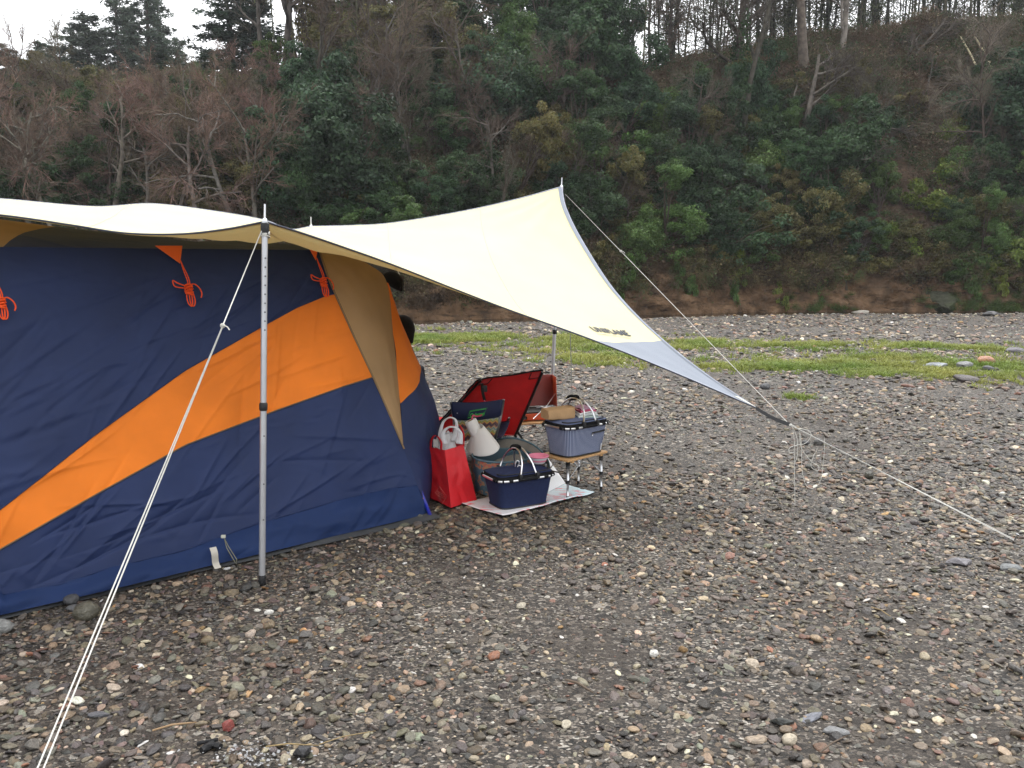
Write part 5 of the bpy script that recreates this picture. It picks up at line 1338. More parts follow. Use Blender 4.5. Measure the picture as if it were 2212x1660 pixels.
# zip pocket and sewn tag on its long side
Yb = yawm(yaw_t - R(4))
def bpt(x, z, off=.0): f = z / .195; sx_ = lerp(.395 * .42, .395 * .5, f); return bs + Yb @ Vector((x, -lerp(.265 * .40, .265 * .5, f) * .99 * max(.05, 1 - abs(x / sx_) ** 5) ** .2 - off, z))
mb = MB(); mb.tube([bpt(.03, .148, .004), bpt(.10, .149, .003), bpt(.155, .150, .003)], .006, 8); mb.build('pocket_zip', M_BLK, b2)
mb = MB(); mb.tube([bpt(.03, .148, .008), bpt(.028, .128, .008)], .0028, 6); mb.build('zip_pull', M_ALUB, b2)
mb = MB(); mb.grid([[bpt(x, z, .004) for z in (.014, .06)] for x in (.128, .15)]); mb.build('sewn_tag', M('grey_tag', (.55, .56, .58), .8), b2)
# kraft paper bag lying on the striped basket
kz = bs.z + .195 + .042
K = at(1206, 895, 5.42); K.z = kz + .04
Yk = yawm(yaw_t - R(20))
t = thing('paper_bag', 'brown paper bag lying on top of the striped basket', 'bag', (K.x, K.y, kz - .005))
P = []
for i in range(15):
    f = i / 14; x = lerp(-.10, .095, f); hh = lerp(.036, .043, f) * (1 - .12 * sm(.1 - f, 0, .1)); ww = .058; ring = []
    for a in np.linspace(0, 2 * math.pi, 25)[:-1]:
        c, s = math.cos(a), math.sin(a); y = ww * math.copysign(abs(c) ** .4, c); z = hh * math.copysign(abs(s) ** .4, s)
        w = 1 + .08 * noise.noise((x * 22, y * 22, z * 30)); ring.append(K + Yk @ Vector((x + .006 * noise.noise((a * 2, x * 9, 1)), y * w, z * w)))
    P.append(ring)
mb = MB(); mb.grid(P, closed_v=True); mb.f.append(tuple(range(24))[::-1]); mb.f.append(tuple(range(14 * 24, 15 * 24))); MK = M('kraft_paper', (.42, .265, .135), .75, .2, var=.1, vscale=12, bump=.5, bscale=16, bdist=.01); mb.build('body', MK, t, autosmooth=35)
mb = MB(); mb.grid([[K + Yk @ Vector((.095 + .03 * u, lerp(-.055, .055, v), .036 - .02 * u + .012 * math.sin(3 * v))) for v in np.linspace(0, 1, 7)] for u in np.linspace(0, 1, 4)]); mb.build('folded_flap', MK, t)
# folded towels
T0 = at(1262, 897, 5.5); T0.z = kz
t = thing('towel_stack', 'folded pink, white and green towels under the handle of the striped basket', 'towels', (T0.x, T0.y, kz - .01))
for k, (cc, zz) in enumerate([((.46, .55, .50), .006), ((.62, .66, .63), .024), ((.70, .70, .69), .041), ((.60, .12, .20), .056), ((.50, .30, .40), .066)]):
    P = []; hw = .082 - .008 * k
    for i in range(13):
        f = i / 12; ring = []
        for a in np.linspace(0, 2 * math.pi, 13)[:-1]:
            c, s = math.cos(a), math.sin(a); q = Vector((lerp(-hw, hw, f), .06 * math.copysign(abs(c) ** .5, c), .010 * math.copysign(abs(s) ** .6, s)))
            q.z += zz + .010 * noise.noise((q.x * 14, q.y * 12 + k * 3, k * 2)) - .012 * (2 * f - 1) ** 2; ring.append(T0 + Yk @ q)
        P.append(ring)
    mb = MB(); mb.grid(P, closed_v=True); mb.f.append(tuple(range(12))[::-1]); mb.f.append(tuple(range(12 * 12, 13 * 12))); mb.build('towel', M('terry_%d' % k, cc, .95, .05, var=.2, vscale=60, bump=.5, bscale=220, bdist=.003), t)

# navy basket on the sheet
nb_c = G(1112, 1098); nb, WN = basket('folding_basket', 'plain navy basket with closed lid standing on the printed sheet', (nb_c.x + .02, nb_c.y + .05, .020), R(29), .40, .27, .185, M_NAVY)
# carabiner on its handle
q = at(1117, 1004, 5.17); mb = MB(); mb.tube([q + Vector((.012 * math.cos(a) + .004 * math.sin(a), 0, .026 * math.sin(a))) for a in np.linspace(0, 6.283, 19)[:-1]], .0042, 8, closed=True); o = mb.build('carabiner', M_ALUB, off=q); o.location = q; tag(o, 'silver carabiner hooked on the navy basket handle', 'carabiner')
q = at(1122, 1012, 5.16); mb = MB(); mb.tube([q + Vector((.014 * math.cos(a), 0, .018 * math.sin(a))) for a in np.linspace(0, 6.283, 19)[:-1]], .0035, 8, closed=True); o = mb.build('key_ring', M_ALUB, off=q); o.location = q; tag(o, 'small metal ring hanging below the carabiner', 'ring')
# collapsible bowl behind the handle
bq = at(1163, 1015, 5.27); bz = .255
t = thing('folding_bowl', 'pink and white ringed folding bowl on the navy basket', 'bowl', (bq.x, bq.y, bz))
prof = [(.034, 0), (.042, .004), (.044, .014), (.050, .017), (.052, .027), (.058, .030), (.060, .040), (.064, .043)]
mb = MB(); mb.lathe((bq.x, bq.y, bz), prof, 28); mb.build('body', M('white_rubber', (.72, .72, .72), .5), t)
mb = MB(); mb.lathe((bq.x, bq.y, bz), [(.064, .043), (.069, .046), (.070, .052), (.066, .054), (.060, .048), (.045, .02), (.01, .006)], 28); mb.build('rim', M('pink_rubber', (.62, .19, .27), .5), t)
mb = MB(); mb.lathe((bq.x, bq.y, bz), [(.0508, .0165), (.0525, .0205), (.0525, .0255)], 28); mb.build('ring_band', bpy.data.materials['pink_rubber'], t)
mb = MB(); mb.lathe((bq.x, bq.y, bz), [(.0, .001), (.034, .0)], 28); mb.build('base', bpy.data.materials['white_rubber'], t)

# red shopping bag
rb = [G(930, 1082), G(975, 1104), G(1031, 1086)]; rb.append(rb[0] + rb[2] - rb[1])
tops = [at(918, 964, 5.40), at(961, 973, 5.22), at(1001, 961, 5.36)]; tops.append(tops[0] + tops[2] - tops[1])
t = thing('shopping_bag', 'tall red shopping bag with a white plastic bag sticking out', 'bag', ((rb[0].x + rb[2].x) / 2, (rb[0].y + rb[2].y) / 2, .018))
M_RBAG = M('red_bag_cloth', (.52, .012, .018), .5, .35, var=.12, vscale=7, bump=.5, bscale=9, bdist=.02)
P = []; NR_ = 19
for j in range(26):
    f = j / 25; ring = []
    for e in range(4):
        a0, a1 = rb[e].lerp(tops[e], f), rb[(e + 1) % 4].lerp(tops[(e + 1) % 4], f)
        nrm = (a1 - a0).cross(Z3).normalized()
        for k in range(12):
            g = k / 12; q = a0.lerp(a1, g); ins = math.sin(g * math.pi)
            fold = -.016 * ins * math.sin(f * math.pi) * (1 if e in (0, 2) else .5) + .012 * ins * noise.noise((g * 4, f * 5, e * 3.3)) + .008 * ins * abs(noise.noise((g * 7 + f * 5, f * 8, e * 7.1)))
            if e == 1: fold -= .022 * max(0, 1 - abs(g - .42 - .25 * (.3 - f)) / .1) * sm(.36 - f, 0, .3)
            q = q + nrm * fold; q.z = max(q.z, .018); ring.append(q)
    P.append(ring)
mb = MB(); mb.grid(P, closed_v=True); mb.f.append(tuple(range(48))[::-1]); mb.build('body', M_RBAG, t, autosmooth=50)
mid = (tops[0] + tops[1] + tops[2] + tops[3]) / 4
def strap(path, w, name, mat, par, wd): 
    mb = MB(); S_ = spline(path, 30); mb.grid([[Vector(q) - wd * w, Vector(q) + wd * w] for q in S_]); o = mb.build(name, mat, par); s_ = o.modifiers.new('thick', 'SOLIDIFY'); s_.thickness = .003; return o
h0, h1 = tops[0].lerp(tops[1], .3), tops[0].lerp(tops[1], .8)
dl = (tops[1] - tops[0]).normalized()
strap([h0, h0 + Z3 * .05 + dl * .01, h0.lerp(h1, .5) + Z3 * .085, h1 + Z3 * .05, h1], .010, 'handle', M_RBAG, t, dl * .8 + Vector((.2, -.3, 0)))
h0, h1 = tops[3].lerp(tops[2], .3), tops[3].lerp(tops[2], .98)
strap([h0, h0 + Z3 * .07, h0.lerp(h1, .6) + Z3 * .13, h1 + Z3 * .08, h1 - Z3 * .01], .010, 'handle', M_RBAG, t, dl * .8 + Vector((.2, -.3, 0)))
c = tops[0].lerp(tops[1], .55) + Z3 * .02; mb = MB(); mb.box(c + Vector((.0, .012, .01)), (.034, .006, .055), yawm(R(-12)), .001); mb.build('swing_tag', M('grey_tag2', (.38, .36, .34), .7), t, smooth=False)
# printed diamond mark low on the left face
fa = lambda g, f: rb[0].lerp(tops[0], f).lerp(rb[1].lerp(tops[1], f), g)
nl = (rb[1] - rb[0]).cross(Z3).normalized()
mb = MB(); dm = [(.58, .34), (.90, .22), (.66, .08), (.34, .20)]
dpts = [fa(*p) + nl * .006 for p in dm]
for k in range(4): mb.tube([dpts[k], dpts[(k + 1) % 4]], .0014, 5)
for zz in (.235, .205, .17): mb.tube([fa(.46, zz) + nl * .006, fa(.76, zz - .01) + nl * .006], .0022, 5)
mb.build('print', M('faded_print', (.52, .13, .11), .7), t)
FOOT.append([(q.x, q.y) for q in rb])
# white carrier bag inside it
M_POLY = M('white_polythene', (.74, .74, .75), .35, .4, bump=.6, bscale=22, bdist=.01, transl=.35)
cb_ = mid + Z3 * -.02
t = thing('plastic_bag', 'white plastic carrier bag with loop handles stuffed in the red bag', 'bag', (cb_.x, cb_.y, cb_.z - .05))
P = []
for j in range(18):
    f = j / 17; ring = []
    for a in np.linspace(0, 2 * math.pi, 49)[:-1]:
        r_ = (.074 - .034 * f ** 1.6) * (1 + .28 * noise.noise((math.cos(a) * 2.4, math.sin(a) * 2.4, f * 3)) + .22 * abs(noise.noise((math.cos(a) * 5, math.sin(a) * 5, f * 2 + 4))))
        ring.append(cb_ + Vector((math.cos(a) * r_ * 1.05 + .004 + .012 * f, math.sin(a) * r_ * .8, -.06 + .165 * f + .014 * noise.noise((math.cos(a) * 3, math.sin(a) * 3, 9)) * f)))
    P.append(ring)
mb = MB(); mb.grid(P, closed_v=True); mb.f.append(tuple(range(17 * 48, 18 * 48))); mb.build('body', M_POLY, t)
for pts, wd, dd_ in [([(952, 958), (951, 935), (958, 912), (973, 903), (985, 911), (985, 930), (980, 955)], .017, 5.33), ([(958, 960), (957, 938), (968, 925), (984, 925), (994, 938), (992, 960)], .019, 5.27)]:
    S_ = spline([at(p[0], p[1], dd_) for p in pts], 40); mb = MB(); rings = []
    for i, q in enumerate(S_):
        tg = (S_[min(i + 1, 39)] - S_[max(i - 1, 0)]); tg = Vector(tg).normalized(); sd = tg.cross(Vector((0, 1, 0))).normalized()
        w_ = wd * (.30 + 1.0 * (abs(i - 19.5) / 19.5) ** 1.5)
        rings.append([Vector(q) + sd * (w_ * c_ * (1 + .15 * noise.noise((i * .3, c_ * 3, wd * 99)))) + Vector((0, 1, 0)) * (.010 * noise.noise((i * .22, c_ * 2.4, 3)) + .012 * c_ * c_) for c_ in np.linspace(-1, 1, 9)])
    mb.grid(rings); o = mb.build('handle', M_POLY, t); o.modifiers.new('thick', 'SOLIDIFY').thickness = .0015

# patterned soft cooler with its lid up
def ethnic(name, scale=1.0, dark=1.0):
    m, n, l, p = newmat(name); tc = n.new('ShaderNodeTexCoord'); sx = n.new('ShaderNodeSeparateXYZ'); l.new(tc.outputs['Object'], sx.inputs[0])
    w = n.new('ShaderNodeTexNoise'); w.inputs['Scale'].default_value = 16 * scale; w.inputs['Detail'].default_value = 2; l.new(tc.outputs['Object'], w.inputs['Vector'])
    r = n.new('ShaderNodeValToRGB'); e = r.color_ramp; e.interpolation = 'CONSTANT'
    cs = [(0, (.035, .075, .11)), (.40, (.055, .11, .15)), (.47, (.30, .17, .09)), (.52, (.36, .09, .06)), (.57, (.09, .14, .15)), (.63, (.28, .20, .10))]
    while len(e.elements) < len(cs): e.elements.new(.5)
    for q, (po, cc) in zip(e.elements, cs): q.position = po; q.color = c4(tuple(v * dark for v in cc))
    l.new(w.outputs[0], r.inputs[0]); l.new(r.outputs[0], p.inputs['Base Color']); p.inputs['Roughness'].default_value = .7
    return m
M_ETH = ethnic('patterned_canvas'); M_FOIL = M('grey_lining', (.20, .185, .165), .45, .4, var=.3, vscale=9, bump=.5, bscale=14, bdist=.01)
bc = Vector((G(1086, 1075).x - .005, 5.50, 0)); br_ = .205; bh_ = .235
t = thing('soft_cooler', 'round patterned cooler bag with its lid flipped open behind the navy basket', 'cooler bag', (bc.x, bc.y, .018))
mb = MB(); mb.lathe((bc.x, bc.y, .018), [(.01, 0), (br_ * .92, 0), (br_ * .96, .05), (br_ * 1.0, .14), (br_, bh_)], 40); mb.build('body', M_ETH, t, autosmooth=50)
mb = MB(); mb.lathe((bc.x, bc.y, .018), [(br_ * .97, bh_ - .002), (br_ * .93, .10), (br_ * .9, .03), (.01, .02)], 40); mb.build('lining', M('teal_lining', (.055, .10, .13), .6), t)
mb = MB(); mb.tube([bc + Vector((br_ * math.cos(a), br_ * math.sin(a), bh_ + .018)) for a in np.linspace(0, 6.283, 41)[:-1]], .007, 8, closed=True); mb.build('rim_piping', M('teal_piping', (.075, .13, .16), .6), t)
lc_ = at(1112, 994, 5.62); lx = (at(1184, 1003, 5.5) - at(1040, 990, 5.72)) * .5; lyd = Vector((-.035, .145, .125)); ln_ = lx.cross(lyd).normalized()
P = []
for g in np.linspace(0, 1, 9):
    P.append([lc_ + lyd * (g * math.sin(a)) + lx * (g * math.cos(a)) + ln_ * (-.022 * (1 - g * g) + .012 * g * math.sin(2 * a)) for a in np.linspace(0, 6.283, 41)[:-1]])
mb = MB(); mb.grid(P, closed_v=True); lid = mb.build('lid', M_FOIL, t); lid.modifiers.new('thick', 'SOLIDIFY').thickness = .008
mb = MB(); mb.tube(P[-1], .007, 8, closed=True); mb.build('lid_piping', bpy.data.materials['teal_piping'], lid)

# white foam board leaning beside it
wb_ = [G(1178, 1067, .02), G(1219, 1046, .02)]; wt = [at(1160, 987, 5.62), at(1180, 990, 5.84)]
n_ = (wb_[1] - wb_[0]).cross(wt[0] - wb_[0]).normalized() * .012
mb = MB(); V = [wb_[0], wb_[1], wt[1], wt[0]]; V += [v + n_ for v in V]; mb.add(V, [(0, 1, 2, 3), (7, 6, 5, 4), (0, 4, 5, 1), (1, 5, 6, 2), (2, 6, 7, 3), (3, 7, 4, 0)])
o = mb.build('foam_board', M('white_foam', (.74, .75, .76), .6, .2, var=.04, vscale=5), smooth=False, off=wb_[0]); o.location = wb_[0]; tag(o, 'white board leaning behind the navy basket beside the table', 'board')

# paper towel roll hanging by its core
pa_, pb_ = at(1016, 909, 5.60), at(1038, 956, 5.60); ax = (pb_ - pa_); Lr = ax.length; ax.normalize()
m3 = ax.to_track_quat('Z', 'Y').to_matrix()
t = thing('paper_towel', 'white paper towel roll hanging with its sheet flared out like a cone', 'paper towel', pb_)
M_PAPER = M('paper_towel', (.70, .68, .65), .9, .1, bump=.3, bscale=180, bdist=.002, transl=.1); M_CARD = M('cardboard_core', (.30, .17, .09), .8)
mb = MB(); mb.lathe(pa_, [(.019, .0), (.040, -.002), (.043, .008), (.043, Lr)], 32, m3); mb.build('roll', M_PAPER, t, autosmooth=40)
mb = MB(); mb.lathe(pa_, [(.0195, -.003), (.0165, -.003), (.0165, Lr * .6)], 24, m3); mb.build('core', M_CARD, t)
c0_, c1_ = at(1030, 922, 5.60), at(1043, 968, 5.57); P = []
for i in range(24):
    f = i / 23; ring = []
    cc = c0_.lerp(c1_, f); rw = lerp(.046, .124, f ** .9)
    ex = (at(1081, 961, 5.52) - at(1003, 967, 5.62)).normalized(); ez = Vector((.10, -.90, -.40)).normalized()
    for a in np.linspace(0, 2 * math.pi, 61)[:-1]:
        lo = .35 * max(0, math.cos(a - 3.6)) * (1 - f)      # the sheet's free edge winds down round the roll
        ring.append(cc + (c1_ - c0_) * lo + ex * (rw * math.cos(a)) + ez * (rw * .78 * math.sin(a)))
    P.append(ring)
mb = MB(); mb.grid(P, closed_v=True); o = mb.build('loose_sheet', M_PAPER, t); o.modifiers.new('thick', 'SOLIDIFY').thickness = .003

# ------------------------------------------------------------------ red sling chair, seen from behind
tTR, tTL, tBR, tBL = at(1173, 800, 5.92), at(1040, 820, 6.02), at(1112, 940, 6.25), at(928, 935, 6.38)
t = thing('camp_chair', 'big red sling camp chair on a black folding frame, seen from behind', 'chair', (tBR.x - .1, tBR.y + .1, 0), 'folding camp chairs')
bn = (tTR - tBR).cross(tTL - tTR).normalized(); bn = bn if bn.y > 0 else -bn
P = []
topc = spline([tTL + (tBL - tTL) * .33 + Vector((-.0, 0, .012)), tTL + Vector((-.065, 0, -.04)), tTL + Vector((.0, 0, .0)), tTL.lerp(tTR, .5), tTR], 41)
botc = [tBL.lerp(tBR, k / 40) for k in range(41)]
for k in range(41):
    line = []
    for j in range(25):
        f = j / 24; q = botc[k].lerp(Vector(topc[k]), f); line.append(q + bn * (.05 * math.sin(math.pi * f) * math.sin(math.pi * k / 40)) + bn * (.008 * noise.noise((k * .15, f * 4, 3))))
    P.append(line)
mb = MB(); mb.grid(P); o = mb.build('backrest', M_RED, t); o.modifiers.new('thick', 'SOLIDIFY').thickness = .004
mb = MB(); mb.tube([p[-1] for p in P], .007, 6); mb.tube([p for p in P[0]], .007, 6); mb.build('edge_binding', F_BLACK, t)
st = [tBL, tBR]; sf = [q + Vector((-.06, .46, .04)) for q in st]
mb = MB(); mb.grid([[a.lerp(b, k / 12) + Z3 * (-.05 * math.sin(math.pi * k / 12)) for k in range(13)] for a, b in [(tBL.lerp(tBR, i / 12), sf[0].lerp(sf[1], i / 12)) for i in range(13)]]); o = mb.build('seat', M_RED, t); o.modifiers.new('thick', 'SOLIDIFY').thickness = .004
# sleeve pockets on the top corners
for q, s in ((tTR, -1), (tTL, 1)):
    d = (tTL - tTR).normalized() * (1 if s < 0 else -1); dn = ((tBR if s < 0 else tBL) - q).normalized()
    mb = MB(); mb.grid([[q + d * (.085 * u) + dn * (.062 * v) - bn * .012 for v in (0, .5, 1)] for u in (0, .5, 1)]); o = mb.build('corner_pocket', M('red_pocket', (.46, .028, .028), .7, var=.1, vscale=14), t)
    mb = MB(); mb.tube([q + d * .085 - bn * .013, q + d * .085 + dn * .062 - bn * .013], .0035, 5); mb.tube([q + dn * .062 - bn * .013, q + d * .085 + dn * .062 - bn * .013], .0035, 5); mb.build('edge_binding', F_BLACK, t)
fr_ = G(1104, 968); hub = Vector((tBR.x - .05, tBR.y + .20, .30))
def tubeof(nm, mat, pts, r=.011, par=None):
    mb = MB(); mb.tube(pts, r, 10); return mb.build(nm, mat, par or t)
tubeof('back_upright', M_BTUBE, [tTR + Vector((-.004, -.02, -.01)), tBR + Vector((-.005, -.03, -.02)), fr_], .0105)
bl_f = Vector((tBL.x - .02, tBL.y - .2, 0)); tubeof('back_upright', M_BTUBE, [tTL + Vector((0, -.015, 0)), tBL + Vector((0, -.03, -.02)), bl_f], .0105)
tubeof('leg', M_BTUBE, [at(1116, 930, 6.27), G(1152, 985)], .0095); tubeof('leg', M_BTUBE, [sf[1] + Z3 * 0, Vector((fr_.x + .06, fr_.y + .30, 0))], .0095); tubeof('leg', M_BTUBE, [sf[0], Vector((bl_f.x + .05, bl_f.y + .35, 0))], .0095); tubeof('leg', M_BTUBE, [tBL, Vector((sf[0].x, sf[0].y, 0))], .0095)
tubeof('stretcher', M_STEEL, [G(1096, 966, .02), at(1111, 944, 6.2)], .006)
# black strap and buckle that the towel hangs from
mb = MB(); q0_ = at(1041, 828, 5.99); q1_ = at(1047, 866, 5.93); mb.box((at(1047, 840, 5.97)), (.038, .012, .05), None, .006); mb.build('buckle', M_BLK, t)
strap([q0_ + Vector((0, -.01, 0)), q0_.lerp(q1_, .5) + Vector((-.004, -.012, 0)), q1_], .011, 'hanging_strap', F_BLACK, t, Vector((1, 0, 0)))
q = [at(*p) for p in [(1046, 866, 5.92), (1050, 872, 5.88), (1047, 882, 5.8), (1041, 896, 5.72), (1030, 900, 5.66), (1022, 898, 5.63), (1020, 904, 5.61), (1020, 914, 5.60)]]
mb = MB(); mb.tube(spline(q, 40), .0055, 8); o = mb.build('hook', M('pink_plastic', (.55, .05, .13), .4, .5), off=q[-1]); o.location = q[-1]; tag(o, 'pink plastic hook holding the paper towel on the chair strap', 'hook')

# ------------------------------------------------------------------ small navy chair with a knitted cover
kTL, kTR, kBL, kBR = at(975, 868, 5.78), at(1088, 863, 5.70), at(981, 906, 5.80), at(1082, 899, 5.72)
t = thing('camp_chair', 'small navy folding chair with green logo and zigzag knit cover', 'chair', ((kTL.x + kTR.x) / 2, 5.8, 0), 'folding camp chairs')
nk = (kTR - kTL).cross(kBL - kTL).normalized(); nk = nk if nk.y < 0 else -nk
P = [[kTL.lerp(kTR, u).lerp(kBL.lerp(kBR, u), v) + nk * (.02 * math.sin(math.pi * v)) - Z3 * (.014 * math.sin(math.pi * u)) for v in np.linspace(0, 1, 11)] for u in np.linspace(0, 1, 21)]
mb = MB(); mb.grid(P); o = mb.build('backrest', M('navy_canvas', (.011, .016, .05), .7, var=.12, vscale=12), t); o.modifiers.new('thick', 'SOLIDIFY').thickness = .008
mb = MB(); mb.grid([[p[-1] + nk * .002, p[-1] - Z3 * .010 + nk * .004] for p in P]); mb.build('edge_trim', M('pale_trim', (.22, .25, .34), .8), t)
def zig():
    m, n, l, p = newmat('zigzag_knit'); a = n.new('ShaderNodeAttribute'); a.attribute_name = 'uvw'; s = n.new('ShaderNodeSeparateXYZ'); l.new(a.outputs['Vector'], s.inputs[0])
    pp = n.new('ShaderNodeMath'); pp.operation = 'PINGPONG'; pp.inputs[1].default_value = .022; l.new(s.outputs[0], pp.inputs[0])
    ad = n.new('ShaderNodeMath'); ad.operation = 'ADD'; l.new(pp.outputs[0], ad.inputs[0]); l.new(s.outputs[1], ad.inputs[1])
    dv = n.new('ShaderNodeMath'); dv.operation = 'DIVIDE'; dv.inputs[1].default_value = .105; l.new(ad.outputs[0], dv.inputs[0])
    fr2 = n.new('ShaderNodeMath'); fr2.operation = 'FRACT'; l.new(dv.outputs[0], fr2.inputs[0])
    r = n.new('ShaderNodeValToRGB'); e = r.color_ramp; e.interpolation = 'CONSTANT'
    cs = [(0, (.10, .18, .20)), (.14, (.30, .27, .20)), (.26, (.20, .24, .07)), (.4, (.42, .20, .06)), (.52, (.10, .045, .05)), (.66, (.045, .035, .05)), (.8, (.24, .10, .07)), (.9, (.32, .25, .13))]
    while len(e.elements) < len(cs): e.elements.new(.5)
    for q_, (po, cc) in zip(e.elements, cs): q_.position = po; q_.color = c4(cc)
    l.new(fr2.outputs[0], r.inputs[0]); l.new(r.outputs[0], p.inputs['Base Color']); p.inputs['Roughness'].default_value = .95; return m
z0, z1 = kBL - Z3 * .012, kBR - Z3 * .012; y0_, y1_ = at(984, 958, 5.74), at(1066, 948, 5.66)
P = []; uv = []
for u in np.linspace(0, 1, 31):
    line = []
    for v in np.linspace(0, 1, 21):
        line.append(z0.lerp(z1, u).lerp(y0_.lerp(y1_, u), v) - nk * (.03 * math.sin(math.pi * u) * v)); uv += [u * .36, v * .19, 0]
    P.append(line)
mb = MB(); mb.grid(P); o = mb.build('knit_cover', zig(), t); o.data.attributes.new('uvw', 'FLOAT_VECTOR', 'POINT').data.foreach_set('vector', uv); o.modifiers.new('thick', 'SOLIDIFY').thickness = .006
for a, b, f_, g_ in ((kTR, kBR, G(1066, 985), G(1084, 960)), (kTL, kBL, Vector((G(985, 985).x, 5.85, 0)), Vector((G(1000, 960).x, 6.1, 0)))):
    tubeof('frame_tube', M_STEEL, [a + nk * .004, b + nk * .002, at(1070, 948, 5.68) if a is kTR else b - Z3 * .14, f_], .0105, t); tubeof('leg', M_STEEL, [b - Z3 * .14 - nk * .3 + Z3 * 0.02, g_ if a is kTL else Vector((f_.x - .02, f_.y + .05, 0))], .009, t)
mb = MB(); s0, s1 = kBL - Z3 * .15 , kBR - Z3 * .15; mb.grid([[s0.lerp(s1, u) - nk * (.32 * v) - Z3 * (.02 * math.sin(math.pi * v)) for v in np.linspace(0, 1, 9)] for u in np.linspace(0, 1, 9)]); o = mb.build('seat', bpy.data.materials['navy_canvas'], t); o.modifiers.new('thick', 'SOLIDIFY').thickness = .006
# its logo: green script in a slanted outline
M_GRN = M('green_print', (.06, .42, .08), .7)
def kpt(px, py):   # a point on the backrest cloth
    u = (px - 975) / 113; v = (py - 866) / 37; q = kTL.lerp(kTR, u).lerp(kBL.lerp(kBR, u), v) + nk * (.02 * math.sin(math.pi * v)) - Z3 * (.014 * math.sin(math.pi * u)); return q + nk * .013
V, F = text_mesh('Coleman', 1.0, .1, .045); w = max(v.x for v in V)
mb = MB(); mb.add([kpt(1015 + 35 * v.x / w + 3 * v.y, 894.5 - 11.5 * v.y - 3.0 * v.x / w) for v in V], F); lg = mb.build('logo', M_GRN, t, smooth=False)
mb = MB()
for dlt in (0.0, 2.4):
    fq = [kpt(1009 + dlt, 897 - dlt * .5), kpt(1047 - dlt * .4, 893.5 - dlt * .5), kpt(1056 - dlt, 877 + dlt * .6), kpt(1017 + dlt * .4, 880.5 + dlt * .6)]
    mb.tube(fq, .0022 if dlt else .0012, 5, closed=True)
mb.build('logo_outline', M_GRN, lg)
mb = MB(); q = kpt(988, 886); mb.tube([q, q + nk * .004], [.004, .003], 8); mb.build('rivet', M_ALUB, t)

# ------------------------------------------------------------------ table and stove behind
t2z = .262; tc2 = Vector((.185, 6.78, 0)); y2 = R(16)
table('low wooden table behind the red chair carrying the stove', (tc2.x, tc2.y, 0), y2, .50, .34, t2z)
Ys = yawm(y2); sc = Vector((tc2.x - .01, tc2.y + .02, t2z + .002))
M_STV = M('orange_red_enamel', (.52, .075, .018), .4, .5, var=.08, vscale=6); M_STVD = M('dark_red_enamel', (.20, .022, .014), .45, .5, var=.12, vscale=6)
t = thing('camp_stove', 'orange-red two-burner stove with its lid open on the rear table', 'stove', sc)
def S3(x, y, z): return sc + Ys @ Vector((x, y, z))
mb = MB(); mb.box(S3(0, 0, .035), (.44, .27, .055), Ys, .006); mb.build('case', M_STV, t, smooth=False)
mb = MB(); mb.box(S3(0, 0, .068), (.425, .255, .012), Ys, .002); mb.build('tray', M('black_iron', (.012, .012, .012), .6, .3), t, smooth=False)
for s in (-1, 1):
    mb = MB(); mb.lathe(S3(s * .115, 0, .074), [(.045, 0), (.05, .012), (.03, .02), (.008, .02)], 20); bu = mb.build('burner', M_STEEL, t)
    mb = MB()
    for a in range(4): mb.tube([S3(s * .115 + .085 * math.cos(a * 1.571), .085 * math.sin(a * 1.571), .085), S3(s * .115 - .02 * math.cos(a * 1.571), -.02 * math.sin(a * 1.571), .1)], .003, 6)
    mb.build('pan_support', M_STEEL, bu)
    mb = MB(); mb.tube([S3(s * .115, -.14, .035), S3(s * .115, -.16, .035)], .016, 14); mb.build('knob', M_BLK, t)
    mb = MB(); pv = S3(s * .222, .128, .1); sw = [S3(s * .222, .132, .078), S3(s * .222, .165, .335), S3(s * .205, .02, .335), S3(s * .205, -.01, .085)]
    n_ = (sw[1] - sw[0]).cross(sw[3] - sw[0]).normalized() * .003; V = sw + [v + n_ for v in sw]; mb.add(V, [(0, 1, 2, 3), (7, 6, 5, 4), (0, 4, 5, 1), (1, 5, 6, 2), (2, 6, 7, 3), (3, 7, 4, 0)]); mb.build('wind_wing', M_STV, t, smooth=False)
mb = MB(); mb.box(S3(0, .15, .208), (.445, .012, .262), Ys @ Matrix.Rotation(R(-7), 3, 'X'), .004); mb.build('lid', M_STVD, t, smooth=False)
mb = MB(); mb.tube([at(1200, 850, 6.62), at(1182, 876, 6.60), at(1152, 905, 6.58)], .0035, 6); mb.build('prop_wire', M_ALUB, t)

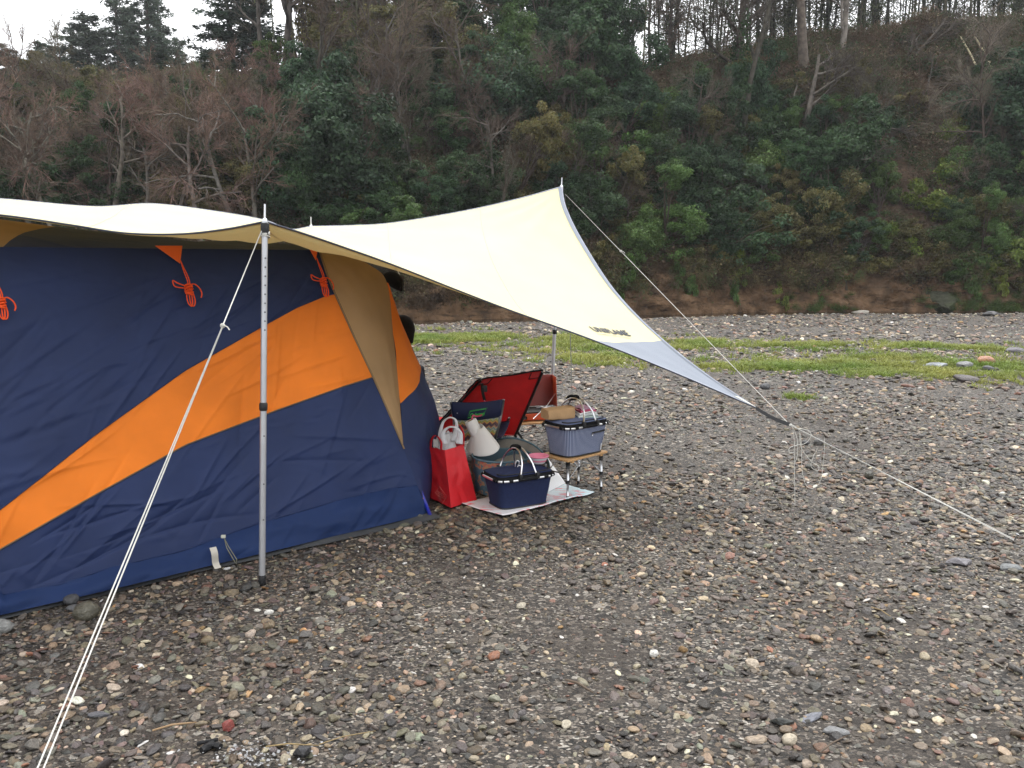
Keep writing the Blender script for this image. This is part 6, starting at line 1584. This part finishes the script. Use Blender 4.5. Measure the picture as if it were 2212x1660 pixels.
# ------------------------------------------------------------------ person sitting behind the tent: dark hair just shows past its edge
M_HAIR = M('black_hair', (.008, .006, .005), .9, .08, var=.3, vscale=40, bump=.4, bscale=90, bdist=.004); M_SKIN = M('skin', (.42, .26, .19), .55, .4); M_DARK = M('dark_jacket', (.02, .022, .03), .85, .2, bump=.3, bscale=12, bdist=.02)
hp = at(868, 713, 6.55); base = Vector((hp.x - .02, hp.y, 0))
per = thing('person', 'dark-haired person in dark clothes sitting behind the tent, only the head showing', 'person', base)
def skin_body(chains, name, mat, parent, sub=2):
    V, E, Rr = [], [], []
    for ch in chains:
        prev = None
        for q, r in ch:
            q = Vector(q); idx = None
            for i, v in enumerate(V):
                if (v - q).length < 1e-4: idx = i
            if idx is None: V.append(q); Rr.append(r); idx = len(V) - 1
            if prev is not None: E.append((prev, idx))
            prev = idx
    me = bpy.data.meshes.new(name); me.from_pydata(V, E, []); o = bpy.data.objects.new(name, me); col.objects.link(o); o.parent = parent
    o.modifiers.new('skin', 'SKIN'); 
    for i, sv in enumerate(me.skin_vertices[0].data): sv.radius = (Rr[i], Rr[i]); sv.use_root = (i == 0)
    o.modifiers.new('sub', 'SUBSURF').levels = sub; o.modifiers['sub'].render_levels = sub; o.modifiers['skin'].use_smooth_shade = True
    me.materials.append(mat); return o
hz = hp.z
pel, che, nek = (0, 0, .42), (-.01, -.02, hz - .36), (0, -.03, hz - .17)
_flip = lambda ch: [[((p[0], -p[1], p[2]), r) for p, r in c] for c in ch]
skin_body(_flip([[(pel, .15), ((0, -.01, .60), .14), (che, .155), ((0, -.025, hz - .24), .09), (nek, .055)],
           [(che, .155), ((-.17, -.02, hz - .34), .065), ((-.24, -.06, hz - .56), .05), ((-.14, -.26, hz - .60), .04)], [(che, .155), ((.15, -.02, hz - .34), .065), ((.16, -.02, hz - .56), .05), ((.06, -.24, hz - .60), .04)],
           [(pel, .15), ((-.10, -.05, .43), .10), ((-.12, -.42, .46), .075), ((-.12, -.46, .10), .05), ((-.12, -.55, .04), .04)], [(pel, .15), ((.10, -.05, .43), .10), ((.08, -.42, .46), .075), ((.08, -.46, .10), .05), ((.08, -.55, .04), .04)]]), 'body', M_DARK, per)
P = []
for i in range(15):
    th = math.pi * i / 14; P.append([(.02 + .083 * math.sin(th) * math.cos(a), .035 - .098 * math.sin(th) * math.sin(a) + (.012 if math.sin(a) < -.8 and 7 < i < 10 else 0), hz - .012 + .118 * math.cos(th) * (1 if th < 1.57 else 1.06)) for a in np.linspace(0, 6.283, 25)[:-1]])
mb = MB(); mb.grid([[Vector(q) for q in r_] for r_ in P], closed_v=True); o = mb.build('head', M_SKIN, None); o.parent = per
P = []
for i in range(17):
    f = i / 16; th = math.pi * .5 * min(1, f * 1.7); rr_ = math.sin(th) * (1 - .18 * max(0, f - .6) / .4); zz = hz + .118 * math.cos(th) - max(0, f - .588) * .26
    P.append([Vector((.02 + .102 * rr_ * math.cos(a) * (1 + .03 * noise.noise((a * 3, f * 4, 1))), .02 - (.115 * rr_ if math.sin(a) > -.35 else .115 * rr_ * (.93 if f < .5 else .55)) * math.sin(a), zz)) for a in np.linspace(0, 6.283, 37)[:-1]])
mb = MB(); mb.grid(P, closed_v=True); o = mb.build('hair', M_HAIR, None); o.parent = per
t = thing('camp_stool', 'dark folding stool under the person behind the tent', 'stool', base)
mb = MB(); mb.box(base + Vector((0, 0, .27)), (.36, .30, .02), None, .006); mb.build('seat', M_DARK, t)
for s in (-1, 1):
    for a, b in ((-.13, .13), (.13, -.13)): mb = MB(); mb.tube([base + Vector((s * .15, a, .26)), base + Vector((s * .15, b, .0))], .009, 8); mb.build('leg', M_STEEL, t)
# ------------------------------------------------------------------ loose gravel (after the footprints are known)
def make_gravel():
    X, Y, S = [], [], []
    for args in [(34000, 1.9, 5.2, .0055, .019, None), (32000, 1.9, 6.0, .008, .034, None), (52000, 4.6, 9.5, .010, .042, None), (36000, 9.0, 15.0, .016, .055, None), (46000, 13.5, 27.5, .022, .08, None)]:
        x, y, s = gravel_points(*args); X.append(x); Y.append(y); S.append(s)
    X, Y, S = map(np.concatenate, (X, Y, S))
    ok = np.ones(len(X), bool)
    for i in range(len(X)):
        x, y = X[i], Y[i]
        if y > yb(x) - .1: ok[i] = False; continue
        if S[i] > .006 and grass_density(x, y) > .55 and rng.random() < .75: ok[i] = False; continue
        if y < 9:
            for f in FOOT:
                if inside(f, x, y): ok[i] = False; break
    X, Y, S = X[ok], Y[ok], S[ok]; n = len(X)
    kind = rng.choice(len(PAL), n, p=PW)
    C = PC[kind] * rng.uniform(.5, 1.75, (n, 1)) * rng.uniform(.93, 1.07, (n, 3)) * np.array([1.07, .97, .85])
    C = np.clip(C, .008, .6)
    # drier, browner silt on the near left, greyer stone on the right
    br = np.array([max(0, min(1, .5 + .8 * fbm(a * .4, b * .5, 21.0, 2))) for a, b in zip(X, Y)])[:, None]
    C = C * (1 - br * np.array([.0, .08, .18]))
    C = C * (1 + .35 * np.clip((Y - 9) / 8, 0, 1))[:, None] * np.where(Y > 9, 1, 1)[:, None]   # paler with distance: grazing wet sheen put into the stone colour
    flat = rng.uniform(.24, .6, n); asp = rng.uniform(.45, .95, n); S = S * 1.02
    scl = np.stack([S, S * asp, S * flat * asp], 1)
    rot = np.stack([rng.normal(0, .28, n), rng.normal(0, .28, n), rng.uniform(0, 6.283, n)], 1)
    z = np.array([gz(a, b) for a, b in zip(X, Y)]) + scl[:, 2] * rng.uniform(-.1, .85, n)
    idx = rng.integers(0, NPEB, n)
    # the stones that show largest are pieces of their own
    d = np.hypot(Y, EYE); vis = (np.abs(X) < Y * .615) & (Y > 2.62) & (Y < 12)
    show = np.where(vis, S / d, 0)
    big = np.argsort(-show)[:300]
    rest = np.ones(n, bool); rest[big] = False
    for i in big:
        o = bpy.data.objects.new('pebble', pebble_obj[idx[i]]); col.objects.link(o)
        o.parent = riverbed; o.location = (X[i], Y[i], z[i]); o.rotation_euler = rot[i]; o.scale = scl[i]
        o.color = (*C[i], 1)
    protos = [proto('pebble_shape%02d' % i, me) for i, me in enumerate(pebble_inst)]
    g = scatter('gravel', np.stack([X, Y, z], 1)[rest], rot[rest], scl[rest], idx[rest], C[rest], protos)
    g.parent = riverbed; tag(g, 'loose dark pebbles and gravel covering the river bar', kind='stuff')

# ------------------------------------------------------------------ grass strips on the bar
def _strip(px, pts): return np.interp(px, [p[0] for p in pts], [p[1] for p in pts])
def grass_density(x, y):
    """thin turf growing in two bands along the bar"""
    if y < 7.5 or y > 23: return 0.0
    n = .42 + 1.15 * fbm(x * .6, y * .8, 31.0, 4)
    def band(yc, w): return math.exp(-((y - yc) / w) ** 2)
    b1 = band(np.interp(x, [-4, 0, 4, 10, 16], [17.0, 16.4, 15.6, 14.6, 14.0]), np.interp(x, [-4, 2, 8], [2.0, 1.6, .85])) * np.interp(x, [-6, -2, 6, 14], [1.1, 1.0, .8, .75])
    b2 = band(np.interp(x, [-2, 2, 5, 10], [13.6, 13.0, 12.0, 11.2]), np.interp(x, [-1, 3, 7], [.6, .95, 1.45])) * sm(x, -1.2, 1.5)
    b3 = 1.25 * math.exp(-((x - 3.2) / .42) ** 2 - ((y - 9.3) / .28) ** 2)
    return max(b1, b2, b3) * (.25 + 1.0 * max(0, n)) * (.98 + .7 * fbm(x * 2.1, y * 2.6, 3.0, 3))
def make_grass():
    mg, n, l, p = newmat('grass_blade')
    a = n.new('ShaderNodeAttribute'); a.attribute_type = 'INSTANCER'; a.attribute_name = 'tone'
    l.new(a.outputs['Color'], p.inputs['Base Color']); p.inputs['Roughness'].default_value = .6; p.inputs['Specular IOR Level'].default_value = .2
    tr = n.new('ShaderNodeBsdfTranslucent'); l.new(a.outputs['Color'], tr.inputs[0])
    mx = n.new('ShaderNodeMixShader'); mx.inputs[0].default_value = .35
    out = [q for q in n if q.type == 'OUTPUT_MATERIAL'][0]
    l.new(p.outputs[0], mx.inputs[1]); l.new(tr.outputs[0], mx.inputs[2]); l.new(mx.outputs[0], out.inputs[0])
    protos = []
    for k in range(6):
        mb = MB(); rr = random.Random(40 + k)
        for b in range(26):
            a0 = rr.uniform(0, 6.28); r0 = rr.uniform(0, .055); h = rr.uniform(.018, .06); lean = rr.uniform(.2, 1.1) * h
            base = Vector((r0 * math.cos(a0), r0 * math.sin(a0), 0)); w = rr.uniform(.002, .0042)
            d = Vector((math.cos(a0 + rr.uniform(-1, 1)), math.sin(a0 + rr.uniform(-1, 1)), 0)); s = Vector((-d.y, d.x, 0)) * w
            mid = base + d * lean * .35 + Vector((0, 0, h * .65)); tip = base + d * lean + Vector((0, 0, h))
            mb.add([base - s, base + s, mid + s * .8, mid - s * .8, tip], [(0, 1, 2, 3), (3, 2, 4)])
        o = mb.build('grass_shape%02d' % k, mg, smooth=False); col.objects.unlink(o); protos.append(o)
    pts, rot, scl, idx, C = [], [], [], [], []
    for _ in range(95000):
        y = math.sqrt(rng.uniform(7.5 ** 2, 22 ** 2)); x = rng.uniform(-.75, .75) * y
        dn = grass_density(x, y)
        if rng.random() > dn ** 2.0 * .9: continue
        pts.append((x, y, gz(x, y) + .004)); s = rng.uniform(.7, 1.5) * (1 + .4 * (y > 12)); rot.append((0, 0, rng.uniform(0, 6.28))); scl.append((s * 1.15, s * 1.15, s * (.8 if y > 10 else .9)))
        idx.append(rng.integers(0, 6)); f = .5 + .8 * fbm(x * .8, y * .8, 5.5, 3)
        f = min(1, max(0, f)); c = np.array((.15, .22, .045)) * (1 - f) + np.array((.31, .31, .085)) * f
        C.append(np.clip(c * rng.uniform(.75, 1.25), 0, 1))
    g = scatter('grass', pts, rot, scl, idx, C, protos)
    tag(g, 'short yellow-green grass growing in bands across the gravel', 'grass', kind='stuff')
# ================================================================== single stones and litter on the gravel
def stone(label, px, py, w, h, d, color, k=0, rz=0.0, sink=.3, ang=False):
    g = G(px, py); me = pebble_obj[(0 if ang else 1) + 3 * (k % 4)] if True else None
    o = bpy.data.objects.new('stone', me); col.objects.link(o)
    o.location = (g.x, g.y + d * .3, gz(g.x, g.y) + h * (.5 - sink) ); o.scale = (w * .5, d * .5, h * .5); o.rotation_euler = (random.gauss(0, .08), random.gauss(0, .08), rz)
    o.color = (*color, 1); return tag(o, label, 'stone', 'single stones on the gravel')
GRY, DRK, TAN, RUST, WHT, OLV = (.12, .12, .13), (.045, .045, .048), (.30, .24, .16), (.30, .12, .06), (.62, .60, .55), (.085, .078, .055)
stone('large rounded olive boulder resting against the tent skirt', 178, 1345, .125, .10, .11, OLV, 0, .3, .15)
stone('dark boulder tucked behind the olive boulder at the tent skirt', 152, 1310, .085, .06, .07, DRK, 1, 1.0, .1, True)
stone('grey stone cut by the left edge of the picture near the tent', -2, 1372, .10, .075, .09, (.20, .20, .19), 2, .2, .15)
stone('flat brown stone just left of the front pole foot', 500, 1288, .085, .035, .05, (.17, .13, .08), 3, .1, .2)
stone('long flat grey stone under the tent skirt, left of the boulder', 160, 1322, .10, .03, .06, (.10, .10, .10), 0, .1, .2)
stone('broad pale purple-grey flat stone at the right, below the peg', 2075, 1222, .155, .06, .11, (.17, .16, .17), 1, .2, .35)
stone('big round-backed grey stone with speckles right of the pale flat one', 2190, 1235, .14, .05, .10, (.15, .155, .155), 2, .1, .35)
stone('dark blocky stone beside the right guy rope', 1880, 1036, .085, .075, .07, (.07, .066, .05), 0, .4, .2, True)
stone('low dark stone just right of the blocky one by the rope', 1925, 1052, .10, .05, .07, (.05, .045, .042), 1, .2, .25, True)
stone('grey rounded stone under the low tarp corner', 1770, 962, .11, .075, .09, (.09, .085, .08), 2, .2, .2)
stone('dark flat stone with a hollow side right of the low tarp corner', 1742, 962, .085, .05, .06, DRK, 3, .2, .2, True)
stone('long grey slab lying low in the right foreground', 1758, 1556, .115, .022, .05, (.16, .165, .19), 0, .55, .3, True)
stone('dark elongated stone beside the grey slab in the right foreground', 1690, 1570, .085, .038, .042, (.035, .037, .033), 1, -.3, .2)
stone('mottled grey stone right of the grey slab in the foreground', 1810, 1590, .095, .03, .06, (.20, .20, .20), 2, -.2, .3)
stone('flat tan stone near the bottom edge, right of centre', 1640, 1606, .092, .022, .05, (.33, .26, .19), 3, -.1, .3)
stone('round pale tan stone beside the flat tan one at the bottom', 1710, 1612, .062, .04, .05, (.42, .36, .27), 0, .2, .2)
stone('ochre-brown pebble standing out right of centre', 1475, 1412, .045, .035, .03, (.26, .16, .07), 1, -.5, .1)
stone('white lumpy pebble left of the ochre-brown one', 1413, 1422, .045, .035, .04, WHT, 2, .3, .1)
stone('bright red stone near the bottom edge beside the charcoal', 492, 1582, .048, .042, .04, (.24, .055, .045), 3, .2, .1)
stone('smooth black stone in the ash at the bottom', 648, 1642, .066, .05, .055, (.032, .031, .033), 1, .5, .1)
stone('long grey flat stone lower left, near the double rope', 212, 1550, .085, .022, .04, (.10, .10, .11), 0, .1, .3, True)
stone('large white pebble on the brown gravel left of the front pole', 580, 1330, .048, .028, .032, WHT, 2, .3, .1)
stone('flat pale grey-blue stone lying in the far grass', 2022, 800, .42, .11, .28, (.26, .28, .31), 1, .1, .2)
stone('orange-brown stone lying in the far grass at the right', 2134, 795, .32, .16, .26, (.34, .15, .075), 2, .1, .15)
stone('grey stone left of the orange-brown one in the grass', 2090, 802, .30, .14, .25, (.17, .17, .17), 0, .3, .2, True)
stone('small dark stone in front of the orange-brown one', 2138, 808, .20, .11, .16, DRK, 3, .1, .2, True)
stone('dark tilted flat stone on the near edge of the grass', 2100, 830, .40, .12, .25, (.055, .042, .04), 1, -.2, .25, True)
stone('rusty flat stone at the near edge of the grass', 1965, 838, .22, .06, .16, (.16, .07, .045), 2, 0, .3)
stone('dark stone at the far left end of the pale grass stones', 1975, 796, .18, .10, .15, (.07, .07, .068), 3, 0, .2)
stone('long pale stone at the water edge below the bank', 1862, 669, .75, .18, .4, (.45, .41, .35), 0, .05, .2)
stone('purple-grey flat stones by the right edge beyond the grass', 2200, 765, .45, .14, .3, (.11, .10, .115), 2, .1, .25)
stone('broad dark boulder among the far gravel at the right', 2142, 685, .5, .22, .4, (.085, .082, .082), 1, .1, .25)
stone('smooth dark stone left of the grass tuft on the right gravel', 1655, 842, .16, .10, .13, DRK, 0, .1, .2)
# mossy rock outcrop in the bank
ob = at(2040, 640, 27.6); me = pebble_obj[4]
o = bpy.data.objects.new('rock_outcrop', me); col.objects.link(o); o.location = (ob.x, yb(ob.x) + .45, .05); o.scale = (1.3, .65, .62); o.rotation_euler = (0, .12, .2); o.color = (.06, .06, .05, 1); me2 = me.copy(); me2.materials.clear(); me2.materials.append(M('mossy_rock', (.062, .064, .045), .95, .05, var=.5, vscale=3, bump=.8, bscale=5, bdist=.2, dirt=(.05, .075, .02, .8))); o.data = me2; tag(o, 'grey rock outcrop with mossy front at the foot of the bank', 'rock')
# charcoal and ash
M_COAL = M('charcoal', (.008, .008, .009), .7, .35, bump=.6, bscale=30, bdist=.004); M_ASH = M('ash', (.28, .28, .285), .95, .05, var=.2, vscale=30)
ch = G(455, 1622)
for i, (dx, dy, l_, r_, az, lab) in enumerate([(-.01, .0, .042, .012, .9, 'thick burnt stick end lying left in the old fire'), (.014, .008, .046, .010, -.5, 'burnt charcoal piece across the top of the old fire'), (-.02, .03, .065, .006, .2, 'thin flat charred splinter behind the charcoal')]):
    c = ch + Vector((dx, dy, .013)); d = Vector((math.cos(az), math.sin(az), .1)).normalized(); mb = MB(); P = []
    for k in range(8):
        f = k / 7; P.append([c + d * ((f - .5) * l_) + (Vector((-d.y, d.x, 0)) * math.cos(a) + Z3 * math.sin(a)) * r_ * (1 + .35 * noise.noise((a * 2, f * 5, i * 3))) for a in np.linspace(0, 6.283, 10)[:-1]])
    mb.grid(P, closed_v=True); mb.f.append(tuple(range(9))[::-1]); mb.f.append(tuple(range(63, 72))); o = mb.build('charcoal', M_COAL, off=ch, autosmooth=40); o.location = ch; tag(o, lab, 'charcoal', 'charcoal from an old fire')
mb = MB()
for k in range(150):
    g = G(random.gauss(560, 55), random.gauss(1638, 14)); s = random.uniform(.002, .006); c = Vector((g.x, g.y, random.uniform(.008, .02))); a = random.uniform(0, 6.28)
    u_ = Vector((math.cos(a), math.sin(a), random.gauss(0, .3))) * s; v_ = Vector((-math.sin(a), math.cos(a), random.gauss(0, .3))) * s * random.uniform(.4, 1); mb.add([c - u_ - v_, c + u_ - v_ * .6, c + u_ * .8 + v_, c - u_ * .7 + v_ + Z3 * s * .4], [(0, 1, 2, 3)])
tag(mb.build('ash', M_ASH, smooth=False), 'pale flaky ash scattered by the charcoal at the bottom edge', 'ash', kind='stuff')
# sticks and straws
M_STRAW = M('straw', (.26, .19, .09), .7, var=.2, vscale=40); M_STICK = M('grey_stick', (.10, .075, .055), .85, var=.3, vscale=30); M_STICKP = M('pale_wood_chip', (.27, .18, .10), .8, var=.2, vscale=20)
for a, b, r, m_, lab in [((1222, 1481), (1282, 1507), .0045, M_STICK, 'grey driftwood stick in the centre foreground gravel'), ((1882, 1322), (1930, 1345), .0022, M_STRAW, 'yellow straw lying on the right foreground gravel'), ((330, 1592), (425, 1571), .0035, M_STICKP, 'pale splintered wood chip in the lower left gravel'), ((575, 1627), (690, 1622), .0022, M_STRAW, 'thin yellow straw at the bottom beside the charcoal'), ((690, 1622), (812, 1590), .0016, M_STRAW, 'long thin pale straw right of the ash'), ((1770, 1640), (1830, 1600), .0025, M_STICK, 'thin dark twig at the bottom right'), ((985, 1470), (1010, 1445), .0025, M_STICK, 'short twig in the middle of the gravel')]:
    A_, B_ = G(*a), G(*b); A_.z = .022; B_.z = .018; mb = MB(); mb.tube([A_, A_.lerp(B_, .4) + Vector((.004, .004, .006)), A_.lerp(B_, .75) + Z3 * .003, B_], [r, r * 1.1, r, r * .5], 6); o = mb.build('stick', m_, off=A_); o.location = A_; tag(o, lab, 'stick', 'sticks and straws on the gravel')
make_grass()
make_gravel()
# ================================================================== damp air
mb = MB(); mb.box((0, 0, 12.5), (290, 290, 27))
hz_m = bpy.data.materials.new('damp_air'); hz_m.use_nodes = True; nt_ = hz_m.node_tree; nt_.nodes.clear()
ho = nt_.nodes.new('ShaderNodeOutputMaterial'); hv = nt_.nodes.new('ShaderNodeVolumePrincipled')
hv.inputs['Color'].default_value = (.92, .95, 1.0, 1); hv.inputs['Density'].default_value = .0006; hv.inputs['Anisotropy'].default_value = .2
nt_.links.new(hv.outputs[0], ho.inputs['Volume'])
tag(mb.build('haze', hz_m, smooth=False), 'thin damp air softening the far wood', kind='stuff')
